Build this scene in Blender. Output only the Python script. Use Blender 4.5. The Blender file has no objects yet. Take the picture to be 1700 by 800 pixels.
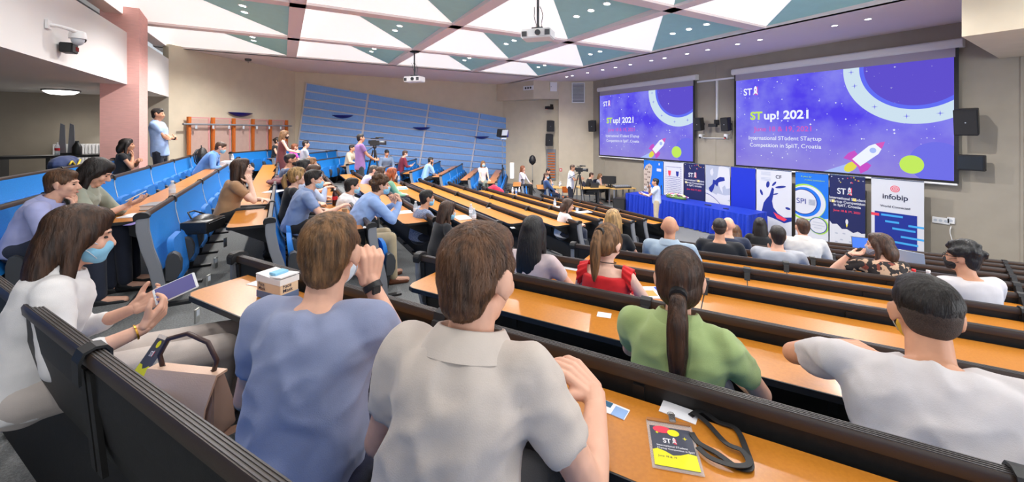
import bpy, bmesh, math, random
import numpy as np
from mathutils import Vector, Matrix, Euler, noise
random.seed(7)
R = math.radians
scene = bpy.context.scene
COL = scene.collection

# ------------------------------------------------------------------ camera, world, exposure
CZ = 3.10                      # eye level of the photographer above the stage floor
F_PX, CX, HY, YAW = 670.0, 850.0, 217.5, R(29.6)
cam_data = bpy.data.cameras.new('camera')
cam_data.sensor_width = 36.0
cam_data.lens = F_PX / 1700.0 * 36.0
cam_data.shift_y = -(400.0 - HY) / 1700.0
cam_data.clip_start = 0.05
cam = bpy.data.objects.new('camera', cam_data)
COL.objects.link(cam)
cam.location = (0, 0, CZ)
cam.rotation_euler = (R(90), 0, -YAW)
scene.camera = cam

w = bpy.data.worlds.new('world'); scene.world = w; w.use_nodes = True
bg = w.node_tree.nodes['Background']
bg.inputs[0].default_value = (0.86, 0.92, 1.0, 1)
bg.inputs[1].default_value = 0.72
scene.view_settings.view_transform = 'Standard'
scene.view_settings.look = 'None'
scene.view_settings.exposure = 0.0
scene.view_settings.gamma = 1.0
scene.view_settings.use_curve_mapping = False

def ray(px):
    u = (px - CX) / F_PX
    return Vector((math.sin(YAW) + math.cos(YAW) * u, math.cos(YAW) - math.sin(YAW) * u))
def at(px, py, t):
    """world point seen at pixel (px, py) at depth t"""
    d = ray(px)
    return Vector((d.x * t, d.y * t, CZ - (py - HY) * t / F_PX))
def at_x(px, X): return X / ray(px).x
def at_y(px, Y): return Y / ray(px).y
def lamp_area(name, loc, rot, size, power, color=(1, 1, 1), size_y=None):
    l = bpy.data.lights.new(name, 'AREA'); l.energy = power; l.color = color
    l.size = size
    if size_y: l.shape = 'RECTANGLE'; l.size_y = size_y
    o = bpy.data.objects.new(name, l); COL.objects.link(o); o.location = loc; o.rotation_euler = rot
    return o
def lamp_spot(name, loc, power, color, angle=150, radius=0.06, rot=(0, 0, 0), blend=0.6):
    l = bpy.data.lights.new(name, 'SPOT'); l.energy = power; l.color = color
    l.spot_size = R(angle); l.spot_blend = blend; l.shadow_soft_size = radius
    o = bpy.data.objects.new(name, l); COL.objects.link(o); o.location = loc; o.rotation_euler = rot
    return o
# added unseen fill lamps behind and beside the camera, tilted up at the ceiling
lamp_area('fill_lamp_rear', (-4.2, -3.5, 4.6), (R(112), 0, R(-60)), 5.0, 170, (0.93, 0.96, 1.0), 2.6)
lamp_area('fill_lamp_side', (7.0, -4.2, 3.6), (R(108), 0, R(0)), 9.0, 420, (0.95, 0.97, 1.0), 3.0)

# ------------------------------------------------------------------ materials
MATS = {}
def mat(name, col, rough=0.6, metal=0.0, noise_amt=0.0, nscale=30, bump=0.0, bscale=200, emit=None, estr=0,
        spec=0.5, stretch=None, col2=None, alpha=None, trans=None, coat=0, sheen=0, detail=3):
    if name in MATS: return MATS[name]
    m = bpy.data.materials.new(name); m.use_nodes = True
    nt = m.node_tree; b = nt.nodes['Principled BSDF']
    b.inputs['Base Color'].default_value = (*col, 1)
    b.inputs['Roughness'].default_value = rough
    b.inputs['Metallic'].default_value = metal
    b.inputs['Specular IOR Level'].default_value = spec
    if coat: b.inputs['Coat Weight'].default_value = coat; b.inputs['Coat Roughness'].default_value = 0.12
    if sheen: b.inputs['Sheen Weight'].default_value = sheen
    if trans: b.inputs['Transmission Weight'].default_value = trans; b.inputs['IOR'].default_value = 1.33
    if alpha is not None: b.inputs['Alpha'].default_value = alpha
    if emit: b.inputs['Emission Color'].default_value = (*emit, 1); b.inputs['Emission Strength'].default_value = estr
    if noise_amt or bump or col2:
        tc = nt.nodes.new('ShaderNodeTexCoord'); mp = nt.nodes.new('ShaderNodeMapping')
        nt.links.new(tc.outputs['Object'], mp.inputs[0])
        if stretch: mp.inputs['Scale'].default_value = stretch
    if noise_amt or col2:
        n = nt.nodes.new('ShaderNodeTexNoise'); n.inputs['Scale'].default_value = nscale
        n.inputs['Detail'].default_value = detail
        nt.links.new(mp.outputs[0], n.inputs['Vector'])
        r = nt.nodes.new('ShaderNodeValToRGB')
        c2 = col2 if col2 else tuple(max(0, c * (1 - noise_amt)) for c in col)
        c1 = col if col2 else tuple(min(1, c * (1 + noise_amt)) for c in col)
        r.color_ramp.elements[0].position = 0.35; r.color_ramp.elements[0].color = (*c2, 1)
        r.color_ramp.elements[1].position = 0.65; r.color_ramp.elements[1].color = (*c1, 1)
        nt.links.new(n.outputs['Fac'], r.inputs[0]); nt.links.new(r.outputs[0], b.inputs['Base Color'])
    if bump:
        n2 = nt.nodes.new('ShaderNodeTexNoise'); n2.inputs['Scale'].default_value = bscale; n2.inputs['Detail'].default_value = 4
        nt.links.new(mp.outputs[0], n2.inputs['Vector'])
        bp = nt.nodes.new('ShaderNodeBump'); bp.inputs['Strength'].default_value = bump; bp.inputs['Distance'].default_value = 0.01
        nt.links.new(n2.outputs['Fac'], bp.inputs['Height']); nt.links.new(bp.outputs[0], b.inputs['Normal'])
    MATS[name] = m
    return m
def srgb(r, g, b):
    return tuple((c / 255 / 12.92) if c / 255 <= 0.04045 else ((c / 255 + 0.055) / 1.055) ** 2.4 for c in (r, g, b))
def emat(name, rgb, strength):
    return mat(name, (0.0, 0.0, 0.0), rough=0.8, emit=srgb(*rgb), estr=strength, spec=0.1)
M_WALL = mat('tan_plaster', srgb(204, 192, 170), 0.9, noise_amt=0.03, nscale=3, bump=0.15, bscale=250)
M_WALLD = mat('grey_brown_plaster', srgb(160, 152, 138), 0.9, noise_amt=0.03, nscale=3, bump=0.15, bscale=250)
M_PINK = mat('pink_marble_plaster', srgb(226, 172, 164), 0.7, noise_amt=0.05, nscale=6, stretch=(1, 1, 8), bump=0.1)
M_WHITEW = mat('white_paint', srgb(228, 226, 224), 0.8, bump=0.05)
M_BEAM = mat('ceiling_beam_paint', srgb(232, 219, 217), 0.85, bump=0.04)
M_COFW = mat('white_coffer_board', srgb(250, 250, 248), 0.9)
M_COFL = mat('white_coffer_board_added_glow', srgb(250, 250, 248), 0.9, emit=(1.0, .985, .97), estr=0.62)   # glow added to the boards to lift the ceiling; no tubes behind
M_TEAL = mat('teal_coffer_board', srgb(168, 222, 218), 0.8, noise_amt=0.02, nscale=5)
M_CARPET = mat('grey_carpet', srgb(118, 120, 120), 0.95, noise_amt=0.22, nscale=90, bump=0.5, bscale=400)
M_WOOD = mat('honey_beech_laminate', srgb(200, 128, 42), 0.3, col2=srgb(192, 120, 37), nscale=30, stretch=(3, 3, 3), bump=0.01, bscale=60, coat=0.12)
M_WOODL = mat('light_beech_laminate', srgb(222, 178, 104), 0.35, noise_amt=0.05, nscale=8)
M_POST = mat('orange_stained_wood', srgb(196, 104, 36), 0.45, noise_amt=0.12, nscale=14, stretch=(6, 6, 1))
M_BLUE = mat('blue_seat_fabric', srgb(0, 118, 198), 0.7, noise_amt=0.05, nscale=60, bump=0.15, bscale=500)
M_BLUES = mat('blue_seat_pad', srgb(0, 106, 188), 0.7, noise_amt=0.05, nscale=60, bump=0.15, bscale=500)
M_BLACK = mat('black_plastic', (0.012, 0.012, 0.013), 0.5, bump=0.05)
M_BACK = mat('black_seat_shell', (0.010, 0.009, 0.008), 0.55, noise_amt=0.2, nscale=40, bump=0.06)
M_RAIL = mat('dark_brown_grey_rail', srgb(58, 46, 37), 0.38, bump=0.03)
M_RAILTOP = mat('ribbed_grey_rail_top', srgb(78, 74, 74), 0.4, metal=0.3)
M_GREY = mat('grey_powder_coat', srgb(140, 142, 148), 0.45, metal=0.2, bump=0.03)
M_LGREY = mat('light_grey_piping', srgb(190, 196, 204), 0.5)
M_DGREY = mat('dark_grey_plastic', srgb(62, 64, 68), 0.45, bump=0.04)
M_CHROME = mat('brushed_metal', srgb(200, 200, 200), 0.25, metal=1.0)
M_WPLAST = mat('white_plastic', srgb(232, 232, 232), 0.4)
M_PAPER = mat('white_paper', srgb(238, 238, 242), 0.8)
M_GLASSD = mat('dark_window_glass', (0.03, 0.035, 0.04), 0.1)
M_LAMP = mat('downlight_lens', (1, 1, 1), 0.5, emit=(1.0, 0.97, 0.95), estr=14)
M_LAMPW = mat('warm_lamp_lens', (1, 1, 1), 0.5, emit=(1.0, 0.96, 0.9), estr=5)

# ------------------------------------------------------------------ mesh helpers
OFF = {}
def off(p):
    while p is not None:
        if p.name in OFF: return OFF[p.name]
        p = p.parent
    return Vector((0, 0, 0))
def tag(o, label=None, cat=None, group=None, kind=None):
    if label: o['label'] = label
    if cat: o['category'] = cat
    if group: o['group'] = group
    if kind: o['kind'] = kind
    return o
def thing(name, label, cat, loc=(0, 0, 0), group=None, rz=None):
    o = bpy.data.objects.new(name, None); COL.objects.link(o)
    o.empty_display_size = 0.1
    o.location = loc
    if rz is None: OFF[o.name] = Vector(loc)      # children are given in world coordinates
    else:
        o.rotation_euler = (0, 0, rz); OFF[o.name] = Vector((0, 0, 0))   # children in local coordinates
    return tag(o, label, cat, group)
class MB:
    def __init__(s): s.v = []; s.f = []; s.m = []; s.cur = 0
    def add(s, vs, fs):
        n = len(s.v); s.v.extend([tuple(v) for v in vs]); s.f.extend([tuple(i + n for i in f) for f in fs])
        s.m.extend([s.cur] * len(fs)); return s
    def box(s, c, size, rot=None):
        c = Vector(c); hx, hy, hz = (k / 2 for k in size)
        vs = [Vector((x, y, z)) for x in (-hx, hx) for y in (-hy, hy) for z in (-hz, hz)]
        if rot is not None:
            rm = rot if isinstance(rot, Matrix) else Euler(rot).to_matrix()
            vs = [rm @ v for v in vs]
        return s.add([c + v for v in vs], [(0, 1, 3, 2), (4, 6, 7, 5), (0, 4, 5, 1), (2, 3, 7, 6), (0, 2, 6, 4), (1, 5, 7, 3)])
    def b2(s, p0, p1):
        c = [(a + b) / 2 for a, b in zip(p0, p1)]
        return s.box(c, [abs(a - b) for a, b in zip(p0, p1)])
    def prism(s, poly, z0, z1):
        n = len(poly)
        vs = [(p[0], p[1], z0) for p in poly] + [(p[0], p[1], z1) for p in poly]
        return s.add(vs, [tuple(range(n))[::-1], tuple(range(n, 2 * n))] + [(i, (i + 1) % n, n + (i + 1) % n, n + i) for i in range(n)])
    def sweep(s, poly3, vec):
        n = len(poly3); vec = Vector(vec)
        vs = [Vector(p) for p in poly3] + [Vector(p) + vec for p in poly3]
        return s.add(vs, [tuple(range(n))[::-1], tuple(range(n, 2 * n))] + [(i, (i + 1) % n, n + (i + 1) % n, n + i) for i in range(n)])
    def loft(s, rings, cap=True, closed=True):
        n = len(rings[0]); vs = [p for r in rings for p in r]; fs = []
        for k in range(len(rings) - 1):
            for i in range(n if closed else n - 1):
                j = (i + 1) % n
                fs.append((k * n + i, k * n + j, (k + 1) * n + j, (k + 1) * n + i))
        if cap: fs.append(tuple(range(n))[::-1]); fs.append(tuple(range((len(rings) - 1) * n, len(rings) * n)))
        return s.add(vs, fs)
    def ell(s, c, r, rot=None, nu=12, nv=8):
        c = Vector(c); rings = []
        rm = None if rot is None else (rot if isinstance(rot, Matrix) else Euler(rot).to_matrix())
        for k in range(nv + 1):
            a = -math.pi / 2 + math.pi * k / nv
            if k == 0: a += 0.12
            if k == nv: a -= 0.12
            ring = []
            for i in range(nu):
                b = 2 * math.pi * i / nu
                v = Vector((r[0] * math.cos(a) * math.cos(b), r[1] * math.cos(a) * math.sin(b), r[2] * math.sin(a)))
                ring.append(c + (rm @ v if rm else v))
            rings.append(ring)
        return s.loft(rings)
    def cone(s, a, ra, b, rb, n=12, hemi=3):
        """round cone: a tapered limb with domed ends"""
        a = Vector(a); b = Vector(b); d = b - a; L = d.length
        if L < 1e-6: return s.ell(a, (ra,) * 3, nu=n)
        d /= L; x = d.orthogonal().normalized(); y = d.cross(x); rings = []
        def ring(c, r): return [c + (x * math.cos(2 * math.pi * i / n) + y * math.sin(2 * math.pi * i / n)) * r for i in range(n)]
        for k in range(hemi):
            t = (k + 0.35) / hemi * math.pi / 2; rings.append(ring(a - d * ra * math.cos(t), ra * math.sin(t)))
        rings.append(ring(a, ra)); rings.append(ring(b, rb))
        for k in range(hemi - 1, -1, -1):
            t = (k + 0.35) / hemi * math.pi / 2; rings.append(ring(b + d * rb * math.cos(t), rb * math.sin(t)))
        return s.loft(rings)
    def cyl(s, a, b, r, r2=None, n=16):
        a = Vector(a); b = Vector(b); d = (b - a).normalized(); x = d.orthogonal().normalized(); y = d.cross(x)
        r2 = r if r2 is None else r2
        ring = lambda c, q: [c + (x * math.cos(2 * math.pi * i / n) + y * math.sin(2 * math.pi * i / n)) * q for i in range(n)]
        return s.loft([ring(a, r), ring(b, r2)])
    def tube(s, pts, r, n=8, flat=None):
        pts = [Vector(p) for p in pts]; rings = []; up = Vector((0, 0, 1)); prev = None
        for i, p in enumerate(pts):
            d = (pts[min(i + 1, len(pts) - 1)] - pts[max(i - 1, 0)]).normalized()
            x = prev - d * prev.dot(d) if prev is not None else d.cross(up if abs(d.z) < .95 else Vector((1, 0, 0)))
            x.normalize(); prev = x; y = d.cross(x)
            q = r[i] if isinstance(r, (list, tuple)) else r
            fy = flat if flat else 1.0
            rings.append([p + (x * math.cos(2 * math.pi * k / n) + y * math.sin(2 * math.pi * k / n) * fy) * q for k in range(n)])
        return s.loft(rings)
    def lathe(s, c, prof, n=20):
        c = Vector(c)
        return s.loft([[c + Vector((max(r, .0008) * math.cos(2 * math.pi * i / n), max(r, .0008) * math.sin(2 * math.pi * i / n), z)) for i in range(n)] for r, z in prof])
    def mesh(s, name, o=Vector((0, 0, 0))):
        me = bpy.data.meshes.new(name)
        a = [(v[0] - o[0], v[1] - o[1], v[2] - o[2]) for v in s.v]
        me.from_pydata(a, [], s.f); me.update(); return me
    def build(s, name, m, parent=None, smooth=False, bevel=0, label=None, cat=None, group=None, kind=None):
        me = s.mesh(name, off(parent))
        for k in (m if isinstance(m, (list, tuple)) else [m]): me.materials.append(k)
        if isinstance(m, (list, tuple)): me.polygons.foreach_set('material_index', s.m)
        bm = bmesh.new(); bm.from_mesh(me); bmesh.ops.recalc_face_normals(bm, faces=bm.faces)
        if bevel:
            bmesh.ops.bevel(bm, geom=[e for e in bm.edges if e.is_manifold and e.calc_face_angle(0) > 0.5], offset=bevel, segments=2, affect='EDGES', clamp_overlap=True)
        bm.to_mesh(me); bm.free()
        if smooth:
            me.polygons.foreach_set('use_smooth', [True] * len(me.polygons))
            if smooth != 'all': me.set_sharp_from_angle(angle=R(40))
        o = bpy.data.objects.new(name, me); COL.objects.link(o)
        if parent is not None: o.parent = parent
        return tag(o, label, cat, group, kind)
def struct(name, mb, m, **k):
    return mb.build(name, m, kind='structure', **k)
def place_mesh(name, me, parent, loc=(0, 0, 0), rz=0):
    o = bpy.data.objects.new(name, me); COL.objects.link(o); o.parent = parent; o.location = loc
    o.rotation_euler = (0, 0, rz); return o
def solid(mb, voxel, it=4, fac=0.5, disp=None, name='m'):
    """fuse overlapping closed shapes into one continuous skin"""
    me = mb.mesh(name); o = bpy.data.objects.new('tmp', me); COL.objects.link(o)
    md = o.modifiers.new('r', 'REMESH'); md.mode = 'VOXEL'; md.voxel_size = voxel; md.use_smooth_shade = True
    if it:
        sm = o.modifiers.new('s', 'SMOOTH'); sm.factor = fac; sm.iterations = it
    dg = bpy.context.evaluated_depsgraph_get(); dg.update()
    out = bpy.data.meshes.new_from_object(o.evaluated_get(dg))
    bpy.data.objects.remove(o); bpy.data.meshes.remove(me)
    if disp:
        n = len(out.vertices); co = np.empty(n * 3, 'f'); out.vertices.foreach_get('co', co); co = co.reshape(-1, 3)
        no = np.empty(n * 3, 'f'); out.vertices.foreach_get('normal', no); no = no.reshape(-1, 3)
        amt = np.array([disp(Vector(c)) for c in co], 'f')
        co += no * amt[:, None]; out.vertices.foreach_set('co', co.ravel())
    out.polygons.foreach_set('use_smooth', [True] * len(out.polygons)); out.update()
    return out
# flat printed graphics: a frame (origin, u axis, v axis, normal) in the place
class Frame:
    def __init__(s, o, u, v): s.o = Vector(o); s.u = Vector(u).normalized(); s.v = Vector(v).normalized(); s.n = s.u.cross(s.v)
    def p(s, a, b, h=0.0): return s.o + s.u * a + s.v * b + s.n * h
def clip(poly, W, H):
    for ax, lim, sg in ((0, 0, 1), (0, W, -1), (1, 0, 1), (1, H, -1)):
        out = []
        for i in range(len(poly)):
            a, b = poly[i - 1], poly[i]
            ia = sg * (a[ax] - lim) >= 0; ib = sg * (b[ax] - lim) >= 0
            if ia != ib:
                t = (lim - a[ax]) / (b[ax] - a[ax]); out.append((a[0] + (b[0] - a[0]) * t, a[1] + (b[1] - a[1]) * t))
            if ib: out.append(b)
        poly = out
        if not poly: return []
    return poly
def disc(cx, cy, r, ry=None, n=32, a0=0, a1=2 * math.pi):
    ry = r if ry is None else ry
    return [(cx + r * math.cos(a0 + (a1 - a0) * i / n), cy + ry * math.sin(a0 + (a1 - a0) * i / n)) for i in range(n + (0 if abs(a1 - a0 - 2 * math.pi) < 1e-6 else 1))]
def decal(name, fr, polys, m, parent, lay=1, WH=None, base=0.0):
    mb = MB()
    for pl in polys:
        if WH: pl = clip(pl, *WH)
        if len(pl) < 3: continue
        mb.add([fr.p(a, b, base + 0.0015 * lay) for a, b in pl], [tuple(range(len(pl)))])
    if not mb.v: return None
    me = mb.mesh(name, off(parent)); me.materials.append(m)
    o = bpy.data.objects.new(name, me); COL.objects.link(o); o.parent = parent
    return o
def text(name, fr, s, a, b, size, m, parent, lay=2, bold=0.0, align='LEFT', stretch=1.0, base=0.0):
    c = bpy.data.curves.new(name, 'FONT'); c.body = s; c.size = size; c.align_x = align; c.offset = bold * size
    o = bpy.data.objects.new('tmp', c); COL.objects.link(o)
    dg = bpy.context.evaluated_depsgraph_get(); dg.update()
    me = bpy.data.meshes.new_from_object(o.evaluated_get(dg)); bpy.data.objects.remove(o)
    of = off(parent)
    for v in me.vertices: v.co = fr.p(a + v.co.x * stretch, b + v.co.y, base + 0.0015 * lay) - of
    me.materials.clear(); me.materials.append(m)
    t = bpy.data.objects.new(name, me); COL.objects.link(t); t.parent = parent
    return t
# ================================================================== room shell
AX = 8.7                       # the hall is symmetric about the plane y = AX
def mir(p): return (p[0], 2 * AX - p[1])
CB = Vector((math.cos(R(31)), math.sin(R(31))))     # facing of the right block
DB = Vector((-CB.y, CB.x))
def X_(k): return -0.10 + 0.92 * (k - 1)
def D_(k): return 1.38 + 0.95 * (k - 1)
S_END = {1: 2.79, 2: 2.13, 3: 1.9, 4: 1.62, 5: 1.25, 6: .9, 7: .55, 8: .2, 9: -.15, 10: -.5}
Y_END = {-2: 4.4, -1: 4.4, 0: 4.45, 1: 4.4, 2: 4.4, 3: 5.04, 4: 5.04, 5: 5.5, 6: 5.52, 7: 6.0, 8: 6.05, 9: 6.55, 10: 6.6}
def s_end(k): return S_END.get(k, 3.3)
def floor_z(k):
    if k > 10: return 0.0
    return CZ - {0: 1.51, -1: 1.42, -2: 1.38, -3: 1.38}.get(k, 1.66 + 0.15 * (k - 1))
def boundary(k):
    d = D_(k) - .09; n = CB; pts = []
    s = (-2.2 - n.y * d) / DB.y
    pts.append((n.x * d + DB.x * s, n.y * d + DB.y * s))
    s = s_end(k) + .12
    pts.append((n.x * d + DB.x * s, n.y * d + DB.y * s))
    if k > 10: pts[-1] = (pts[-1][0], pts[-1][1])
    pts.append((X_(k) - .09, Y_END.get(k, 6.8) - .12))
    return pts + [mir(p) for p in pts[::-1]]
fl = MB()
def strip(a, b, z):
    n = len(a)
    fl.add([(p[0], p[1], z) for p in a] + [(p[0], p[1], z) for p in b], [(i, i + 1, n + i + 1, n + i) for i in range(n - 1)])
back = [(-9.0, -6), (-9.0, 2.0), (-9, 4.3), (-9, 13.1), (-9, 15.4), (-9, 20)]
prev = back; zp = floor_z(-3)
for k in range(-2, 12):
    b = boundary(k); strip(prev, b, zp); zn = floor_z(k)
    if abs(zn - zp) > 1e-4:
        n = len(b); fl.add([(p[0], p[1], zp) for p in b] + [(p[0], p[1], zn) for p in b], [(i, i + 1, n + i + 1, n + i) for i in range(n - 1)])
    prev = b; zp = zn
strip(prev, [(13.3, -2.2), (13.3, 2), (13.3, 6), (13.3, 11.4), (13.3, 15.4), (13.3, 19.6)], 0.0)
struct('floor', fl, M_CARPET)

ZC = CZ + 2.40
XW = 13.0
# front wall with a recessed upper band
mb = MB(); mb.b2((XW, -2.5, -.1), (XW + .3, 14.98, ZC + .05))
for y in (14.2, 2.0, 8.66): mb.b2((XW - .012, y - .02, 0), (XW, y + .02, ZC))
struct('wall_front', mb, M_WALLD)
# far side wall, slanted rear part, corner pieces
def wall(mb, a, b, z0, z1, th=.2):
    a = Vector((a[0], a[1], 0)); b = Vector((b[0], b[1], 0)); d = (b - a).normalized(); n = Vector((-d.y, d.x, 0)) * th
    mb.prism([(a.x, a.y), (b.x, b.y), (b.x + n.x, b.y + n.y), (a.x + n.x, a.y + n.y)], z0, z1)
YF = 18.5
P1 = (-2.79, 14.65); P2 = (.44, YF); P3 = (9.97, YF); P4 = (11.17, 16.8); P5 = (11.7, 15.95); P6 = (XW, 14.96)
mb = MB(); wall(mb, P1, P2, 0, ZC + .05); struct('wall_left_rear', mb, M_WALL)
mb = MB(); wall(mb, P2, P3, -.1, ZC + .05); struct('wall_left', mb, M_WALL)
mb = MB(); wall(mb, P3, P4, -.1, ZC + .05); wall(mb, P4, (11.9, 15.95), -.1, ZC + .05); struct('wall_corner', mb, M_WALL)
mb = MB(); wall(mb, (11.62, 15.88), P6, -.1, ZC + .05, .3); struct('wall_corner_column', mb, M_WALL)
# soffit box over the corner
mb = MB(); mb.prism([(9.6, 18.5), (10.35, 16.15), (11.62, 15.86), (11.9, 16.2), (11.0, 18.6)], ZC - .86, ZC + .02)
struct('trim_1', mb, M_WALL)
# under-balcony recess at the rear left
XB = -2.79
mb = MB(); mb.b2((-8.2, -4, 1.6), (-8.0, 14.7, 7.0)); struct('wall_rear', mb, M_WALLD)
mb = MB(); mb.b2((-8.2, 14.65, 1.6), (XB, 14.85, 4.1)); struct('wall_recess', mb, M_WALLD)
mb = MB(); mb.b2((-8.2, -4, 4.06), (XB - .12, 14.65, 4.2)); struct('ceiling_under_balcony', mb, M_WHITEW)
mb = MB(); mb.b2((XB - .12, -4, 4.06), (XB, 11.15, 5.13)); mb.b2((XB - .12, 11.75, 4.06), (XB, 14.65, 5.13)); struct('wall_balcony', mb, M_WHITEW)
# glazed balcony opening: dark windows behind the parapet, with pink piers
mb = MB(); mb.b2((XB - 1.2, -4, 4.1), (XB - 1.1, 14.9, 6.8)); struct('window_1', mb, M_GLASSD)
mb = MB()
for y in (1.2, 4.6, 8.0): mb.b2((XB - 1.1, y, 4.2), (XB - 1.0, y + .12, 6.6))
mb.b2((XB - 1.1, -4, 5.9), (XB - 1.0, 14.6, 6.6)); struct('window_frame', mb, M_WHITEW)
mb = MB()
mb.b2((-3.2, 11.15, 1.6), (-2.6, 11.75, ZC + .3)); mb.b2((-3.2, 1.3, 4.06), (-2.85, 1.9, ZC + .3))
struct('wall_pillar', mb, M_PINK)
# ------------------------------------------------------------------ coffered ceiling
BX = [-3.0, .25, 3.47, 6.74, 9.95]
BY = [15.1, 12.0, 8.75, 5.4, 2.15, -1.1]
bw = .14
mb = MB()
mb.b2((BX[-1] - bw, -2.5, ZC), (XW + .3, 19.5, ZC + .2))                     # front strip
mb.b2((-3.2, BY[0] - bw, ZC), (BX[-1], 19.5, ZC + .2))                       # far strip
mb.b2((-3.2, -2.5, ZC), (BX[-1], BY[-1] + bw, ZC + .2))
for x in BX[:-1]: mb.b2((x - bw, -2.5, ZC), (x + bw, BY[0], ZC + .22))
for y in BY[1:-1]: mb.b2((BX[0], y - bw, ZC), (BX[-1], y + bw, ZC + .22))
mb.b2((-3.2, BY[0] - bw, ZC), (BX[-1], BY[0], ZC + .6)); mb.b2((BX[-1] - bw + .001, -2.5, ZC), (BX[-1], 15.1, ZC + .6))
struct('ceiling', mb, M_BEAM)
mw = MB(); mt = MB(); lens_pts = []
hh = .50
for i in range(4):
    for j in range(5):
        x0, x1 = BX[i] + bw, BX[i + 1] - bw; y1, y0 = BY[j] - bw, BY[j + 1] + bw
        lo = ZC + .05; A = (x0, y0, ZC + hh); B = (x1, y1, lo); Cc = (x1, y0, lo + .06); D = (x0, y1, lo)
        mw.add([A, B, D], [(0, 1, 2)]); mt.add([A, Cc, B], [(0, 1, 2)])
        # upstands closing the coffer edges
        e_ = .004
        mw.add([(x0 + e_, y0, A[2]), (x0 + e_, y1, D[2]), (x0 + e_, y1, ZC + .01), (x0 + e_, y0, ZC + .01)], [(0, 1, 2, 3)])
        mt.add([(x0, y0 + e_, A[2]), (x1, y0 + e_, Cc[2]), (x1, y0 + e_, ZC + .01), (x0, y0 + e_, ZC + .01)], [(0, 1, 2, 3)])
        for q in (.22, .38, .54):
            fx = .72; X = x0 + (x1 - x0) * fx; Y = y0 + (y1 - y0) * q
            # plane through A, Cc, B
            a, b, c = Vector(A), Vector(Cc), Vector(B); n = (b - a).cross(c - a)
            Z = a.z - (n.x * (X - a.x) + n.y * (Y - a.y)) / n.z
            lens_pts.append((X, Y, Z, q == .38, n.normalized() if n.z < 0 else -n.normalized()))
mb = MB(); mb.b2((-3.2, -2.5, ZC + .9), (XW, 19.5, ZC + 1.0)); struct('ceiling_roof', mb, M_WHITEW)
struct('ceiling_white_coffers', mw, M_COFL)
struct('ceiling_teal_coffers', mt, M_TEAL)
# recessed downlights
def downlight(X, Y, Z, n, label, group, r=.07, power=None, ang=150):
    t = thing('downlight', label, 'ceiling light', (X, Y, Z), group)
    c = Vector((X, Y, Z)); mbr = MB(); q = n.to_track_quat('Z', 'Y').to_matrix()
    rings = []
    for rr, h in ((r * 1.25, .0), (r * 1.25, .006), (r, .010), (r, .0)):
        rings.append([c + q @ Vector((rr * math.cos(2 * math.pi * i / 16), rr * math.sin(2 * math.pi * i / 16), h)) for i in range(16)])
    mbr.loft(rings, cap=False).build('trim_ring', M_WPLAST, t)
    ml = MB(); ml.cyl(c + n * .001, c + n * .007, r * .8, n=16); ml.build('lens', M_LAMP, t)
    if power:
        sp = lamp_spot('downlight_lamp', (c + Vector((0, 0, -.06))), power, (1.0, .965, .94), ang, .07)
        sp.parent = t; sp.location = (0, 0, -.06)
    return t
for X, Y, Z, mid, n in lens_pts:
    downlight(X, Y, Z, n, 'round white downlight set in a teal triangular ceiling coffer', 'downlights in the teal coffers', power=(110 if math.hypot(X, Y) < 5.5 else 230 if math.hypot(X, Y) < 9 else 560) if mid else None)
for Y in (16.2, 14.3, 13.9, 12.9, 12.0, 11.3, 10.55, 9.6, 9.05, 8.2, 7.5, 6.6, 6.0, 4.35, 3.75):
    downlight(10.9, Y, ZC, Vector((0, 0, -1)), 'small flat downlight in the smooth ceiling strip above the screens', 'downlights above the screens', .06, 22 if Y in (14.3, 12.0, 9.6, 7.5, 4.35) else None, 110)
# lamp under the balcony
t = thing('ceiling_lamp', 'glowing round lamp under the balcony at the left', 'ceiling light', (-4.5, 13.4, 4.06))
MB().lathe((-4.5, 13.4, 3.94), [(.02, 0), (.2, .02), (.28, .07), (.30, .1)]).build('shade', M_LAMPW, t, smooth=True)
MB().cyl((-4.5, 13.4, 4.03), (-4.5, 13.4, 4.06), .32, n=24).build('base', M_DGREY, t)
lamp_spot('balcony_lamp_light', (-4.5, 13.4, 3.9), 60, (1, .95, .88), 170, .2)
# ------------------------------------------------------------------ seat rows and desks
BOARD = .56
def prof_back(): return [(0.0, -.02), (.004, -.12), (.03, -.26), (.07, -.38), (.115, -.47)]
SEAT_ME = {}
def seat_mesh(zt):
    mb = MB(); w = .23; out = []
    pl = [(-w, 0), (-w, .26)] + [(-w + .09 - .09 * math.cos(t), .26 + .09 * math.sin(t)) for t in (R(30), R(60), R(90))] + \
         [(w - .09 + .09 * math.cos(t), .26 + .09 * math.sin(t)) for t in (R(90), R(60), R(30))] + [(w, .26), (w, 0), (w - .05, -.03), (-w + .05, -.03)]
    a = [Vector((p[0], .155 - p[1] * .12, p[1])) for p in pl]
    b = [Vector((p[0] * .94, .205 - p[1] * .14, p[1] * .97 + .005)) for p in pl]
    mb.loft([a, b]); return mb
def build_shared(key, mbf, m, smooth=True, bevel=0):
    if key not in SEAT_ME:
        o = mbf().build(key, m, None, smooth=smooth, bevel=bevel); SEAT_ME[key] = o.data; bpy.data.objects.remove(o)
    return SEAT_ME[key]
def pod_mesh():
    mb = MB(); pl = [(-.0, 0), (.07, .0), (.10, .06), (.105, .15), (.085, .21), (.05, .235), (.015, .22), (0, .16)]
    mb.loft([[Vector((-.045, p[0], p[1])) for p in pl], [Vector((-.03, p[0] - .004, p[1] + .006)) for p in pl], [Vector((.03, p[0] - .004, p[1] + .006)) for p in pl], [Vector((.045, p[0], p[1])) for p in pl]])
    return mb
def leg_mesh():
    mb = MB(); mb.box((0, .06, .12), (.05, .035, .26), (R(-12), 0, 0)); mb.box((0, .10, .012), (.06, .24, .024)); return mb
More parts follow.
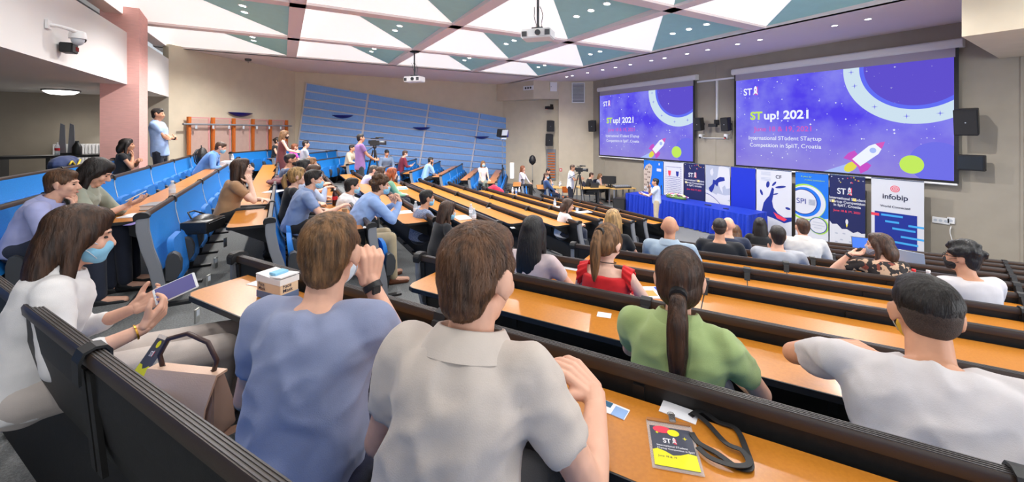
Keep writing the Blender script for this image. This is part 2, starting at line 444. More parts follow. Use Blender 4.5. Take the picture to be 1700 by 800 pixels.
def seat_row(label, O, n, d, s0, s1, zf, H, start, first, group, desk_label, desk_group, desk=True, light_clip=False):
    """n: facing direction, d: along the row; s0..s1; joints counted from end `start`"""
    n3 = Vector((n.x, n.y, 0)); d3 = Vector((d.x, d.y, 0)); O3 = Vector((O.x, O.y, 0))
    zt = CZ - H
    Wp = lambda a, b, z: O3 + d3 * a + n3 * b + Vector((0, 0, z))
    mid = (s0 + s1) / 2
    base = Wp(mid, 0, zf)
    t = thing('seat_row', label, 'seats', base, group)
    sg = -1 if start > mid else 1
    js = []; q = start + sg * first
    while (q - s0 > .3) and (s1 - q > .3): js.append(q); q += sg * 3 * BOARD
    edges = sorted([s0 + .03, s1 - .03] + js)
    rz = math.atan2(d.y, d.x)
    def sweep_prof(mbx, prof, a0, a1): mbx.sweep([Wp(a0, b, z) for b, z in prof], d3 * (a1 - a0))
    flip = d.x * n.y - d.y * n.x      # +1 when n is left of d
    # rail
    pr = [(-.028, -.040), (-.030, -.014), (-.024, -.002), (.006, -.002), (.013, -.012), (.012, -.040)]
    r = MB(); sweep_prof(r, [(b, zt + z) for b, z in pr], s0 + .02, s1 - .02); r.build('rail', M_RAIL, t, smooth=True)
    r = MB()
    for b in (-.019, -.011, -.003, .004): sweep_prof(r, [(b - .0025, zt - .004), (b - .0018, zt - .0002), (b + .0018, zt - .0002), (b + .0025, zt - .004)], s0 + .02, s1 - .02)
    r.build('ribbed_rail_top', M_RAILTOP, t)
    pb = prof_back()
    for e0, e1 in zip(edges[:-1], edges[1:]):
        m1 = MB(); prof = [(b + .012, zt + z - .015) for b, z in pb] + [(b, zt + z - .015) for b, z in pb[::-1]]
        sweep_prof(m1, prof, e0 + .008, e1 - .008); m1.build('back_cushion', M_BLUE, t, smooth=True)
        m2 = MB(); prof = [(b - .001, zt + z - .02) for b, z in pb] + [(.06, zf + .10), (.045, zf + .10)] + [(b - .02, zt + z - .02) for b, z in pb[::-1]]
        sweep_prof(m2, prof, e0 + .002, e1 - .002)
        # recessed panel ribs on the rear face
        for f in (.0, .5, .97):
            a = e0 + (e1 - e0) * f; m2.sweep([Wp(a, -.03, zt - .05), Wp(a, -.018, zt - .05), Wp(a, .01, zt - .36), Wp(a, -.004, zt - .36)], d3 * .035)
        m2.build('back_shell', M_BACK, t)
    for j in js:
        m1 = MB(); prof = [(b + .016, zt + z - .01) for b, z in pb] + [(b + .002, zt + z - .01) for b, z in pb[::-1]]
        sweep_prof(m1, prof, j - .010, j + .010); m1.build('divider', M_LGREY, t)
        c = MB()
        arc = [(-.046, -.085), (-.048, -.02), (-.037, .006), (-.010, .014), (.014, .008), (.025, -.008), (.026, -.06)]
        inn = [(b * .82 - .002, z * .9 - .006) for b, z in arc[::-1]]
        sweep_prof(c, [(b, zt + z) for b, z in arc + inn], j - .028, j + .028)
        if desk: sweep_prof(c, [(-.06, zt - .02), (-.04, zt - .02), (-.05, zt - .12), (-.20, zt - .16), (-.22, zt - .13), (-.09, zt - .08)], j - .022, j + .022)
        c.build('hinge_clip', M_BLACK, t)
    # end panels
    for a, sgn in ((s0, 1), (s1, -1)):
        m1 = MB(); L = [(-.045, 0.0), (-.042, -.14), (-.012, -.30), (.035, -.46), (.065, -.62)]
        front = [(b + .085, z + .01) for b, z in L]
        pl = [(b, zt + z) for b, z in L] + [(.07, zf)] + [(.165, zf)] + [(b, zt + z) for b, z in front[::-1]]
        m1.sweep([Wp(a, b, z) for b, z in pl], d3 * (.038 * sgn)); m1.build('end_panel', M_GREY, t, bevel=.006)
        m1 = MB(); cp = [(-.055, -.055), (-.06, -.01), (-.045, .012), (-.01, .02), (.03, .014), (.048, -.005), (.046, -.03), (-.03, -.035)]
        m1.sweep([Wp(a - .008 * sgn, b, zt + z) for b, z in cp], d3 * (.06 * sgn)); m1.build('end_cap', M_BLACK, t, bevel=.004)
    # folded seats
    ns = int((s1 - s0 - .06) / BOARD); pad = (s1 - s0 - ns * BOARD) / 2
    sm = build_shared('seat', lambda: seat_mesh(0), M_BLUES); pm = build_shared('seat_hinge', pod_mesh, M_DGREY, bevel=.004); lm = build_shared('leg', leg_mesh, M_BLACK, False)
    zrel = zt - zf - .60
    angz = math.atan2(n.y, n.x) - math.pi / 2
    Lb = base
    for i in range(ns + 1):
        a = s0 + pad + i * BOARD
        if i < ns:
            place_mesh('seat', sm, t, Wp(a + BOARD / 2, .02, zt - .60) - Lb, angz)
        place_mesh('seat_hinge', pm, t, Wp(a, .15, zt - .585) - Lb, angz)
        place_mesh('leg', lm, t, Wp(a, .10, zf) - Lb, angz)
    if not desk: return t
    dk = thing('writing_desk', desk_label, 'desk', Wp(mid, -.22, zf), desk_group)
    dz = zt - .088
    ed = sorted([s0 + .22, s1 - .22] + js)
    for i, (e0, e1) in enumerate(zip(ed[:-1], ed[1:])):
        r0 = .06 if i == 0 else .004; r1 = .06 if i == len(ed) - 2 else .004
        pl = [(e0 + .004, -.05), (e0 + .004, -.365 + r0), (e0 + .004 + r0 * .3, -.365 + r0 * .3), (e0 + .004 + r0, -.365), (e1 - .004 - r1, -.365), (e1 - .004 - r1 * .3, -.365 + r1 * .3), (e1 - .004, -.365 + r1), (e1 - .004, -.05)]
        m1 = MB(); m1.sweep([Wp(a, b, dz) for a, b in pl], (0, 0, .006)); m1.build('desk_top', M_WOOD, dk)
        big = [(a + (.0 if .1 < 0 else 0), b) for a, b in pl]
        cx = (e0 + e1) / 2
        m1 = MB(); m1.sweep([Wp(cx + (a - cx) * (1 + .006 / max(.1, (e1 - e0))), b - (.006 if b < -.2 else 0), dz - .022) for a, b in pl], (0, 0, .0275)); m1.build('black_edging', M_BLACK, dk)
        for a in (e0 + .12, e1 - .12):
            m1 = MB(); m1.sweep([Wp(a - .012, -.02, zt - .30), Wp(a - .012, -.02, dz - .024), Wp(a - .012, -.33, dz - .024), Wp(a - .012, -.33, dz - .045)], d3 * .024)
            m1.build('bracket', M_BLACK, dk)
    return t
ordw = ['rearmost', 'second', 'third', 'fourth', 'fifth', 'sixth', 'seventh', 'eighth', 'ninth', 'tenth', 'eleventh', 'twelfth', 'frontmost']
for k in range(-2, 11):
    O = Vector((X_(k), 0)); nw = ordw[k + 2]
    y1 = 10.7 if k == -2 else 2 * AX - Y_END[k]
    y0 = 5.1 if k == -2 else Y_END[k]
    Hk = {-2: .54, -1: .585, 0: .70}.get(k, .83 + .15 * (k - 1))
    if k == -2: y0 = -1.0
    seat_row('%s row of blue-faced folding seats of the middle block%s' % (nw, ', counted from the rear wall' if 0 < k < 10 else ''), O, Vector((1, 0)), Vector((0, 1)), y0, y1, floor_z(k), Hk,
             y0, 2 * BOARD if k <= 1 else 3 * BOARD, 'seat rows of the middle block',
             '%s long beech desk of the middle block%s' % (nw, ', counted from the rear wall' if 0 < k < 10 else ''), 'desks of the middle block', desk=(k > -1))
for k in range(0, 11):
    for side in (0, 1):
        D = D_(k); n = CB.copy(); d = DB.copy(); O = n * D
        s1 = s_end(k); s0 = (-1.2 - n.y * D) / d.y if side == 0 else max((-1.2 - n.y * D) / d.y, s1 - 6.0 + (0 if k > 4 else (4 - k) * .4))
        if side == 0: s0 = max(s0, -.62 * D - 1.2)
        if side == 1:
            O = Vector((O.x, 2 * AX - O.y)); n = Vector((n.x, -n.y)); d = Vector((d.x, -d.y))
            # stop at the far wall
            while (O + d * s0).y > 17.9 or ((O + d * s0).x < .4 and (O + d * s0).y > 14.65 + ((O + d * s0).x + 2.79) * 1.19 - .5): s0 += .1
            if k >= 9: s0 = s1 - 1.75
        blk = ('right-hand', 'left-hand')[side]
        nw = 'rearmost' if k == 0 else ordw[k] if k < 10 else 'frontmost'
        seat_row('%s angled row of folding seats in the %s block%s' % (nw, blk, ', counted from its rear' if 0 < k < 10 else ''), O, n, d, s0, s1, floor_z(k), .78 + .154 * (k - 1),
                 s1, 3 * BOARD, 'seat rows of the %s block' % blk,
                 '%s long beech desk of the %s block%s' % (nw if k != 1 else 'nearest', blk, ', counted from its rear' if 1 < k < 10 else ''), 'desks of the %s block' % blk, desk=(k > 0))
# ================================================================== screens, banners, front table
def on_z(px, py, z):
    return at(px, py, (CZ - z) * F_PX / (py - HY))
def star(cx, cy, r, k=.3, n=4, a0=0):
    return [(cx + (r if i % 2 == 0 else r * k) * math.cos(a0 + math.pi * i / n), cy + (r if i % 2 == 0 else r * k) * math.sin(a0 + math.pi * i / n)) for i in range(2 * n)]
def rotp(poly, cx, cy, a, s=1): return [(cx + s * (x * math.cos(a) - y * math.sin(a)), cy + s * (x * math.sin(a) + y * math.cos(a))) for x, y in poly]
def slide_mat():
    m = bpy.data.materials.new('projected_night_sky_slide'); m.use_nodes = True; nt = m.node_tree; b = nt.nodes['Principled BSDF']
    b.inputs['Base Color'].default_value = (0, 0, 0, 1); b.inputs['Roughness'].default_value = .9; b.inputs['Specular IOR Level'].default_value = 0
    tc = nt.nodes.new('ShaderNodeTexCoord'); sx = nt.nodes.new('ShaderNodeSeparateXYZ'); nt.links.new(tc.outputs['Object'], sx.inputs[0])
    n = nt.nodes.new('ShaderNodeTexNoise'); n.inputs['Scale'].default_value = .9; n.inputs['Detail'].default_value = 6; nt.links.new(tc.outputs['Object'], n.inputs['Vector'])
    r = nt.nodes.new('ShaderNodeValToRGB'); e = r.color_ramp.elements
    e[0].position = .35; e[0].color = (*srgb(84, 68, 236), 1); e[1].position = .72; e[1].color = (*srgb(150, 150, 242), 1)
    nt.links.new(n.outputs['Fac'], r.inputs[0])
    g = nt.nodes.new('ShaderNodeMapRange'); g.inputs[1].default_value = 0.0; g.inputs[2].default_value = 1.5; g.inputs[3].default_value = .75; g.inputs[4].default_value = 0
    nt.links.new(sx.outputs['Z'], g.inputs[0])
    mx = nt.nodes.new('ShaderNodeMix'); mx.data_type = 'RGBA'; nt.links.new(g.outputs[0], mx.inputs[0]); nt.links.new(r.outputs[0], mx.inputs[6]); mx.inputs[7].default_value = (*srgb(158, 146, 218), 1)
    nt.links.new(mx.outputs[2], b.inputs['Emission Color']); b.inputs['Emission Strength'].default_value = 1.0
    return m
M_SLIDE = slide_mat()
E_WHITE = emat('projected_white', (240, 245, 255), 1.0); E_RING = emat('projected_pale_ring', (206, 226, 240), 1.0); E_RING2 = emat('projected_blue_rim', (98, 110, 245), 1.0)
E_PLAN = emat('projected_violet_planet', (96, 80, 205), 1.0); E_GREEN = emat('projected_lime', (196, 236, 96), 1.0); E_PINK = emat('projected_pink', (214, 90, 190), 1.0)
E_MAG = emat('projected_magenta', (200, 84, 200), 1.0); E_BLU = emat('projected_light_violet', (112, 112, 232), 1.0); E_GREY = emat('projected_grey_border', (142, 130, 176), 1.0)
E_LB = emat('projected_light_blue', (170, 190, 250), 1.0); E_YEL = emat('projected_yellow', (226, 220, 80), 1.0)
def st_logo(fr, a, b, h, par, mw, mr, base=0.0, lay=3):
    text('logo_letters', fr, 'ST', a, b, h * 1.25, mw, par, lay, .02, base=base, stretch=.85)
    x = a + h * 1.45
    decal('logo_flag', fr, [[(x, b + .0), (x + h * .42, b - h * .1), (x + h * .42, b + h * 1.05), (x + h * .1, b + h * .9)]], mr, par, lay, base=base)
    decal('logo_rocket', fr, [disc(x + h * .12, b + h * .62, h * .20, h * .48, 16), [(x - h * .2, b - h * .05), (x, b + h * .5), (x + h * .12, b + h * .2)], [(x + h * .46, b - h * .05), (x + h * .22, b + h * .5), (x + h * .12, b + h * .2)]], mw, par, lay + 1, base=base)
    decal('logo_window', fr, [disc(x + h * .12, b + h * .62, h * .09, n=12)], mr, par, lay + 2, base=base)
def rocket(fr, cx, cy, s, ang, par, WH):
    body = [(-1, -.30), (.3, -.34), (.62, -.22), (.62, .22), (.3, .34), (-1, .30)]
    nose = [(.62, -.22), (.85, -.1), (1.0, 0), (.85, .1), (.62, .22)]
    nose = [(x * 1.15 - .09, y * 1.0) for x, y in nose]
    decal('flame_trail', fr, [rotp([(-1.2, -.2), (-1.2, .2), (-3.2, .9), (-3.2, -.4)], cx, cy, ang, s)], E_LB, par, 2, WH)
    decal('flame', fr, [rotp(disc(-1.35, 0, .42, .26, 14), cx, cy, ang, s)], E_YEL, par, 3, WH)
    decal('fin', fr, [rotp([(-1.05, .25), (-.5, .34), (-.45, .62), (-.8, .72), (-1.25, .66)], cx, cy, ang, s)], E_MAG, par, 3, WH)
    decal('fin', fr, [rotp([(-1.05, -.25), (-.5, -.34), (-.45, -.62), (-.8, -.72), (-1.25, -.66)], cx, cy, ang, s)], E_MAG, par, 3, WH)
    decal('rocket_body', fr, [rotp(body, cx, cy, ang, s)], E_WHITE, par, 4, WH)
    decal('rocket_nose', fr, [rotp(nose, cx, cy, ang, s), rotp([(-1.05, -.32), (-.93, -.32), (-.93, .32), (-1.05, .32)], cx, cy, ang, s)], E_PINK, par, 5, WH)
    decal('porthole', fr, [rotp(disc(.25, 0, .17, n=14), cx, cy, ang, s)], E_LB, par, 5, WH)
def proj_screen(y_left, label):
    Wd, Hh, z0, X = 4.91, 2.73, 2.0, 12.85
    t = thing('projection_screen', label, 'screen', (X, y_left - Wd / 2, z0), 'projection screens on the front wall')
    fr = Frame((X, y_left, z0), (0, -1, 0), (0, 0, 1)); WH = (Wd, Hh)
    def q(a0, b0, a1, b1, m, nm, d0=-.01, d1=0):
        mb = MB(); mb.sweep([fr.p(a0, b0, d0), fr.p(a1, b0, d0), fr.p(a1, b1, d0), fr.p(a0, b1, d0)], fr.n * (d1 - d0)); return mb.build(nm, m, t)
    q(-.07, -.06, Wd + .07, Hh + .22, M_BLACK, 'black_border', -.02, -.006)
    q(-.02, Hh, Wd + .02, Hh + .20, mat('unlit_screen_cloth', srgb(168, 160, 176), .9), 'blank_cloth')
    pic = q(0, 0, Wd, Hh, M_SLIDE, 'projected_picture', -.006, 0)
    # shift the mesh so that its object coordinates start at the picture's lower edge
    mb = MB(); pr = [(-.16, Hh + .2), (.02, Hh + .2), (.06, Hh + .24), (.06, Hh + .36), (.0, Hh + .40), (-.16, Hh + .40)]
    mb.sweep([fr.p(-.14, z, d) for d, z in pr], fr.u * (Wd + .28)); mb.build('casing', M_WHITEW, t, bevel=.01)
    mb = MB(); mb.cyl(fr.p(-.05, -.08, -.01), fr.p(Wd + .05, -.08, -.01), .025, n=10); mb.build('bottom_bar', M_WPLAST, t)
    rnd = random.Random(5)
    st = []
    for i in range(170):
        a, b = rnd.uniform(0, Wd), rnd.uniform(.15, Hh); r = rnd.choice([.006, .008, .011, .014, .02, .03]) * (.8 if rnd.random() < .8 else 1)
        st.append(star(a, b, r, .5))
    decal('stars', fr, st, E_WHITE, pic, 1, WH)
    cx, cy = .878 * Wd, .985 * Hh
    def ring(r0, r1, n=64):
        o = []
        for i in range(n):
            a0, a1 = math.pi + math.pi * i / n, math.pi + math.pi * (i + 1) / n
            if r0 == 0: o.append([(cx, cy), (cx + r1 * math.cos(a0), cy + r1 * math.sin(a0)), (cx + r1 * math.cos(a1), cy + r1 * math.sin(a1))])
            else: o.append([(cx + r0 * math.cos(a0), cy + r0 * math.sin(a0)), (cx + r1 * math.cos(a0), cy + r1 * math.sin(a0)), (cx + r1 * math.cos(a1), cy + r1 * math.sin(a1)), (cx + r0 * math.cos(a1), cy + r0 * math.sin(a1))])
        return [[(a, b) for a, b in p] for p in o] + [[(a, min(2 * cy - b, Hh + .0)) if 2 * cy - b < Hh else (a, Hh) for a, b in p] for p in o]
    R1, R0 = 1.42, 1.08
    decal('planet', fr, ring(0, R0 - .08), E_PLAN, pic, 1, WH); decal('blue_rim', fr, ring(R0 - .09, R0), E_RING2, pic, 2, WH); decal('pale_ring', fr, ring(R0, R1), E_RING, pic, 2, WH)
    decal('sparkles', fr, [star(cx + 1.25 * math.cos(a), cy + 1.25 * math.sin(a), .07, .18) for a in (R(183), R(200), R(232), R(262), R(288))], E_BLU, pic, 3, WH)
    decal('violet_disc', fr, [disc(.945 * Wd, .14 * Hh, .47, n=40)], E_BLU, pic, 2, WH); decal('lime_disc', fr, [disc(.86 * Wd, .115 * Hh, .215, n=32)], E_GREEN, pic, 3, WH)
    rocket(fr, .70 * Wd, .20 * Hh, .40, R(44), pic, WH)
    st_logo(fr, .05 * Wd, .82 * Hh, .24, pic, E_WHITE, E_MAG)
    text('title', fr, 'ST', .094 * Wd, .535 * Hh, .34, E_GREEN, pic, 3, .035)
    text('title', fr, 'up! 2021', .094 * Wd + .405, .535 * Hh, .34, E_WHITE, pic, 3, .03, stretch=1.06)
    text('date', fr, 'June 18 & 19, 2021', .118 * Wd, .40 * Hh, .21, E_PINK, pic, 3, .008, stretch=1.0)
    text('subtitle', fr, 'International STudent STartup', .082 * Wd, .305 * Hh, .165, E_WHITE, pic, 3, .004, stretch=.985)
    text('subtitle', fr, 'Competition in SpliT, Croatia', .09 * Wd, .225 * Hh, .165, E_WHITE, pic, 3, .004, stretch=.985)
    return t
proj_screen(14.34, 'left projection screen with a purple space slide, partly behind the banners and nearer the corner')
proj_screen(7.83, 'large right projection screen with a purple space slide reading 2021')
# light thrown on the ceiling strip by the pictures comes from the pictures themselves
# ------------------------------------------------------------------ roll-up banners
PB = mat('banner_white', srgb(206, 208, 216), .6); PNAVY = mat('banner_navy', srgb(18, 28, 84), .6); PBLUE = mat('banner_royal_blue', srgb(12, 44, 190), .55)
PSKY = mat('banner_sky_blue', srgb(20, 110, 215), .55); PRED = mat('banner_red', srgb(226, 60, 84), .6); PYEL = mat('banner_yellow', srgb(236, 216, 60), .6); PGREY = mat('banner_light_grey', srgb(168, 176, 194), .6)
PLIME = mat('banner_lime', srgb(160, 208, 70), .6); PINK_T = mat('banner_ink', srgb(36, 42, 70), .6); PBEI = mat('banner_beige', srgb(196, 180, 168), .6); PBRN = mat('banner_brown', srgb(96, 72, 66), .6); PDB = mat('banner_deep_blue', srgb(16, 40, 140), .6); PCY = mat('banner_cyan', srgb(60, 160, 225), .6)
def banner(y_left, y_right, label, bgm, top=1.95, X=12.6, h0=.10):
    Wd = y_left - y_right - .02
    t = thing('roll_up_banner', label, 'banner', (X, (y_left + y_right) / 2, 0), 'roll-up banners behind the table')
    fr = Frame((X, y_left, h0), (0, -1, 0), (0, 0, 1)); H = top - h0
    mb = MB(); mb.sweep([fr.p(0, 0, -.004), fr.p(Wd, 0, -.004), fr.p(Wd, H, -.004), fr.p(0, H, -.004)], fr.n * .004); sh = mb.build('printed_sheet', bgm, t)
    mb = MB(); mb.sweep([fr.p(0, -.1, -.05), fr.p(0, -.1, .05), fr.p(0, -.03, .045), fr.p(0, 0, .01), fr.p(0, 0, -.01), fr.p(0, -.03, -.045)], fr.u * Wd); mb.build('base_cassette', M_GREY, t)
    mb = MB(); mb.b2(fr.p(0, H - .01, -.012), fr.p(Wd, H + .012, .006)); mb.build('top_rail', M_CHROME, t)
    mb = MB(); mb.cyl(fr.p(Wd / 2, -.08, -.03), fr.p(Wd / 2, H, -.012), .009, n=8); mb.build('support_pole', M_CHROME, t)
    return t, sh, fr, Wd, H
def stup_banner(y0, y1, label, full):
    t, sh, fr, W, H = banner(y0, y1, label, PNAVY)
    WH = (W, H); rnd = random.Random(3)
    st_logo(fr, .22 * W, .74 * H, .17, sh, PB, PRED)
    decal('confetti', fr, [star(rnd.uniform(.05, .95) * W, rnd.uniform(.9, .99) * H, .022, .35) for i in range(6)], PB, sh, 1, WH)
    decal('confetti_red', fr, [star(rnd.uniform(.05, .95) * W, rnd.uniform(.9, .99) * H, .022, .35) for i in range(5)], PRED, sh, 1, WH)
    decal('confetti_yellow', fr, [star(rnd.uniform(.05, .95) * W, rnd.uniform(.9, .99) * H, .022, .35) for i in range(5)], PYEL, sh, 1, WH)
    for i, s in enumerate(('International STudent', 'STartup Competition', 'in SpliT, Croatia')):
        text('lettering', fr, s, W / 2, (.665 - .05 * i) * H, .088, PB, sh, 2, .02, 'CENTER')
    decal('yellow_mark', fr, [[(.66 * W, .66 * H), (.76 * W, .66 * H), (.76 * W, .70 * H), (.66 * W, .70 * H)], [(.06 * W, .61 * H), (.15 * W, .61 * H), (.15 * W, .65 * H), (.06 * W, .65 * H)]], PYEL, sh, 1, WH)
    text('date_lettering', fr, 'June 18 & 19, 2021', W / 2, .49 * H, .075, PRED, sh, 2, .01, 'CENTER')
    if full:
        decal('clouds', fr, [[(0, 0), (W, 0), (W, .24 * H), (.9 * W, .23 * H), (.8 * W, .25 * H), (.68 * W, .22 * H), (.5 * W, .26 * H), (.36 * W, .25 * H), (.22 * W, .31 * H), (.08 * W, .30 * H), (0, .34 * H)]], PB, sh, 1, WH)
        decal('rocket_picture', fr, [disc(.5 * W, .36 * H, .03, .07, 14)], PB, sh, 2, WH); decal('rocket_flame', fr, [[(.47 * W, .325 * H), (.53 * W, .325 * H), (.5 * W, .28 * H)]], PYEL, sh, 2, WH)
        decal('sponsor_marks', fr, [disc(a * W, b * H, .035, .018, 12) for a, b in ((.2, .18), (.42, .19), (.64, .17), (.84, .17), (.35, .1), (.6, .09), (.8, .06), (.2, .06))], PGREY, sh, 2, WH)
    else:
        decal('white_swoosh', fr, [rotp([(-.12, 0), (.12, .03), (.14, .05), (-.1, .02)], .3 * W, .16 * H, R(-35)), rotp([(-.12, -.02), (.12, .02), (.1, .05)], .8 * W, .1 * H, R(20))], PB, sh, 2, WH)
# 1: blue with carved stone tower
t, sh, fr, W, H = banner(11.47, 10.5, 'leftmost roll-up banner, sky blue with a beige carved stone tower', PSKY)
tower = [(0, 0), (.25 * W, .05), (.3 * W, .45 * H), (.42 * W, .7 * H), (.45 * W, .88 * H), (.3 * W, .93 * H), (.12 * W, .88 * H), (0, .78 * H)]
decal('tower_picture', fr, [tower], PBEI, sh, 1, (W, H))
rnd = random.Random(2)
decal('tower_openings', fr, [rotp([(-.02, -.03), (.02, -.03), (.02, .03), (-.02, .03)], (.04 + .08 * (i % 4) + .03 * (i // 8)) * W, (.36 + .055 * (i // 2)) * H, .3) for i in range(20)], PBRN, sh, 2, (W, H))
decal('white_badge', fr, [[(.68 * W, .78 * H), (.9 * W, .78 * H), (.9 * W, .84 * H), (.68 * W, .84 * H)], disc(.8 * W, .93 * H, .03, .05, 12)], PB, sh, 2, (W, H))
text('banner_word', fr, 'SPLIT', .02, .30 * H, .34, PB, sh, 2, .03)
# 2: white with blue embroidery pattern and two crests
t, sh, fr, W, H = banner(10.49, 9.61, 'white roll-up banner with a blue folk pattern and two small crests', PB)
decal('zigzag', fr, [star((.12 + .76 * i / 13) * W, b * H, .022, .5) for i in range(14) for b in (.90, .36)] + [star(a * W, (.36 + .54 * i / 15) * H, .022, .5) for i in range(16) for a in (.12, .88)], PDB, sh, 1, (W, H))
decal('pattern', fr, [star((.2 + .6 * (i % 10) / 9) * W, (.40 + .30 * (i // 10) / 8) * H, .024, .35 + .1 * ((i * 7) % 4), a0=.78 * (i % 2)) for i in range(90)], PDB, sh, 1, (W, H))
for a, m_ in ((.3, PRED), (.7, PDB)):
    decal('crest', fr, [[(a * W - .05, .74 * H), (a * W - .065, .82 * H), (a * W + .065, .82 * H), (a * W + .05, .74 * H), (a * W, .71 * H)]], m_, sh, 1, (W, H))
text('banner_word', fr, 'GRAD SPLIT', W / 2, .27 * H, .115, PDB, sh, 2, .01, 'CENTER')
stup_banner(9.6, 8.76, 'narrow navy roll-up banner with white lettering, left of the map banner', False)
# 4: map of europe
t, sh, fr, W, H = banner(8.75, 7.86, 'grey and white roll-up banner with a map and a thin blue curve', PB)
decal('sea', fr, [[(0, .55 * H), (W, .38 * H), (W, H), (0, H)]], PGREY, sh, 1, (W, H))
land = [[(.2, .9), (.3, .95), (.34, .86), (.28, .8), (.2, .84)], [(.5, .8), (.56, .98), (.7, 1.0), (.95, .97), (1, .8), (1, .62), (.85, .6), (.8, .66), (.7, .62), (.72, .5), (.62, .58), (.55, .66), (.42, .68), (.45, .76)], [(.4, .42), (.7, .36), (1, .42), (1, .5), (.8, .48), (.5, .5)]]
decal('land', fr, [[(a * W, b * H) for a, b in p] for p in land], PB, sh, 2, (W, H))
blob = [(.14, .58), (.18, .52), (.26, .50), (.34, .56), (.40, .66), (.5, .62), (.55, .70), (.66, .72), (.8, .74), (.78, .80), (.6, .80), (.5, .77), (.42, .73), (.32, .74), (.30, .66), (.22, .62)]
decal('highlighted_land', fr, [[(a * W, b * H) for a, b in blob]], PDB, sh, 3, (W, H))
cv = [(i / 20 * W, (.47 - .06 * (i / 20) - .34 * (i / 20) ** 2) * H) for i in range(21)]
decal('blue_curve', fr, [[cv[i], cv[i + 1], (cv[i + 1][0], cv[i + 1][1] + .022), (cv[i][0], cv[i][1] + .022)] for i in range(20)], PDB, sh, 3, (W, H))
decal('round_logo', fr, [disc(.28 * W, .20 * H, .115)], PDB, sh, 3, (W, H)); decal('logo_wave', fr, [disc(.24 * W, .21 * H, .05, .03), disc(.33 * W, .19 * H, .04, .025)], PCY, sh, 4, (W, H))
banner(7.85, 7.05, 'plain royal blue roll-up banner behind the table', PBLUE)
# 6: splash
t, sh, fr, W, H = banner(7.04, 6.04, 'white roll-up banner with a dark blue ink splash and a red fish-like patch', PB)
sp = [(.16, .12), (.22, .26), (.30, .33), (.38, .38), (.46, .52), (.52, .50), (.50, .40), (.46, .30), (.50, .2), (.62, .12), (.8, .07), (1.0, .09), (1.0, .03), (.8, -.02), (.5, .03), (.3, .05)]
decal('splash', fr, [[(a * W, (b + .2) * H) for a, b in sp], rotp(disc(0, 0, .09, .035, 14), .15 * W, .62 * H, R(-70)), rotp(disc(0, 0, .10, .05, 14), .34 * W, .76 * H, R(80)), rotp(disc(0, 0, .09, .03, 14), .52 * W, .78 * H, R(50)), rotp(disc(0, 0, .15, .035, 14), .70 * W, .74 * H, R(12)), rotp(disc(0, 0, .08, .02, 14), .56 * W, .62 * H, R(20)), rotp(disc(0, 0, .07, .035, 14), .9 * W, .42 * H, R(-10))], PDB, sh, 1, (W, H))
decal('red_patch', fr, [[(a * W, b * H) for a, b in ((.5, .33), (.62, .30), (.78, .27), (.88, .25), (.80, .21), (.6, .24))]], PRED, sh, 2, (W, H))
text('emblem_letters', fr, 'CF', .56 * W, .87 * H, .14, PINK_T, sh, 2, .02)
decal('small_print', fr, [[(.14 * W, b * H), (.42 * W, b * H), (.42 * W, (b + .008) * H), (.14 * W, (b + .008) * H)] for b in (.95, .93, .91, .86, .84, .82)], PGREY, sh, 1, (W, H))
# 7: SPI
t, sh, fr, W, H = banner(5.96, 5.15, 'blue roll-up banner with big white circles reading SPI', PSKY)
decal('white_lower', fr, [[(0, 0), (W, 0), (W, .36 * H), (.5 * W, .3 * H), (0, .5 * H)]], PB, sh, 1, (W, H))
for i, (cx_, cy_, r_, m_) in enumerate(((.30, .56, .50, PLIME), (.34, .56, .46, PB), (.27, .56, .41, PSKY), (.24, .56, .35, PDB), (.24, .56, .33, PB), (.72, .24, .235, PLIME), (.70, .24, .215, PDB), (.70, .24, .195, PB))):
    decal('circle', fr, [disc(cx_ * W, cy_ * H, r_, n=40)], m_, sh, 2 + i * .5, (W, H))
text('banner_word', fr, 'SPI', .03 * W, .53 * H, .21, PDB, sh, 8, .0)
decal('small_print', fr, [[(a0 * W, b * H), (a1 * W, b * H), (a1 * W, (b + .007) * H), (a0 * W, (b + .007) * H)] for a0, a1, b in [(.42, .62, .6 - .012 * i) for i in range(7)] + [(.55, .86, .28), (.52, .9, .24), (.58, .82, .2)]], PGREY, sh, 8, (W, H))
text('tagline', fr, 'A place for', .18 * W, .93 * H, .06, PLIME, sh, 8); text('tagline', fr, 'student innovations', .3 * W, .885 * H, .06, PLIME, sh, 8)
stup_banner(5.14, 4.37, 'navy roll-up banner with white clouds along its foot, second from the right', True)
# 9: infobip
t, sh, fr, W, H = banner(4.27, 3.31, 'rightmost roll-up banner, white above dark blue with light blue bars', PB)
for i, r_ in enumerate((.085, .068, .055, .038, .026, .012)):
    decal('target_ring', fr, [disc(.47 * W, .88 * H, r_, r_ * .92, 24)], PRED if i % 2 == 0 else PB, sh, 1 + i * .5, (W, H))
text('company_name', fr, 'infobip', .47 * W, .745 * H, .17, PINK_T, sh, 2, .02, 'CENTER')
text('tagline', fr, 'World Connected', .47 * W, .635 * H, .072, PINK_T, sh, 2, .02, 'CENTER')
decal('dark_panel', fr, [[(.07 * W, .02 * H), (.88 * W, .02 * H), (.88 * W, .57 * H), (.07 * W, .57 * H)]], PDB, sh, 1, (W, H))
decal('light_bar', fr, [[(a * W, b * H), (c * W, b * H), (c * W, (b + .025) * H), (a * W, (b + .025) * H)] for a, c, b in ((.2, .62, .52), (.28, .55, .44), (.72, 1, .42), (.42, .85, .36), (.58, 1, .27), (.42, .9, .19), (.36, .8, .10), (.2, .6, .05))], PCY, sh, 2, (W, H))
decal('red_bar', fr, [[(0, .51 * H), (.16 * W, .51 * H), (.16 * W, .545 * H), (0, .545 * H)]], PRED, sh, 2, (W, H))
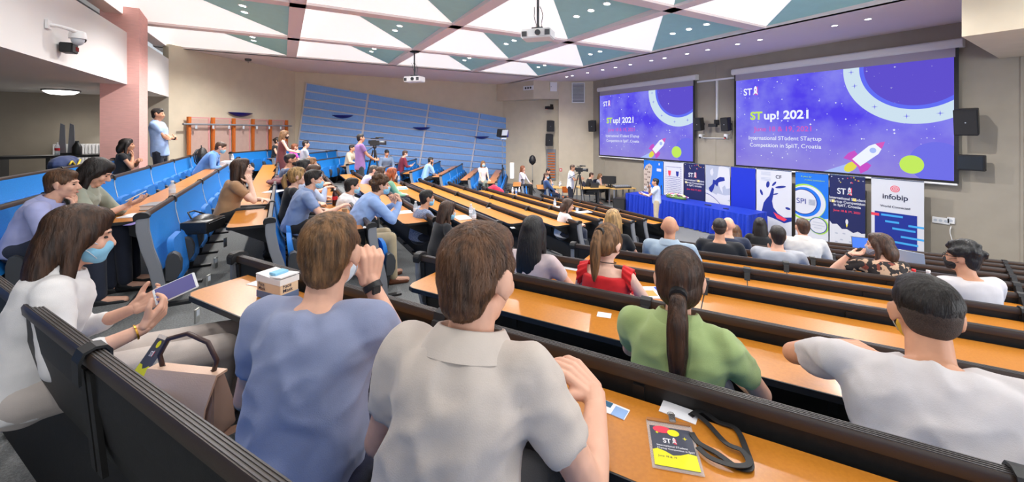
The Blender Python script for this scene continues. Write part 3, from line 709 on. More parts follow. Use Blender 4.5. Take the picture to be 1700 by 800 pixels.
# ------------------------------------------------------------------ front table under a pleated cloth
M_CLOTH = mat('royal_blue_satin_cloth', srgb(8, 50, 178), .55, noise_amt=.05, nscale=20)
x0, x1, y0, y1, zt = 11.24, 12.16, 6.5, 11.1, .76
tb = thing('long_table', 'long table hidden by a royal blue cloth in front of the banners', 'table', (11.7, 8.8, 0))
mb = MB(); mb.b2((x0 + .03, y0 + .03, zt - .035), (x1 - .03, y1 - .03, zt - .006)); mb.build('table_top', M_WOODL, tb)
for yy in (y0 + .15, (y0 + y1) / 2, y1 - .15):
    for xx in (x0 + .12, x1 - .12): MB().b2((xx - .02, yy - .02, 0), (xx + .02, yy + .02, zt - .035)).build('leg', M_GREY, tb)
cl = thing('tablecloth', 'royal blue pleated cloth covering the long front table', 'tablecloth', (11.7, 8.8, 0))
MB().b2((x0 - .01, y0 - .01, zt - .004), (x1 + .01, y1 + .01, zt + .004)).build('cloth_top', M_CLOTH, cl)
mb = MB(); path = []
def seg(a, b, nrm):
    L = (Vector(b) - Vector(a)).length; n = int(L / .016)
    for i in range(n): path.append((Vector(a).lerp(Vector(b), i / n), Vector(nrm), ))
seg((x0, y0), (x0, y1), (-1, 0)); seg((x0, y1), (x1, y1), (0, 1)); seg((x1, y1), (x1, y0), (1, 0)); seg((x1, y0), (x0, y0), (0, -1))
rows = []
for zi, amp in ((zt, .004), (zt - .05, .012), (zt - .25, .022), (.35, .030), (.02, .042)):
    ring = []
    for i, (p, nn) in enumerate(path):
        ph = i * .016; a = amp * (math.sin(ph * 42 + math.sin(ph * 5) * 2.0) + .5 * math.sin(ph * 23 + 1)) + (zt - zi) * .03
        ring.append((p.x + nn.x * (a + .012), p.y + nn.y * (a + .012), zi))
    rows.append(ring)
mb.loft(rows, cap=False); mb.build('pleated_skirt', M_CLOTH, cl, smooth='all')
# flower arrangement
c = at(1131, 333, 0) if 0 else Vector((11.85, 9.35, zt))
fa = thing('flower_arrangement', 'low centrepiece of white, pink and lime flowers on the blue tablecloth', 'flowers', c)
M_GRN = mat('leaf_green', srgb(92, 128, 58), .6, noise_amt=.3, nscale=30)
mb = MB(); mb.ell(c + Vector((0, 0, .05)), (.14, .42, .09), nu=16); mb.build('foliage', M_GRN, fa, smooth='all')
rnd = random.Random(9); FM = [mat('white_petals', srgb(240, 236, 232), .6), mat('pink_petals', srgb(198, 92, 150), .6), mat('lime_petals', srgb(200, 214, 110), .6), mat('cream_petals', srgb(244, 226, 190), .6), mat('violet_petals', srgb(128, 70, 130), .6)]
for i in range(84):
    a = rnd.uniform(0, 6.28); q = math.sqrt(rnd.random()); x, y = .13 * q * math.cos(a), .44 * q * math.sin(a); z = .06 + .09 * math.sqrt(1 - q * q) + rnd.uniform(0, .02)
    p = c + Vector((x, y, z)); mb = MB(); r_ = rnd.uniform(.03, .05)
    for j in range(6):
        b = j * math.pi / 3; mb.ell(p + Vector((math.cos(b) * r_ * .6, math.sin(b) * r_ * .6, 0)), (r_ * .55, r_ * .55, r_ * .35), nu=6, nv=4)
    mb.ell(p + Vector((0, 0, r_ * .3)), (r_ * .3,) * 3, nu=6, nv=4); mb.build('blossom', rnd.choice(FM), fa, smooth='all')
def tabletop_item(name, label, cat, mb, m, **k): return mb.build(name, m, **k)
# microphones and small items on the cloth
def microphone(loc, rz, label, up=False, grp=None):
    t = thing('microphone', label, 'microphone', loc, grp, rz=rz)
    if up:
        MB().lathe((0, 0, 0), [(.05, 0), (.05, .01), (.008, .014), (.006, .03)]).build('base', M_BLACK, t, smooth=True)
        MB().cyl((0, 0, .02), (0, 0, .28), .010, .012, 10).build('stem', M_BLACK, t, smooth=True); MB().cyl((0, 0, .28), (0, 0, .36), .02, .018, 12).build('head', M_DGREY, t, smooth=True)
    else:
        MB().cyl((0, 0, .022), (.17, 0, .018), .017, .012, 12).build('body', M_BLACK, t, smooth=True); MB().ell((-.02, 0, .024), (.026, .024, .024)).build('grille', M_DGREY, t, smooth='all')
    return t
microphone((12.0, 10.1, zt + .004), 0, 'upright black microphone stand left of the flowers on the blue table', True)
microphone((11.6, 7.9, zt + .004), R(100), 'handheld microphone lying on the middle of the blue cloth')
tg = thing('remote_control', 'small dark remote lying on the blue cloth right of the microphone', 'remote', (11.55, 7.35, zt + .004), rz=R(95))
MB().box((0, 0, .01), (.16, .045, .02)).build('body', M_BLACK, tg, bevel=.004); MB().box((.02, 0, .021), (.08, .03, .002)).build('button_field', M_DGREY, tg)

# ------------------------------------------------------------------ wall equipment at the front
def face(px, X): return None
def speaker(c, yaw, w, h, d, label, grp='wall loudspeakers', tilt=8):
    t = thing('loudspeaker', label, 'speaker', c, grp, rz=yaw)      # front faces local -y
    rm = Euler((R(tilt), 0, 0)).to_matrix()
    mb = MB(); pl = [(-w / 2, -d / 2), (w / 2, -d / 2), (w * .36, d / 2), (-w * .36, d / 2)]
    mb.sweep([rm @ Vector((x, y, -h / 2)) for x, y in pl], rm @ Vector((0, 0, h))); mb.build('cabinet', M_BLACK, t, bevel=.01)
    mb = MB(); mb.box(rm @ Vector((0, -d / 2 - .004, 0)), (w * .9, .008, h * .92), rm); mb.build('grille', M_DGREY if 0 else mat('speaker_grille', (.02, .02, .022), .8, bump=.4, bscale=300), t)
    mb = MB(); mb.box((0, d / 2 + .06, 0), (.05, .14, .08)); mb.build('bracket', M_BLACK, t)
    mb = MB(); mb.cyl(rm @ Vector((0, -d / 2 - .009, 0)), rm @ Vector((0, -d / 2 - .012, 0)), .012, n=10); mb.build('badge', M_LGREY, t)
    return t
YW = R(-90)   # faces -x
p = at(1161, 206, at_x(1161, 12.7)); speaker(p, YW, .28, .44, .26, 'black wall loudspeaker just right of the left screen')
p = at(1206, 206, at_x(1206, 12.7)); speaker(p, YW, .26, .44, .26, 'black wall loudspeaker just left of the large right screen')
p = at(984, 209, 19.0); speaker(p, R(-60), .34, .52, .3, 'black wall loudspeaker on the corner column left of the left screen')
p = at(913, 209, 19.6); speaker(p, R(-20), .36, .52, .3, 'upper of the two black loudspeakers stacked in the corner')
p = at(911, 232, 19.6); speaker(p, R(-20), .36, .56, .3, 'lower of the two black loudspeakers stacked in the corner')
p = at(1607, 202, at_x(1607, 12.6)); speaker(p, YW, .36, .55, .34, 'large black wall loudspeaker right of the large screen')
p = at(1612, 270, at_x(1612, 12.75))
t = thing('wall_monitor', 'black box monitor on the wall below the right-hand loudspeaker', 'monitor', p, rz=YW)
MB().box((0, 0, 0), (.42, .10, .34)).build('housing', M_BLACK, t, bevel=.01); MB().box((0, -.055, 0), (.36, .008, .28)).build('screen', M_GLASSD, t); MB().box((0, .09, 0), (.1, .1, .1)).build('bracket', M_DGREY, t)
# soundbar and conduits
p = at(1184, 208, at_x(1184, 12.75))
t = thing('line_array_sensor', 'horizontal black device on a bracket between the two screens', 'sensor', p, rz=YW)
MB().box((0, -.02, 0), (.30, .10, .11)).build('body', M_BLACK, t, bevel=.01); MB().box((.05, .12, .1), (.03, .28, .18)).build('bracket', M_DGREY, t)
def conduit(label, pts, r=.018, name='cable_conduit'):
    mb = MB()
    for a, b in zip(pts[:-1], pts[1:]):
        a = Vector(a); b = Vector(b); lo = [min(a[i], b[i]) - r for i in range(3)]; hi = [max(a[i], b[i]) + r for i in range(3)]; mb.b2(lo, hi)
    return mb.build(name, M_WPLAST, label=label, cat='cable duct')
a = at(1190, 200, at_x(1190, 12.96)); conduit('vertical white cable duct between the two screens', [(12.97, a.y, a.z), (12.97, a.y, 4.83)], .028)
conduit('horizontal white cable duct joining the casings of the two screens', [(12.97, 7.98, 4.86), (12.97, 9.30, 4.86)], .03)
conduit('thin white cable duct under the loudspeakers between the screens', [(12.97, 8.2, 2.86), (12.97, 9.1, 2.86)], .012)
def ptz(c, yaw, label, red=False, s=1.0, grp='dome cameras under the loudspeakers'):
    t = thing('dome_camera', label, 'camera', c, grp, rz=yaw)
    MB().lathe((0, 0, 0), [(.05 * s, .07 * s), (.06 * s, .06 * s), (.062 * s, 0), (.05 * s, -.05 * s), (.02 * s, -.075 * s)]).build('housing', M_WPLAST, t, smooth=True)
    MB().ell((0, -.03 * s, -.04 * s), (.038 * s, .04 * s, .04 * s)).build('lens_ball', M_BLACK, t, smooth='all')
    MB().box((0, .10 * s, .06 * s), (.03 * s, .24 * s, .03 * s)).build('arm', M_WPLAST, t)
    if red: MB().ell((0, -.06 * s, -.07 * s), (.014 * s,) * 3).build('red_light', emat('red_led', (255, 40, 20), 2.0), t)
p = at(1163, 226, at_x(1163, 12.8)); ptz(p, YW, 'small white dome camera under the left of the two middle loudspeakers')
p = at(1205, 226, at_x(1205, 12.8)); ptz(p, YW, 'small white dome camera with a red light under the right middle loudspeaker', True)
# sockets on the front wall at the right
for px, w_, lab in ((1562, .28, 'wide white socket plate on the front wall right of the banners'), (1579, .12, 'white switch box with a cable on the front wall at the far right')):
    p = at(px, 366, at_x(px, 12.98)); t = thing('wall_socket', lab, 'socket', p, rz=YW)
    MB().box((0, 0, 0), (w_, .03, .14)).build('plate', M_WPLAST, t, bevel=.006)
    for i in range(3 if w_ > .2 else 1): MB().cyl((-w_ * .3 + i * w_ * .3 if w_ > .2 else 0, -.017, 0), (-w_ * .3 + i * w_ * .3 if w_ > .2 else 0, -.022, 0), .03, n=14).build('outlet', M_LGREY, t)
p = at(1579, 372, at_x(1579, 12.95))
MB().tube([p + Vector((0, 0, -.05 - .08 * i)) + Vector((0, .02 * math.sin(i * 1.1), 0)) for i in range(12)], .008).build('cable', M_WPLAST, label='loose white cable hanging from the switch box on the front wall', cat='cable', smooth='all')
# ventilation grille on the corner column, panel and socket strip on the soffit
cd = (Vector(P6) - Vector((11.62, 15.88))).normalized(); cn = Vector((cd.y, -cd.x)); cn = cn if cn.dot(Vector(P5)) < 0 else -cn
cyaw = math.atan2(-cn.x, cn.y) + math.pi
def on_line(px, py, a, b, back=0.0):
    r = ray(px); a = Vector(a); b = Vector(b); d = b - a
    t = (a.x * d.y - a.y * d.x) / (r.x * d.y - r.y * d.x); t -= back
    return at(px, py, t)
p = on_line(960, 154, (11.62, 15.88), P6, .06)
t = thing('vent_grille', 'tall slatted ventilation grille high on the corner column', 'vent', p, rz=cyaw)
MB().box((0, .0, 0), (.62, .04, .98)).build('frame', M_WPLAST, t)
for i in range(16): MB().box((0, -.03, -.42 + i * .056), (.54, .03, .03), (R(35), 0, 0)).build('slat', M_GREY, t)
p = on_line(919, 144, (10.35, 16.15), (11.62, 15.86), .05)
t = thing('access_panel', 'white square access panel on the soffit box by the corner', 'panel', p, rz=R(-13)); MB().box((0, 0, 0), (.36, .03, .44)).build('door', M_WPLAST, t, bevel=.004); MB().cyl((-.13, -.02, 0), (-.13, -.03, 0), .02, n=10).build('lock', M_GREY, t)
p = on_line(877, 146, (9.6, 18.5), (10.35, 16.15), .07)
t = thing('socket_strip', 'white strip with three round sockets on the left face of the soffit box', 'socket', p, rz=R(-72.3)); MB().box((0, 0, 0), (.62, .04, .20)).build('plate', M_WPLAST, t, bevel=.004)
for i in range(3): MB().cyl((-.14 + i * .15, -.02, 0), (-.14 + i * .15, -.035, 0), .05, n=14).build('outlet', M_BLACK, t)
p = on_line(912, 179, P4, (11.9, 15.95), .3)
t = thing('wall_projector', 'small black device on a bracket above the corner loudspeakers', 'projector', p, rz=R(-70)); MB().box((0, 0, 0), (.2, .46, .14)).build('body', M_BLACK, t, bevel=.01); MB().box((0, .2, .12), (.05, .2, .12)).build('bracket', M_BLACK, t); MB().ell((0, -.2, -.05), (.03, .03, .03)).build('red_light', emat('red_led_dim', (200, 30, 30), 1.0), t)
# doorway / window with orange slats in the corner
p = on_line(915, 273, P4, (11.9, 15.95), .05)
t = thing('slatted_window_shutter', 'tall narrow shutter with orange wooden slats beside the corner', 'window shutter', p, rz=R(-48))
MB().box((0, 0, .0), (.46, .05, 1.5)).build('frame', M_GREY, t)
for i in range(10): MB().box((.02, -.035, -.62 + i * .13), (.36, .03, .06)).build('slat', M_POST, t)
p = on_line(931, 282, P4, (11.9, 15.95), .35); p = at(931, 282, 19.2)
t = thing('fire_alarm_button', 'red fire alarm call point by the slatted shutter', 'alarm', p, rz=R(-45)); MB().box((0, 0, 0), (.12, .06, .14)).build('box', mat('alarm_red', srgb(200, 30, 30), .4), t); MB().box((0, -.032, 0), (.06, .004, .07)).build('window', M_WPLAST, t)
# beige box hanging from the ceiling at the far right and camera mount
mb = MB(); mb.prism([(9.4, 2.05), (9.4, .2), (12.9, .2), (12.9, 2.28)], ZC - .9, ZC); struct('trim_2', mb, M_WALL)
# ------------------------------------------------------------------ blue slatted acoustic wall
YS = 18.36
def on_y(px, py, Y): return at(px, py, at_y(px, Y))
q = [on_y(508, 137, YS), on_y(858, 198, YS), on_y(841, 296, YS), on_y(490, 268, YS)]
# bottom edge continues down to the floor behind the seats
def cont(a, b, k): return a + (b - a) * k
q[3] = cont(q[0], q[3], 1.35); q[2] = cont(q[1], q[2], 1.25)
t = thing('acoustic_wall_panel', 'large tilted light-blue slatted acoustic panel on the left wall', 'wall panel', (q[0] + q[2]) / 2)
M_ACB = mat('light_blue_acoustic_board', srgb(122, 164, 222), .8, noise_amt=.06, nscale=9, stretch=(4, 1, .6))
M_ACJ = mat('pale_joint_strip', srgb(206, 202, 208), .7)
mb = MB(); mb.add([v + Vector((0, .06, 0)) for v in q] + [v + Vector((0, .12, 0)) for v in q], [(0, 1, 2, 3), (7, 6, 5, 4), (0, 4, 5, 1), (1, 5, 6, 2), (2, 6, 7, 3), (3, 7, 4, 0)]); mb.build('backing', M_ACJ, t)
cu = [0, .245, .52, .785, 1.0]; nr = 13
bil = lambda u, v: (q[0] * (1 - u) + q[1] * u) * (1 - v) + (q[3] * (1 - u) + q[2] * u) * v
for a in range(4):
    for r_ in range(nr):
        u0, u1 = cu[a] + .005, cu[a + 1] - .005; v0, v1 = r_ / nr + .0075, (r_ + 1) / nr - .0075
        vs = [bil(u0, v0), bil(u1, v0), bil(u1, v1), bil(u0, v1)]
        mb = MB(); mb.add([v for v in vs] + [v + Vector((0, .07, 0)) for v in vs], [(0, 1, 2, 3), (0, 4, 5, 1), (1, 5, 6, 2), (2, 6, 7, 3), (3, 7, 4, 0)]); mb.build('blue_board', M_ACB, t)
# blue boat-shaped wall lights
M_SC = mat('dark_blue_glazed_metal', srgb(20, 24, 130), .3, coat=.4)
def sconce(c, rz, label, power=0, w=.5):
    t = thing('wall_light', label, 'wall light', c, 'boat-shaped blue wall lights', rz=rz)
    rings = []
    for i in range(17):
        u = -1 + 2 * i / 16; ww = w * u; h = .13 * (1 - u * u) + .006; dd = .16 * math.sqrt(max(0, 1 - u * u)) + .01
        rings.append([Vector((ww, 0, .02)), Vector((ww, -dd, .02)), Vector((ww, -dd * .7, .02 - h * .6)), Vector((ww, -.01, .02 - h))])
    MB().loft(rings).build('bowl', M_SC, t, smooth=True)
    MB().box((0, .02, -.02), (.12, .05, .08)).build('wall_mount', M_DGREY, t)
    if power:
        l = lamp_area('wall_light_glow', Vector(c) + Vector((0, -.1, .08)), (R(180), 0, 0), .5, power, (1, .97, .92), .12)
for px, py, w_, lab in ((569, 192, .42, 'blue boat-shaped wall light high on the left part of the slatted panel'), (700, 212, .42, 'blue boat-shaped wall light in the middle of the slatted panel'), (800, 227, .42, 'blue boat-shaped wall light low on the right part of the slatted panel')):
    p = on_y(px, py, YS - .02); sconce(p, 0, lab, 0, w_)
p = on_line(399, 188, P1, P2, .06); wl_yaw = math.atan2(P2[1] - P1[1], P2[0] - P1[0]); sconce(p, wl_yaw, 'blue boat-shaped wall light above the wooden frames on the beige wall', 0, .5)
# wooden drawing-board frames on the slanted wall
pxs = [312, 352, 386.5, 418.5, 447.5, 474.5]; tops = [191, 193, 194, 195.5, 196.5, 197.5]
t = thing('wooden_wall_frame', 'row of orange wooden uprights with pink boards between on the beige wall', 'wall frame', on_line(390, 260, P1, P2, .1))
wd = Vector((P2[0] - P1[0], P2[1] - P1[1], 0)).normalized(); wn = Vector((wd.y, -wd.x, 0))
tops3 = []
M_PBD = mat('dusty_pink_board', srgb(190, 160, 148), .85, noise_amt=.03, nscale=8); M_PFR = mat('pink_frame', srgb(206, 150, 148), .7)
for px, py in zip(pxs, tops):
    p = on_line(px, py, P1, P2, .12); p.z = 3.52; tops3.append(p)
    mb = MB(); mb.add([], []); a = .045; b = .028
    for sgn in (1,):
        vs = [p + wd * -a, p + wd * a, p + wd * a + wn * .07, p + wd * -a + wn * .07]
        bot = p - Vector((0, 0, 2.1)); vb = [bot + wd * -b, bot + wd * b, bot + wd * b + wn * .06, bot + wd * -b + wn * .06]
        mb.add(vs + vb, [(0, 1, 2, 3), (7, 6, 5, 4), (0, 4, 5, 1), (1, 5, 6, 2), (2, 6, 7, 3), (3, 7, 4, 0)])
    mb.build('upright', M_POST, t)
for a, b in zip(tops3[:-1], tops3[1:]):
    a0 = a + wd * .07 - wn * .02; b0 = b - wd * .07 - wn * .02; dz = Vector((0, 0, -2.1)); up = Vector((0, 0, -.06))
    mb = MB(); mb.add([a0 + up, b0 + up, b0 + dz, a0 + dz], [(0, 1, 2, 3)]); mb.add([v - wn * .04 for v in [a0 + up, b0 + up, b0 + dz, a0 + dz]], [(3, 2, 1, 0)]); mb.build('board', M_PBD, t)
    mb = MB(); mb.sweep([a0 + up * .0, b0 + up * .0, b0 + up * .7, a0 + up * .7], wn * .02); mb.sweep([b0 - wd * .05, b0, b0 + dz, b0 - wd * .05 + dz], wn * .02); mb.sweep([a0, a0 + wd * .02, a0 + wd * .02 + dz, a0 + dz], wn * .02); mb.build('board_frame', M_PFR, t)
mb = MB(); mb.tube([tops3[0] - wd * .25 + wn * .12 - Vector((0, 0, .22)), tops3[-1] + wd * .15 + wn * .12 - Vector((0, 0, .22))], .028, 8); mb.build('hanging_rail', M_GREY, t)
for i in range(7):
    f = (i + .25) / 7; p = tops3[0].lerp(tops3[-1], f) + wn * .13 - Vector((0, 0, .30)); MB().box(p, (.05, .05, .1)).build('hook', M_LGREY, t)
# ceiling projectors
def projector(c, yaw, s, label, zceil):
    t = thing('ceiling_projector', label, 'projector', c, 'ceiling projectors', rz=yaw)
    pl = [(-.30, -.20), (.30, -.20), (.31, .18), (.24, .22), (-.24, .22), (-.31, .18)]
    MB().sweep([Vector((x * s, y * s, -.09 * s)) for x, y in pl], (0, 0, .18 * s)).build('body', M_WPLAST, t, bevel=.02 * s)
    MB().cyl((.05 * s, -.20 * s, 0), (.05 * s, -.235 * s, 0), .055 * s, n=18).build('lens', M_GLASSD, t)
    for i in range(8): MB().box((.19 * s + i * .013 * s, -.204 * s, 0), (.006 * s, .012 * s, .11 * s)).build('vent_slot', M_DGREY, t)
    for i in range(8): MB().box((-.27 * s + i * .013 * s, -.204 * s, -.01 * s), (.006 * s, .012 * s, .10 * s)).build('vent_slot', M_DGREY, t)
    MB().cyl((0, 0, .13 * s), (0, 0, zceil - c[2]), .022, n=10).build('drop_pole', M_DGREY, t)
    MB().box((0, 0, .115 * s), (.22 * s, .16 * s, .05 * s)).build('mount_plate', M_DGREY, t)
    MB().box((0, 0, zceil - c[2] - .01), (.2, .2, .03)).build('ceiling_plate', M_BLACK, t)
    for k in range(3):
        a = .07 * (k - 1); MB().tube([Vector((a * s + .02 * math.sin(j * 1.3 + k), -.02 + .12 * s * math.sin(j / 5 * math.pi), .1 * s + .4 * j / 6)) for j in range(7)], .006, 5).build('cable', M_BLACK, t)
projector(at(893, 58, 7.4), R(-48), .92, 'large white projector hanging near the middle of the ceiling with many cables', ZC + .35)
projector(at(688, 132, 12.2), R(-48), .9, 'smaller looking white projector hanging farther away on a long pole', ZC)
p = on_line(412, 102, P1, P2, .6); p.z = ZC - .04; t = thing('smoke_detector', 'small dark detector on the ceiling above the beige wall', 'detector', p); MB().lathe(p, [(.03, -.04), (.09, -.02), (.1, .04)]).build('body', M_DGREY, t, smooth=True); MB().cyl(p + Vector((0, 0, -.05)), p + Vector((0, 0, -.1)), .008, n=6).build('probe', M_BLACK, t)
# security camera and black box on the balcony front
p = at(124, 60, at_x(124, XB + .22))
t = thing('security_camera', 'white swan-neck security camera on the balcony front', 'camera', p)
MB().tube([Vector((XB, p.y - .17, p.z + .10)), Vector((XB + .1, p.y - .13, p.z + .10)), Vector((XB + .2, p.y - .04, p.z + .08)), p + Vector((0, .08, .07))], [.03, .022, .025, .03], 10).build('arm', M_WPLAST, t, smooth=True)
MB().lathe(p + Vector((0, .1, 0)), [(.03, .10), (.085, .08), (.095, .03), (.095, -.02)]).build('housing', M_WPLAST, t, smooth=True)
MB().ell(p + Vector((0, .1, -.03)), (.075, .075, .085)).build('dome', M_LGREY, t, smooth='all'); MB().ell(p + Vector((.045, .125, -.02)), (.04, .045, .05)).build('lens_window', M_BLACK, t, smooth='all')
MB().box((XB + .02, p.y - .17, p.z + .1), (.03, .12, .12)).build('wall_plate', M_WPLAST, t)
p = at(114, 80, at_x(114, XB + .1)); t = thing('display_clock', 'small black box with a red display below the security camera', 'clock', p); MB().box(p, (.14, .2, .14)).build('case', M_BLACK, t, bevel=.01); MB().box(p + Vector((.07, .06, 0)), (.006, .1, .06)).build('display', emat('dim_red_display', (150, 40, 40), .5), t)
# ================================================================== people
SK = {'light': mat('skin_light', srgb(224, 172, 146), .55, noise_amt=.05, nscale=25), 'tan': mat('skin_tan', srgb(206, 150, 118), .55, noise_amt=.05, nscale=25), 'pale': mat('skin_pale', srgb(232, 188, 166), .55, noise_amt=.04, nscale=25)}
HC = {'dark': (38, 28, 24), 'black': (24, 20, 20), 'brown': (84, 56, 38), 'chestnut': (116, 78, 50), 'midbrown': (112, 76, 48), 'lightbrown': (150, 108, 68), 'blonde': (206, 164, 104), 'red': (190, 88, 34), 'ginger': (150, 84, 50), 'grey': (92, 82, 76)}
def hair_mat(c):
    n = 'hair_' + c; r = HC[c]
    if n in MATS: return MATS[n]
    m = mat(n, srgb(*r), .48, col2=srgb(*[int(v * .55) for v in r]), nscale=7, stretch=(9, 9, 1.0), bump=.5, bscale=12, detail=6)
    return m
M_MASK = mat('light_blue_face_mask', srgb(140, 198, 226), .8, bump=.1, bscale=60); M_MASKW = mat('white_face_mask', srgb(214, 226, 236), .8); M_MASKB = mat('black_face_mask', (.012, .012, .014), .7); M_MASKG = mat('grey_face_mask', srgb(150, 156, 172), .8)
M_EYE = mat('dark_eye', (.03, .02, .018), .2); M_LIP = mat('lip', srgb(180, 104, 96), .5)
def cloth(name, rgb, **k): return mat(name, srgb(*rgb), .85, noise_amt=k.pop('amt', .05), nscale=12, bump=.12, bscale=350, sheen=.15, **k)
def ik(sh, wr, l1, l2, pole):
    d = wr - sh; L = min(d.length, (l1 + l2) * .995); d.normalize(); wr = sh + d * L
    a = (l1 * l1 - l2 * l2 + L * L) / (2 * L); h = math.sqrt(max(0, l1 * l1 - a * a))
    p = Vector(pole); p = p - d * p.dot(d); p.normalize()
    return sh + d * a + p * h, wr
def hand_mb(mb, wr, fdir, palm, side, curl=.5, s=1.0, seg=6, spread=.1, thumb=.6):
    """five separate fingers; fdir: wrist to knuckles, palm: palm normal, side: +1 when the thumb lies to fdir x palm"""
    f = Vector(fdir).normalized(); pn = Vector(palm); pn = (pn - f * pn.dot(f)).normalized(); x = f.cross(pn) * side
    kn = wr + f * .088 * s
    for i in range(4):                                     # the palm is four metacarpal pads side by side
        o = x * (.030 - .020 * i) * s
        mb.cone(wr + o * .62 + f * .010 * s, .0155 * s, wr + f * (.084 - abs(i - 1.2) * .004) * s + o, .0125 * s, n=seg)
    mb.cone(wr + x * .018 * s, .017 * s, wr + x * .034 * s + f * .045 * s + pn * .010 * s, .015 * s, n=seg)
    for i, L in enumerate((.070, .079, .073, .058)):
        o = x * (.030 - .020 * i) * s; p = wr + f * (.086 - abs(i - 1.2) * .004) * s + o; a = 0
        for j, (fr, r0, r1) in enumerate(((.46, .0105, .0092), (.30, .0092, .0083), (.24, .0083, .0070))):
            a += curl * (.75, 1.0, .75)[j] * (1 + .08 * (i - 1)); d = f * math.cos(a) + pn * math.sin(a) + x * spread * (1.2 - i) * .35
            d.normalize(); q = p + d * L * fr * s; mb.cone(p, r0 * s, q, r1 * s, n=seg, hemi=2); p = q
    p = wr + x * .034 * s + f * .030 * s + pn * .006 * s; d = (x * .75 + f * .65 + pn * .35 * thumb).normalized()
    q = p + d * .040 * s; mb.cone(p, .0145 * s, q, .0115 * s, n=seg, hemi=2)
    d2 = (d * .8 + f * .5 + pn * .5 * thumb - x * .25 * thumb).normalized(); mb.cone(q, .0115 * s, q + d2 * .032 * s, .0085 * s, n=seg, hemi=2)
from mathutils.bvhtree import BVHTree
def strands(me, n, kind, Hc, HR, tie=None, seed=1):
    bm = bmesh.new(); bm.from_mesh(me); bvh = BVHTree.FromBMesh(bm); bm.faces.ensure_lookup_table()
    ar = np.array([f.calc_area() for f in bm.faces]); cs = np.cumsum(ar); rnd = random.Random(seed)
    wh = Hc + HR @ Vector((.012, -.062, .125)); top = Hc + HR @ Vector((0, .0, .13)); v = []; f_ = []; mi = []
    short = kind in ('short', 'fade', 'crop', 'beard', 'curly')
    for _ in range(n):
        fc = bm.faces[min(int(np.searchsorted(cs, rnd.random() * cs[-1])), len(bm.faces) - 1)]
        p = fc.calc_center_median() + Vector((rnd.gauss(0, .003), rnd.gauss(0, .003), rnd.gauss(0, .003)))
        q = HR.transposed() @ (p - Hc)
        if short:
            L = rnd.uniform(.016, .030) if kind != 'fade' else (.010 if q.z < .05 else .018); base_d = (p - wh); lift = .16; L *= (.5 if q.z < .02 else 1); L *= (.45 if kind == 'fade' and q.z < .05 else 1)
            if q.z > .08 and q.y > 0: base_d = HR @ Vector((rnd.uniform(-.4, .4), 1, .2))
            segs = 2
        else:
            L = rnd.uniform(.06, .13); segs = 4; lift = .02
            if kind in ('ponytail', 'bun') and tie is not None and (p - tie).dot(HR @ Vector((0, 1, 0))) > -.0 and q.z > -.13 and q.y > -.125: base_d = tie - p; L = min(L, max(.02, base_d.length * .8))
            else: base_d = Vector((0, 0, -1)) + (p - top) * (2.0 if q.z > .02 else 0)
        base_d = base_d.normalized() + Vector((rnd.gauss(0, .10 if not short else .22), rnd.gauss(0, .10 if not short else .22), rnd.gauss(0, .06)))
        if kind == 'curly': base_d += Vector((rnd.gauss(0, .8), rnd.gauss(0, .8), rnd.gauss(0, .8))); L = .03
        pts = []; ok = True
        for j in range(segs + 1):
            co, no, _i, _d = bvh.find_nearest(p)
            if co is None or no is None: ok = False; break
            pts.append((co + no * (.0006 + lift * L * (j / segs) ** 1.3), no)); dd = base_d - no * base_d.dot(no)
            if dd.length < 1e-4: dd = Vector((0, 0, -1))
            p = co + dd.normalized() * (L / segs)
        if not ok: continue
        w0 = .0011 if short else .0013; k0 = len(v)
        for j, (c_, no) in enumerate(pts):
            a_ = (pts[min(j + 1, segs)][0] - pts[max(j - 1, 0)][0]).normalized(); s_ = a_.cross(no).normalized() * w0 * (1 - .75 * j / segs)
            v += [c_ - s_, c_ + s_]
        mt_ = rnd.choice((0, 1, 1, 2))
        for j in range(segs): f_.append((k0 + 2 * j, k0 + 2 * j + 1, k0 + 2 * j + 3, k0 + 2 * j + 2)); mi.append(mt_)
    n0 = len(bm.verts); bv = [bm.verts.new(x) for x in v]
    for fc, m_ in zip(f_, mi):
        q = bm.faces.new([bv[i] for i in fc]); q.material_index = m_; q.smooth = True
    bm.to_mesh(me); bm.free()
def ering(c, ux, uy, rx, ry, n=24, e=2.3):
    o = []
    for i in range(n):
        t = 2 * math.pi * i / n; ct, st = math.cos(t), math.sin(t)
        o.append(c + ux * (rx * math.copysign(abs(ct) ** (2 / e), ct)) + uy * (ry * math.copysign(abs(st) ** (2 / e), st)))
    return o
PEOPLE = {}
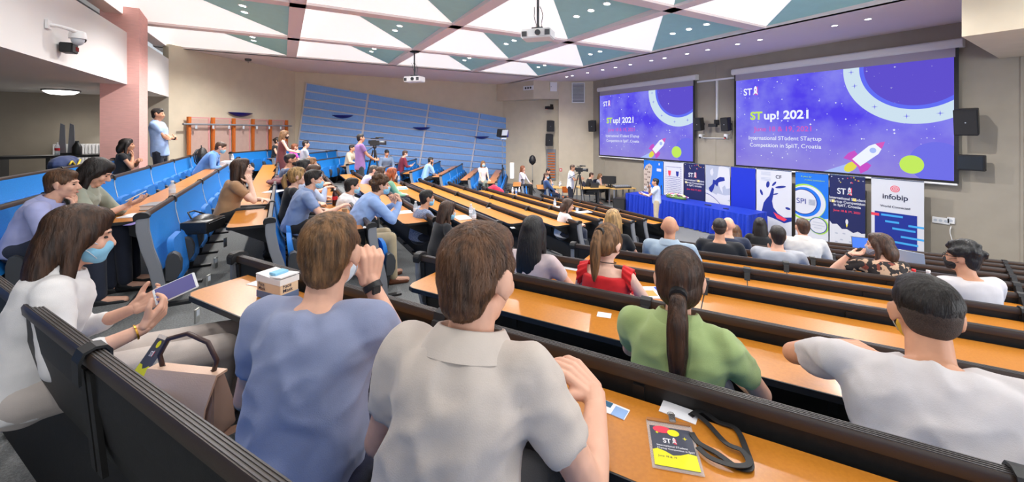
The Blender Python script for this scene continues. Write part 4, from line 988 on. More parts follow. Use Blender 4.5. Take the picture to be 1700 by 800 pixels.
def person(label, head, zf, yaw, sex='m', pose='sit', lean=8, side=0, twist=0, hyaw=0, hpitch=0, hroll=0, arms=('lap', 'lap'), hair=('short', 'brown'),
           top=('cloth_grey', (120, 130, 150), 'short'), pants=(36, 38, 46), skin='light', mask=None, glasses=False, near=False, seat=.45, S=None,
           skirt=False, extras=(), curls=(.5, .5), legs=True, fold=0.0, collar=False, group=None, knees=None, cat='person', leg_lift=0, shw=1.0, headscale=1.0, kneedir=0, hipshift=0):
    px, py, t = head
    target = at(px, py, t)
    S = S or (1.0 if sex == 'm' else .94)
    f = sex == 'f'
    Rm = Matrix.Rotation(yaw, 3, 'Z')
    ux = Vector((1, 0, 0))
    def skel(k):
        P = Vector((0, 0, seat + .09 if pose == 'sit' else .93 * S))
        L = .50 * S * k; l = R(lean); sd = R(side)
        d1 = Vector((math.sin(sd) * .8, math.sin(l * .7), math.cos(l * .7))).normalized(); d2 = Vector((math.sin(sd) * 1.2, math.sin(l * 1.25), math.cos(l * 1.25))).normalized()
        M = P + d1 * L * .5; C7 = M + d2 * L * .5
        nl = l * .75 + R(8); nd = Vector((math.sin(sd) * .8, math.sin(nl), math.cos(nl))).normalized()
        Hc = C7 + nd * .152 * S
        HR = Euler((R(-hpitch), R(hroll), R(hyaw)), 'YXZ').to_matrix()
        return P, M, C7, d1, d2, nd, Hc, HR, Hc + HR @ Vector((0, 0, .125 * headscale))
    lo, hi = .72, 1.22
    sc = .96 if f else 1.0
    for _ in range(18):
        k = (lo + hi) / 2; sk = skel(k)
        if zf + sk[8].z < target.z: lo = k
        else: hi = k
    P, M, C7, d1, d2, nd, Hc, HR, Tp = skel(k)
    tp = Rm @ Tp
    root = Vector((target.x - tp.x, target.y - tp.y, zf + max(-.25, min(.35, target.z - (zf + Tp.z)))))
    if pose == 'stand': root.z = zf
    T = thing('person', label, cat, root, group, rz=yaw)
    seg = 12 if near else 8
    TW = Matrix.Rotation(R(twist), 3, d2); X = TW @ ux; Yv = d2.cross(X) * 1.0
    Yv = X.cross(d2) * -1.0
    sw = (.182 if not f else .155) * S * shw
    SH = [C7 - X * sw - d2 * .045, C7 + X * sw - d2 * .045]
    up, fo = .285 * S, .25 * S
    hz = Matrix.Rotation(R(twist * .3), 3, 'Z')
    presets = {
        'lap': (Vector((.15, .34, .08)), (.6, -.6, -.6), (.1, 1, -.2), (0, -.2, -1)),
        'desk': (Vector((.10, .36, .13)), (1, -.3, -.7), (-.8, .7, 0), (0, 0, -1)),
        'chin': ('chin', (.5, .2, -1), (-.2, .1, 1), (0, -1, .1)),
        'cheek': ('cheek', (.6, .3, -1), (-.1, -.1, 1), (-.7, -.6, .2)),
        'phone': (Vector((.07, .36, .22)), (.7, -.4, -.8), (-.3, 1, .35), (0, -.5, .9)),
        'down': (Vector((.26, .02, -.02)), (.6, -.7, 0), (0, .1, -1), (-1, 0, 0)),
        'cross': (Vector((-.13, .20, .27)), (1, -.2, -.7), (-1, -.05, .25), (0, -.9, -.3)),
        'hold': (Vector((.10, .36, .20)), (.8, -.5, -.6), (-.2, 1, .1), (-.9, 0, -.3)),
        'chest': (Vector((.05, .24, .42)), (.8, .0, -1), (-.4, .3, .9), (-.3, -1, 0)),
    }
    W = []; E = []; HD = []; PN = []
    for i, sgn in ((0, -1), (1, 1)):
        a = arms[i]
        if isinstance(a, dict) and 'px' in a:
            Ri = Rm.transposed(); w0 = at(*a['px']); a = dict(w=Ri @ (w0 - root), pole=a['pole'], hd=Ri @ (at(*a['to']) - w0), pn=a['pn'])
        if isinstance(a, dict): tg, pole, hd, pn = a['w'], a['pole'], a['hd'], a['pn']; mirr = False
        else: tg, pole, hd, pn = presets[a]; mirr = sgn < 0
        fl = (lambda v: Vector((-v[0], v[1], v[2]))) if mirr else (lambda v: Vector(v))
        if isinstance(tg, str):
            off_ = Vector((.02 * sgn, .075, -.215)) if tg == 'chin' else Vector((.085 * sgn, .06, -.17))
            wr = Hc + HR @ off_
        else:
            wr = fl(tg) + (P if not isinstance(a, dict) else Vector((0, 0, 0)))
            if pose != 'sit' and not isinstance(a, dict) and a in ('down',): wr = P + fl(tg) + Vector((0, 0, -.08))
        e, wr = ik(SH[i], wr, up, fo, fl(pole)); W.append(wr); E.append(e)
        if isinstance(tg, str): HD.append(HR @ fl(hd)); PN.append(HR @ fl(pn))
        else: HD.append(fl(hd)); PN.append(fl(pn))
    # legs
    hw = .092 * S
    HP = [P + Vector((-hw, .0, -.01)), P + Vector((hw, .0, -.01))]; KN = []; AN = []; TO = []
    for i, sgn in ((0, -1), (1, 1)):
        if pose == 'sit':
            kd = Matrix.Rotation(R(kneedir), 3, 'Z')
            kx = .13 if not f else .08
            k_ = HP[i] + kd @ Vector((sgn * (kx - hw) + .01, .43 * S, .02 + leg_lift)); a_ = Vector((k_.x + .01 * sgn, k_.y + .03, .085)) 
            if knees:
                Ri = Rm.transposed(); k_ = Ri @ (at(*knees[i][0]) - root); a_ = Ri @ (at(*knees[i][1]) - root)
        else:
            k_ = HP[i] + Vector((sgn * .01, .02, -.43 * S)); a_ = Vector((k_.x, k_.y - .03, .085))
        KN.append(k_); AN.append(a_); TO.append(a_ + (Matrix.Rotation(R(kneedir), 3, 'Z') @ Vector((.02 * sgn, .16, -.045))))
    wst = .125 if f else .150; hipw = .168 if f else .163; ch = .148 if f else .168
    def torso(mb, g, lo_=-.16, hi_=1.0):
        prof = [(-.16, hipw * .96, .118, .0), (0, hipw, .122, 0), (.22, (hipw + wst) / 2, .112, 0), (.42, wst + .005, .105, .0), (.62, ch - .004, .115, .006), (.78, ch + .004 if f else ch + .012, .118 if not f else .112, .006), (.90, ch * .96, .100, -.004), (.97, ch * .60, .078, -.012), (1.02, .070, .064, -.012)]
        rings = []
        for u, rx, ry, oy in prof:
            if u < lo_ - .001 or u > hi_ + .021: continue
            u_ = max(u, 0)
            c = P.lerp(M, u_ * 2) if u_ < .5 else M.lerp(C7, (u_ - .5) * 2)
            if u < 0: c = P + d1 * (u * .5)
            dd = d1.lerp(d2, min(1, max(0, u_))).normalized(); q = Matrix.Rotation(R(twist * max(0, min(1, u_))), 3, dd) @ ux; q = (q - dd * q.dot(dd)).normalized(); yy = dd.cross(q)
            rings.append(ering(c + yy * oy, q, yy, (rx + g) * S * (shw if u > .5 else 1), (ry + g) * S))
        mb.loft(rings)
    # ---------------- body: one continuous skin
    b = MB()
    torso(b, -.014)
    b.cone(C7 - nd * .02, .060 * S * (.88 if f else 1.0), Hc - nd * .06, .052 * S * (.86 if f else 1.04), n=seg)
    b.cone(C7 - d2 * .045 - X * .03, .050, SH[0], .045, n=seg); b.cone(C7 - d2 * .045 + X * .03, .050, SH[1], .045, n=seg)
    am = .86 if f else 1.0
    for i in (0, 1):
        b.cone(SH[i], .050 * am, E[i], .039 * am, n=seg); b.cone(E[i], .040 * am, E[i].lerp(W[i], .3), .041 * am, n=seg); b.cone(E[i].lerp(W[i], .3), .041 * am, W[i], .0265 * am, n=seg)
        b.cone(HP[i], .074, KN[i], .050, n=seg); b.cone(KN[i], .050, KN[i].lerp(AN[i], .35), .050, n=seg); b.cone(KN[i].lerp(AN[i], .35), .050, AN[i], .034, n=seg); b.cone(AN[i] - Vector((0, 0, .03)), .036, TO[i], .028, n=seg)
    hm = MB(); hp = lambda x, y, z: Hc + HR @ Vector((x * headscale, y * headscale, z * headscale))
    def he(c, r, rot=None, mbx=hm, nu=16, nv=12): 
        q = HR if rot is None else HR @ Euler(rot).to_matrix()
        mbx.ell(hp(*c), [v * headscale for v in r], q, nu=nu, nv=nv)
    he((0, -.016, .030), (.0755, .096, .090)); he((0, .030, -.020), (.060, .060, .082)); he((0, .012, -.055), (.056, .062, .050), None); he((0, .052, -.082), (.032, .034, .028))
    hm.cone(hp(0, .084, .014), .0085, hp(0, .108, -.022), .0125, n=8); he((0, .098, -.028), (.018, .012, .009)); he((0, .074, .030), (.046, .018, .010))
    he((0, .083, -.053), (.022, .012, .006)); he((0, .080, -.061), (.019, .012, .006))
    for sgn in (-1, 1):
        he((.081 * sgn, -.008, .0), (.009, .020, .032), (R(-12), 0, R(-24 * sgn))); he((.079 * sgn, .0, -.024), (.008, .011, .013)); he((.036 * sgn, .062, -.022), (.024, .022, .026))
    b.v_off = 0
    vox = .009 if near else .013
    body = MB(); body.v = b.v + hm.v; body.f = b.f + [tuple(i + len(b.v) for i in fc) for fc in hm.f]; body.m = [0] * len(body.f)
    me = solid(body, vox if not near else .0065, 4 if not near else 5)
    # hands: fingers stay separate, joined to the same mesh at the wrist
    hmb = MB()
    for i, sgn in ((0, -1), (1, 1)):
        hmb.cone(W[i] - (W[i] - E[i]).normalized() * .05, .029 * am, W[i] + HD[i].normalized() * .012, .0245 * am, n=seg)
        hand_mb(hmb, W[i], HD[i], PN[i], 1 if sgn > 0 else -1, curls[i], S * (.92 if f else 1.0) * (1.12 if t < 3 else 1.05), 10 if near else 6)
    # thumb side: fdir x palm points away for one hand; fixed by side sign
    if near: hme = solid(hmb, .0032, 5)
    else: hme = hmb.mesh('h'); hme.polygons.foreach_set('use_smooth', [True] * len(hme.polygons))
    bm = bmesh.new(); bm.from_mesh(me); bm.from_mesh(hme); bm.to_mesh(me); bm.free(); bpy.data.meshes.remove(hme)
    me.materials.clear(); me.materials.append(SK[skin])
    def part(name, me_, m, par=T):
        me_.materials.clear(); me_.materials.append(m); o = bpy.data.objects.new(name, me_); COL.objects.link(o); o.parent = par; return o
    bo = part('body', me, SK[skin])
    # ---------------- face details
    for sgn in (-1, 1):
        e = MB(); e.ell(hp(.031 * sgn, .0765, .008), (.0115 * headscale, .008 * headscale, .0055 * headscale), HR, nu=8, nv=6); e.build('eye', M_EYE, bo, smooth='all')
        e = MB(); e.ell(hp(.033 * sgn, .0835, .030), (.018, .005, .0035), HR @ Euler((0, R(8 * sgn), R(-16 * sgn))).to_matrix(), nu=8, nv=5); e.build('eyebrow', hair_mat(hair[1] if hair[0] != 'bald' else 'brown'), bo, smooth='all')
    if not mask: e = MB(); e.ell(hp(0, .094, -.057), (.020, .005, .0055), HR, nu=10, nv=5); e.build('lips', M_LIP, bo, smooth='all')
    if hair[0] in ('beard',): pass
    # ---------------- shirt
    nm, rgb, slv = top[:3]; cm = top[3] if len(top) > 3 else cloth(nm, rgb)
    s = MB(); g = .006 if slv == 'tight' else .012
    torso(s, g, -.16, .88 if 'lowback' in extras else 1.0 if collar else .97)
    sh_r = .066 if not f else .058
    if slv != 'none':
        for i in (0, 1):
            s.cone(C7 - d2 * .05 + X * (.03 if i else -.03), .062 * (.9 if f else 1), SH[i], sh_r, n=seg)
            fr = {'short': .62, 'tight': .5, 'cap': .34, 'long': 1, 'roll': 1, 'dress': .3}.get(slv, .6)
            hem = SH[i].lerp(E[i], fr); dA = (E[i] - SH[i]).normalized()
            r1 = (.060 if not f else .052) - .006 * fr
            # open, flat-ended sleeve
            x_ = dA.orthogonal().normalized(); y_ = dA.cross(x_)
            ring = lambda c, r_: [c + (x_ * math.cos(2 * math.pi * q / 16) + y_ * math.sin(2 * math.pi * q / 16)) * r_ for q in range(16)]
            s.loft([ring(SH[i] - dA * .02, sh_r * .9), ring(SH[i] + dA * .03, sh_r * 1.0), ring(SH[i].lerp(E[i], fr * .55), (sh_r + r1) / 2 + .002), ring(hem, r1)])
            if slv in ('long', 'roll'):
                s.cone(E[i], .052 * am, E[i].lerp(W[i], .93 if slv == 'long' else .45), .036 * am if slv == 'long' else .046 * am, n=seg)
    elif 'lowback' not in extras:
        for i in (0, 1): s.cone(C7 - d2 * .05, .045, C7.lerp(SH[i], .72) - d2 * .008, .042, n=seg)
    if slv == 'dress' or skirt:
        c0 = P + Vector((0, 0, .02))
        if pose == 'stand':
            s.loft([ering(P + Vector((0, .0, z)), ux, Vector((0, 1, 0)), r_ * S, r_ * .78 * S) for z, r_ in ((.06, .165), (-.10, .19), (-.40, .215), (-.56, .225))])
        else:
            for i in (0, 1): s.cone(HP[i], .115, HP[i].lerp(KN[i], .85), .09, n=seg)
    disp = None
    if fold:
        def disp(c, A=fold):
            w_ = noise.noise_vector(c * 2.5) * .35
            q = Vector((c.x * 7 + w_.x * 4, c.y * 7, c.z * 2.4 + w_.y * 4 + c.x * 2)); v = 1 - abs(noise.noise(q + Vector((3, 1, 7)))) * 3.2
            q2 = Vector((c.x * 6 + c.z * 8, c.y * 6, c.z * 9 - c.x * 7)); v2 = 1 - abs(noise.noise(q2)) * 3.6
            return A * (max(v, -.6) * 1.0 + max(v2, -.5) * .7 + .8 * noise.noise(c * 4))
    sm = solid(s, .011 if near else .016, 6 if near else 3, .6, disp)
    so = part(('dress' if slv == 'dress' else 'shirt'), sm, cm)
    if collar:
        cmb = MB(); r0 = .077 if not f else .068
        q0 = C7 + nd * .005; yy = nd.cross(X).normalized()
        rg = []
        for h_, r_ in ((-.012, r0 + .010), (.018, r0 + .004), (.036, r0), (.034, r0 + .007), (.008, r0 + .026), (-.024, r0 + .042)):
            rg.append([q0 + nd * (h_ - .012 * (-math.sin(a) * .5 + .5) * 0 + (.0 if math.sin(a) < .6 else -.02)) + X * math.cos(a) * r_ * S - yy * -math.sin(a) * (r_ * .92) * S for a in [2 * math.pi * q / 28 for q in range(28)]])
        cmb.loft(rg, cap=False); cmb.build('collar', cm, so, smooth='all')
    # ---------------- trousers and shoes
    if legs:
        p = MB(); p.ell(P + Vector((0, .0, -.02)), (.172 * S, .135 * S, .13), nu=18)
        if not (slv == 'dress' or skirt):
            for i in (0, 1):
                p.cone(HP[i], .098, KN[i], .070, n=seg); p.cone(KN[i], .068, AN[i] + Vector((0, 0, .01)), .052, n=seg)
        pm = solid(p, .016, 3); part('trousers' if not (slv == 'dress' or skirt) else 'skirt_lining', pm, cloth('cloth_%d_%d_%d' % pants, pants) if not slv == 'dress' else cm)
        for i in (0, 1):
            h = MB(); a = AN[i]; d = (TO[i] - a); d.z = 0; d.normalize(); base_ = Vector((a.x, a.y, a.z - .05))
            h.cone(base_ - d * .035, .040, base_ + d * .15 + Vector((0, 0, -.008)), .034, n=10); h.cone(base_ - d * .02 + Vector((0, 0, .02)), .042, base_ + d * .05, .038, n=10)
            h.build('shoe', mat('shoe_leather_brown', srgb(104, 60, 38), .5) if 'brownshoes' in extras else M_BLACK, T, smooth='all')
    # ---------------- hair
    kind, colr = hair[0], hair[1]
    if kind != 'bald':
        h = MB(); H_ = lambda c, r, rot=None: he(c, r, rot, h)
        amp = .003
        if kind in ('short', 'fade', 'beard', 'curly', 'crop'):
            H_((0, -.020, .044), (.0795, .098, .084)); H_((0, .014, .084), (.064, .068, .042))
            if kind != 'fade': H_((0, -.044, .004), (.0735, .064, .068)); H_((0, -.052, -.040), (.056, .048, .048)); H_((.066, .016, .034), (.014, .024, .026)); H_((-.066, .016, .034), (.014, .024, .026))
            else:
                H_((0, -.030, .050), (.0780, .088, .074)); fd = MB()
                for c_, r_ in (((0, -.050, .0), (.0685, .052, .062)), ((.058, .004, .022), (.0195, .026, .028)), ((-.058, .004, .022), (.0195, .026, .028)), ((0, -.028, .02), (.0768, .088, .050))): he(c_, r_, None, fd)
            if kind == 'curly':
                rr = random.Random(4)
                for i in range(46):
                    a = rr.uniform(0, 6.28); el = rr.uniform(-.25, 1.5); v = Vector((math.cos(a) * math.cos(el), math.sin(a) * math.cos(el), math.sin(el)))
                    c_ = (v.x * .088, -.016 + v.y * .100, .048 + v.z * .088)
                    if c_[1] > .05 and c_[2] < .07: continue
                    H_(c_, (.024, .024, .022))
        else:
            H_((0, -.020, .042), (.0835, .104, .092)); H_((0, .018, .088), (.062, .068, .040)); H_((0, -.050, -.010), (.078, .066, .075))
            for sg_ in (-1, 1): H_((.066 * sg_, .012, .018), (.020, .042, .058)); 
            back = lambda y, z: hp(0, y, z)
            dn = (HR @ Vector((0, 0, -1))) * .45 + Vector((0, -.06, -1)) * .55; dn.normalize()
            if kind in ('long', 'bob', 'longfront', 'wavy'):
                Ln = {'long': .40, 'bob': .13, 'longfront': .34, 'wavy': .36}[kind]
                bx = HR @ Vector((1, 0, 0)); by = HR @ Vector((0, 1, 0)); rg = []
                st_ = hp(0, -.035, .03)
                for j in range(8):
                    u = j / 7; c_ = st_ + (HR @ Vector((0, -.012, -1))).lerp(dn, min(1, u * 1.5)).normalized() * (Ln + .05) * u - by * .055 * math.sin(min(1, u * 1.6) * math.pi / 2)
                    rx = (.088, .092, .094, .096, .094, .088, .074, .045)[j] * (1 if kind != 'bob' else .95); ry = (.082, .074, .060, .050, .042, .036, .030, .018)[j]
                    if kind == 'bob': ry = (.082, .080, .074, .068, .062, .058, .05, .035)[j]
                    rg.append(ering(c_, bx, by, rx, ry, 20, 2.0))
                h.loft(rg)
                if kind in ('longfront', 'wavy', 'bob', 'long'):
                    lf = {'longfront': .30, 'wavy': .26, 'bob': .10, 'long': .12}[kind]
                    for sg_ in (-1, 1): a_ = hp(.074 * sg_, .012, .03); b_ = hp(.078 * sg_, -.004, -.06); c_ = b_ + dn * lf + X * sg_ * .02 + (Yv * 0); h.cone(a_, .022, b_, .026, n=10); h.cone(b_, .026, c_, .014 if kind != 'bob' else .02, n=10)
            if kind == 'ponytail':
                p0 = hp(0, -.112, .030 if len(hair) < 3 else hair[2]); Lp = .30 if len(hair) < 4 else hair[3]
                bk = HR @ Vector((0, -1, 0)); pts = [p0 - bk * .02, p0 + bk * .03 + Vector((0, 0, -.01)), p0 + bk * .045 + dn * .08, p0 + bk * .035 + dn * Lp * .55, p0 + bk * .02 + dn * Lp * .85, p0 + bk * .02 + dn * Lp]
                h.tube(pts, [.022, .027, .034, .032, .020, .006], 12)
            if kind == 'bun': H_((0, -.125, .04), (.040, .034, .040))
        def hd_(c): q = HR.transposed() @ (c - Hc); return (.0016 if not near else .0022) * noise.noise(Vector((q.x * 110, q.y * 110, q.z * 22))) * (2.5 if kind == 'curly' else 1)
        hme = solid(h, .0055 if near else .010, 3 if kind == 'curly' else (16 if near and kind in ('short', 'crop', 'fade', 'beard') else 5), .5, hd_)
        if near and t < 6.5:
            strands(hme, int((15000 if kind in ('short', 'fade', 'crop', 'curly') else 11000) * (1 if t < 3 else .35)), kind, Hc, HR, hp(0, -.112, .03 if len(hair) < 3 else hair[2]) if kind == 'ponytail' else None)
        ho = part('hair', hme, hair_mat(colr))
        if kind == 'fade': part('cropped_sides', solid(fd, .007, 10), mat('cropped_hair_' + colr, srgb(60, 46, 38), .7, noise_amt=.35, nscale=260, bump=.3, bscale=300), ho)
        if near and t < 6.5:
            for fac, sfx in ((.62, '_dark_strand'), (1.35, '_light_strand')):
                hme.materials.append(mat('hair_' + colr + sfx, tuple(min(1, c_ * fac) for c_ in srgb(*HC[colr])), .42))
        if kind in ('ponytail',):
            MB().cyl(p0 + (HR @ Vector((0, .012, .004))), p0 + (HR @ Vector((0, -.022, -.004))), .030, .030, 12).build('hair_tie', M_BLACK, ho, smooth=True)
    if kind == 'beard' or 'beard' in extras:
        h = MB(); he((0, .030, -.080), (.056, .058, .040), None, h); 
        for sg_ in (-1, 1): he((.052 * sg_, .022, -.045), (.016, .030, .040), None, h)
        part('beard', solid(h, .009, 4), hair_mat(colr))
    if mask:
        m_ = MB(); he((0, .044, -.050), (.062, .062, .052), None, m_); he((0, .092, -.030), (.026, .022, .026), None, m_); he((0, .070, -.082), (.038, .034, .024), None, m_)
        mk = part('face_mask', solid(m_, .008, 6, .6), {'blue': M_MASK, 'white': M_MASKW, 'black': M_MASKB, 'grey': M_MASKG, 'yellow': mat('yellow_face_mask', srgb(216, 170, 40), .8)}[mask])
        for sg_ in (-1, 1):
            for z0, z1 in ((-.024, .012), (-.075, -.018)):
                MB().tube([hp(.050 * sg_, .070, z0), hp(.068 * sg_, .040, (z0 + z1) / 2), hp(.083 * sg_, -.004, z1)], .0018, 5).build('ear_loop', M_MASKW if mask != 'black' else M_MASKB, mk, smooth='all')
    if glasses:
        gl = MB()
        for sg_ in (-1, 1):
            pts = [hp(.032 * sg_ + .024 * math.cos(a), .096, .006 + .017 * math.sin(a)) for a in [2 * math.pi * q / 12 for q in range(13)]]; gl.tube(pts, .0022, 5)
            gl.tube([hp(.055 * sg_, .094, .012), hp(.078 * sg_, .0, .014)], .002, 5)
        gl.tube([hp(-.008, .099, .010), hp(.008, .099, .010)], .002, 5); gl.build('glasses', M_BLACK, T)
    for ex in extras:
        if ex == 'watchL' or ex == 'watchR' or ex.startswith('brace'):
            i = 0 if ex.endswith('L') else 1; d = (W[i] - E[i]).normalized(); c_ = W[i] - d * .025; gold = ex.startswith('brace')
            wm = MB(); x_ = d.orthogonal().normalized(); y_ = d.cross(x_)
            ring = lambda c2, r_: [c2 + (x_ * math.cos(2 * math.pi * q / 16) + y_ * math.sin(2 * math.pi * q / 16)) * r_ for q in range(16)]
            hw_ = .012 if not gold else .003; ra = .031 * am; wm.loft([ring(c_ - d * hw_, ra), ring(c_ - d * hw_, ra + .004), ring(c_ + d * hw_, ra + .003), ring(c_ + d * hw_, ra - .001)])
            wo = wm.build('bracelet' if gold else 'watch_strap', mat('gold_metal', srgb(212, 160, 70), .3, metal=1) if gold else M_BLACK, T, smooth=True)
            if not gold: MB().box(c_ - PN[i].normalized() * (ra + .006), (.03, .03, .012), PN[i].to_track_quat('Z', 'Y').to_matrix()).build('watch_face', M_BLACK, wo, bevel=.003)
        if ex == 'lanyard':
            pts = [C7 + X * -.06 + Yv * -.0 + nd * .02, C7 + X * -.085 + d2 * -.02 + TW @ Vector((0, .06, -.02)), M + TW @ Vector((0, .135, .05)), C7 + X * .085 + d2 * -.02 + TW @ Vector((0, .06, -.02)), C7 + X * .06 + nd * .02]
            MB().tube(pts, .006, 6, .4).build('lanyard', M_BLACK, T, smooth='all')
        if ex == 'necklace':
            q0 = C7 + nd * .035; yy = nd.cross(X).normalized(); MB().tube([q0 + X * math.cos(a) * .064 * S + yy * math.sin(a) * .062 * S + nd * (-.03 * -math.sin(a)) * 0 for a in [2 * math.pi * q / 24 for q in range(25)]], .003, 6).build('black_cord', M_BLACK, T, smooth='all')
        if ex == 'headphones':
            MB().tube([hp(.088 * math.cos(a), -.01, .03 + .10 * math.sin(a)) for a in [math.pi * q / 12 for q in range(13)]], .008, 6).build('headphones', M_BLACK, T, smooth='all')
        if ex == 'earrings':
            for sg_ in (-1, 1): MB().tube([hp(.082 * sg_, .0 + .014 * math.sin(a), -.052 + .014 * math.cos(a)) for a in [2 * math.pi * q / 10 for q in range(11)]], .0018, 5).build('earring', mat('gold_metal', srgb(212, 160, 70), .3, metal=1), T, smooth='all')
    info = dict(T=T, P=P, M=M, C7=C7, W=W, E=E, HR=HR, Hc=Hc, X=X, Y=Yv, d2=d2, body=bo, hair=None, SH=SH, root=root, Rm=Rm, KN=KN, HD=HD, PN=PN, shirt=so)
    return info
YX = R(-90)                    # facing the front (+x) in the middle block
YR = math.atan2(CB.y, CB.x) - R(90)    # facing of the right block
YL = math.atan2(-CB.y, CB.x) - R(90)
F = floor_z
NAVY, BLK, KH = (34, 40, 58), (20, 20, 24), (168, 152, 122)
WB = lambda info, v: info['root'] + info['Rm'] @ Vector(v)
# ---- near people -------------------------------------------------------------
W0 = person('man in a grey-beige polo shirt seen from behind, largest figure at the lower middle', (804, 369, 1.03), F(0), -R(48), lean=13, hyaw=-14, hpitch=10, headscale=1.08, side=3,
            arms=('lap', dict(px=(990, 655, 1.14), to=(948, 612, 1.18), pole=(.5, -.4, -1), pn=(-.5, .3, -1))), hair=('short', 'chestnut'), top=('polo_greige', (196, 184, 174), 'short'), pants=(26, 28, 34),
            near=True, fold=.008, collar=True, twist=0, skin='light', curls=(.5, .55), shw=.86)
W1 = person('man in a blue T-shirt seen from behind, left fist raised beside his face', (553, 353, 1.31), F(0), -R(36), lean=14, hyaw=8, hpitch=8, headscale=1.05,
            arms=('lap', dict(px=(614, 466, 1.50), to=(618, 425, 1.50), pole=(.3, .5, -1), pn=(-.6, .6, 0))), hair=('short', 'lightbrown'), top=('tshirt_blue_grey', (140, 148, 178), 'short'), pants=(24, 28, 60),
            near=True, fold=.008, mask='white', skin='light', curls=(.5, 1.25), extras=('watchR',), shw=.94)
W2 = person('woman with long brown hair and light blue mask, white blouse, looking at a phone', (150, 342, 1.68), F(0), YR - R(10), 'f', lean=14, hyaw=-6, hpitch=14,
            arms=(dict(px=(222, 512, 1.80), to=(262, 492, 1.84), pole=(-.4, -.2, -1), pn=(.6, -.2, .6)), dict(px=(240, 545, 1.60), to=(280, 503, 1.68), pole=(.6, -.4, -1), pn=(-.6, .1, .6))),
            hair=('longfront', 'brown'), top=('blouse_white', (226, 222, 220), 'roll'), pants=(196, 184, 176), near=True, fold=.004, mask='blue', skin='light', curls=(.7, .7), extras=('braceR',), collar=True, twist=-8, knees=(((392, 552, 2.12), (380, 690, 2.2)), ((370, 578, 1.93), (352, 720, 1.98))))
W3 = person('woman in a light green blouse seen from behind with a long brown ponytail', (1128, 410, 1.52), F(1), YR - R(4), 'f', lean=5, hpitch=6, hyaw=9,
            arms=(dict(w=Vector((-.10, .40, .70)), pole=(-1, -.1, -.9), hd=(.3, .9, 0), pn=(0, 0, -1)), dict(w=Vector((.12, .36, .68)), pole=(1, -.1, -.8), hd=(-.3, .9, 0), pn=(0, 0, -1))),
            hair=('ponytail', 'brown', -.02, .34), top=('blouse_light_green', (156, 176, 114), 'short'), pants=NAVY, near=True, fold=.009, skin='light', collar=True, shw=1.08)
W4 = person('man in a white T-shirt with short dark faded hair and yellow mask, at the right', (1533, 456, 1.30), F(1), -R(66), lean=30, hyaw=6, hpitch=8,
            arms=(dict(w=Vector((-.20, .62, .78)), pole=(-1, -.2, -.3), hd=(.9, .4, 0), pn=(0, 0, -1)), dict(w=Vector((.32, .5, .78)), pole=(1, -.2, -.3), hd=(-.6, .7, 0), pn=(0, 0, -1))),
            hair=('fade', 'dark'), top=('tshirt_white', (206, 200, 200), 'short'), pants=NAVY, near=True, fold=.008, skin='tan', mask='yellow', shw=1.15)
W5 = person('woman in a red ruffled top seen from behind, blonde ponytail and black neck cord', (1015, 374, 2.64), F(2), YR, 'f', lean=4, hyaw=-14, hpitch=24,
            arms=('desk', 'desk'), hair=('ponytail', 'lightbrown', .05, .30), top=('ruffle_red', (214, 28, 34), 'none'), pants=NAVY, near=True, fold=.005, skin='pale', extras=('necklace', 'lowback'))
W6 = person('woman with long black hair seen from behind, left of the woman in red', (887, 358, 2.98), F(2), YR, 'f', lean=4, hpitch=8, hyaw=6, arms=('desk', 'desk'), hair=('long', 'black'), top=('top_pale_pink', (206, 188, 190), 'short'), pants=NAVY, fold=.004)
W7 = person('bald man in a light blue-grey shirt seen from behind', (1112, 358, 4.22), F(4), YR, lean=0, hyaw=4, arms=('desk', 'desk'), hair=('bald', 'brown'), top=('shirt_pale_blue_grey', (160, 178, 194), 'long'), pants=NAVY, collar=True, fold=.004, skin='tan', shw=1.1)
W8 = person('woman with long straight blonde hair behind the woman in red', (1018, 347, 4.55), F(4), YR, 'f', lean=4, arms=('desk', 'desk'), hair=('long', 'blonde'), top=('top_black', (24, 24, 28), 'short'), pants=NAVY)
W9 = person('man in a black T-shirt with short dark faded hair seen from behind', (1195, 362, 4.88), F(5), YR, lean=4, arms=('desk', 'desk'), hair=('fade', 'dark'), top=('tshirt_black', (22, 24, 30), 'short'), pants=NAVY, skin='tan', shw=1.08)
W10 = person('man in a dark blue jacket with thinning hair, half hidden by the man in black', (1209, 360, 5.7), F(6), YR, lean=8, arms=('desk', 'desk'), hair=('bald', 'grey'), top=('jacket_navy', (40, 48, 70), 'long'), pants=NAVY, shw=1.1)
W11 = person('woman with straight light brown hair between the man in black and the dark-haired woman', (1220, 373, 6.3), F(7), YR, 'f', lean=10, arms=('desk', 'desk'), hair=('bob', 'midbrown'), top=('top_dark_grey', (56, 58, 66), 'short'), pants=NAVY)
W12 = person('woman with long black hair sitting close to the blue cloth table', (1262, 361, 6.3), F(7), YR, 'f', lean=8, arms=('desk', 'desk'), hair=('long', 'black'), top=('top_black', (24, 24, 28), 'short'), pants=NAVY)
W13 = person('man in a light grey T-shirt with dark hair leaning on his left hand', (1291, 374, 4.6), F(5), YR, lean=8, hyaw=8, arms=('chin', 'desk'), hair=('short', 'dark'), top=('tshirt_light_grey', (172, 174, 182), 'short'), pants=NAVY, shw=1.12, fold=.003)
W14 = person('man in a crumpled white shirt with brown hair in front of the circles banner', (1332, 362, 5.4), F(6), YR, lean=14, hyaw=16, arms=('desk', 'desk'), hair=('short', 'brown'), top=('shirt_white', (208, 204, 200), 'roll'), pants=NAVY, collar=True, fold=.004, shw=1.1)
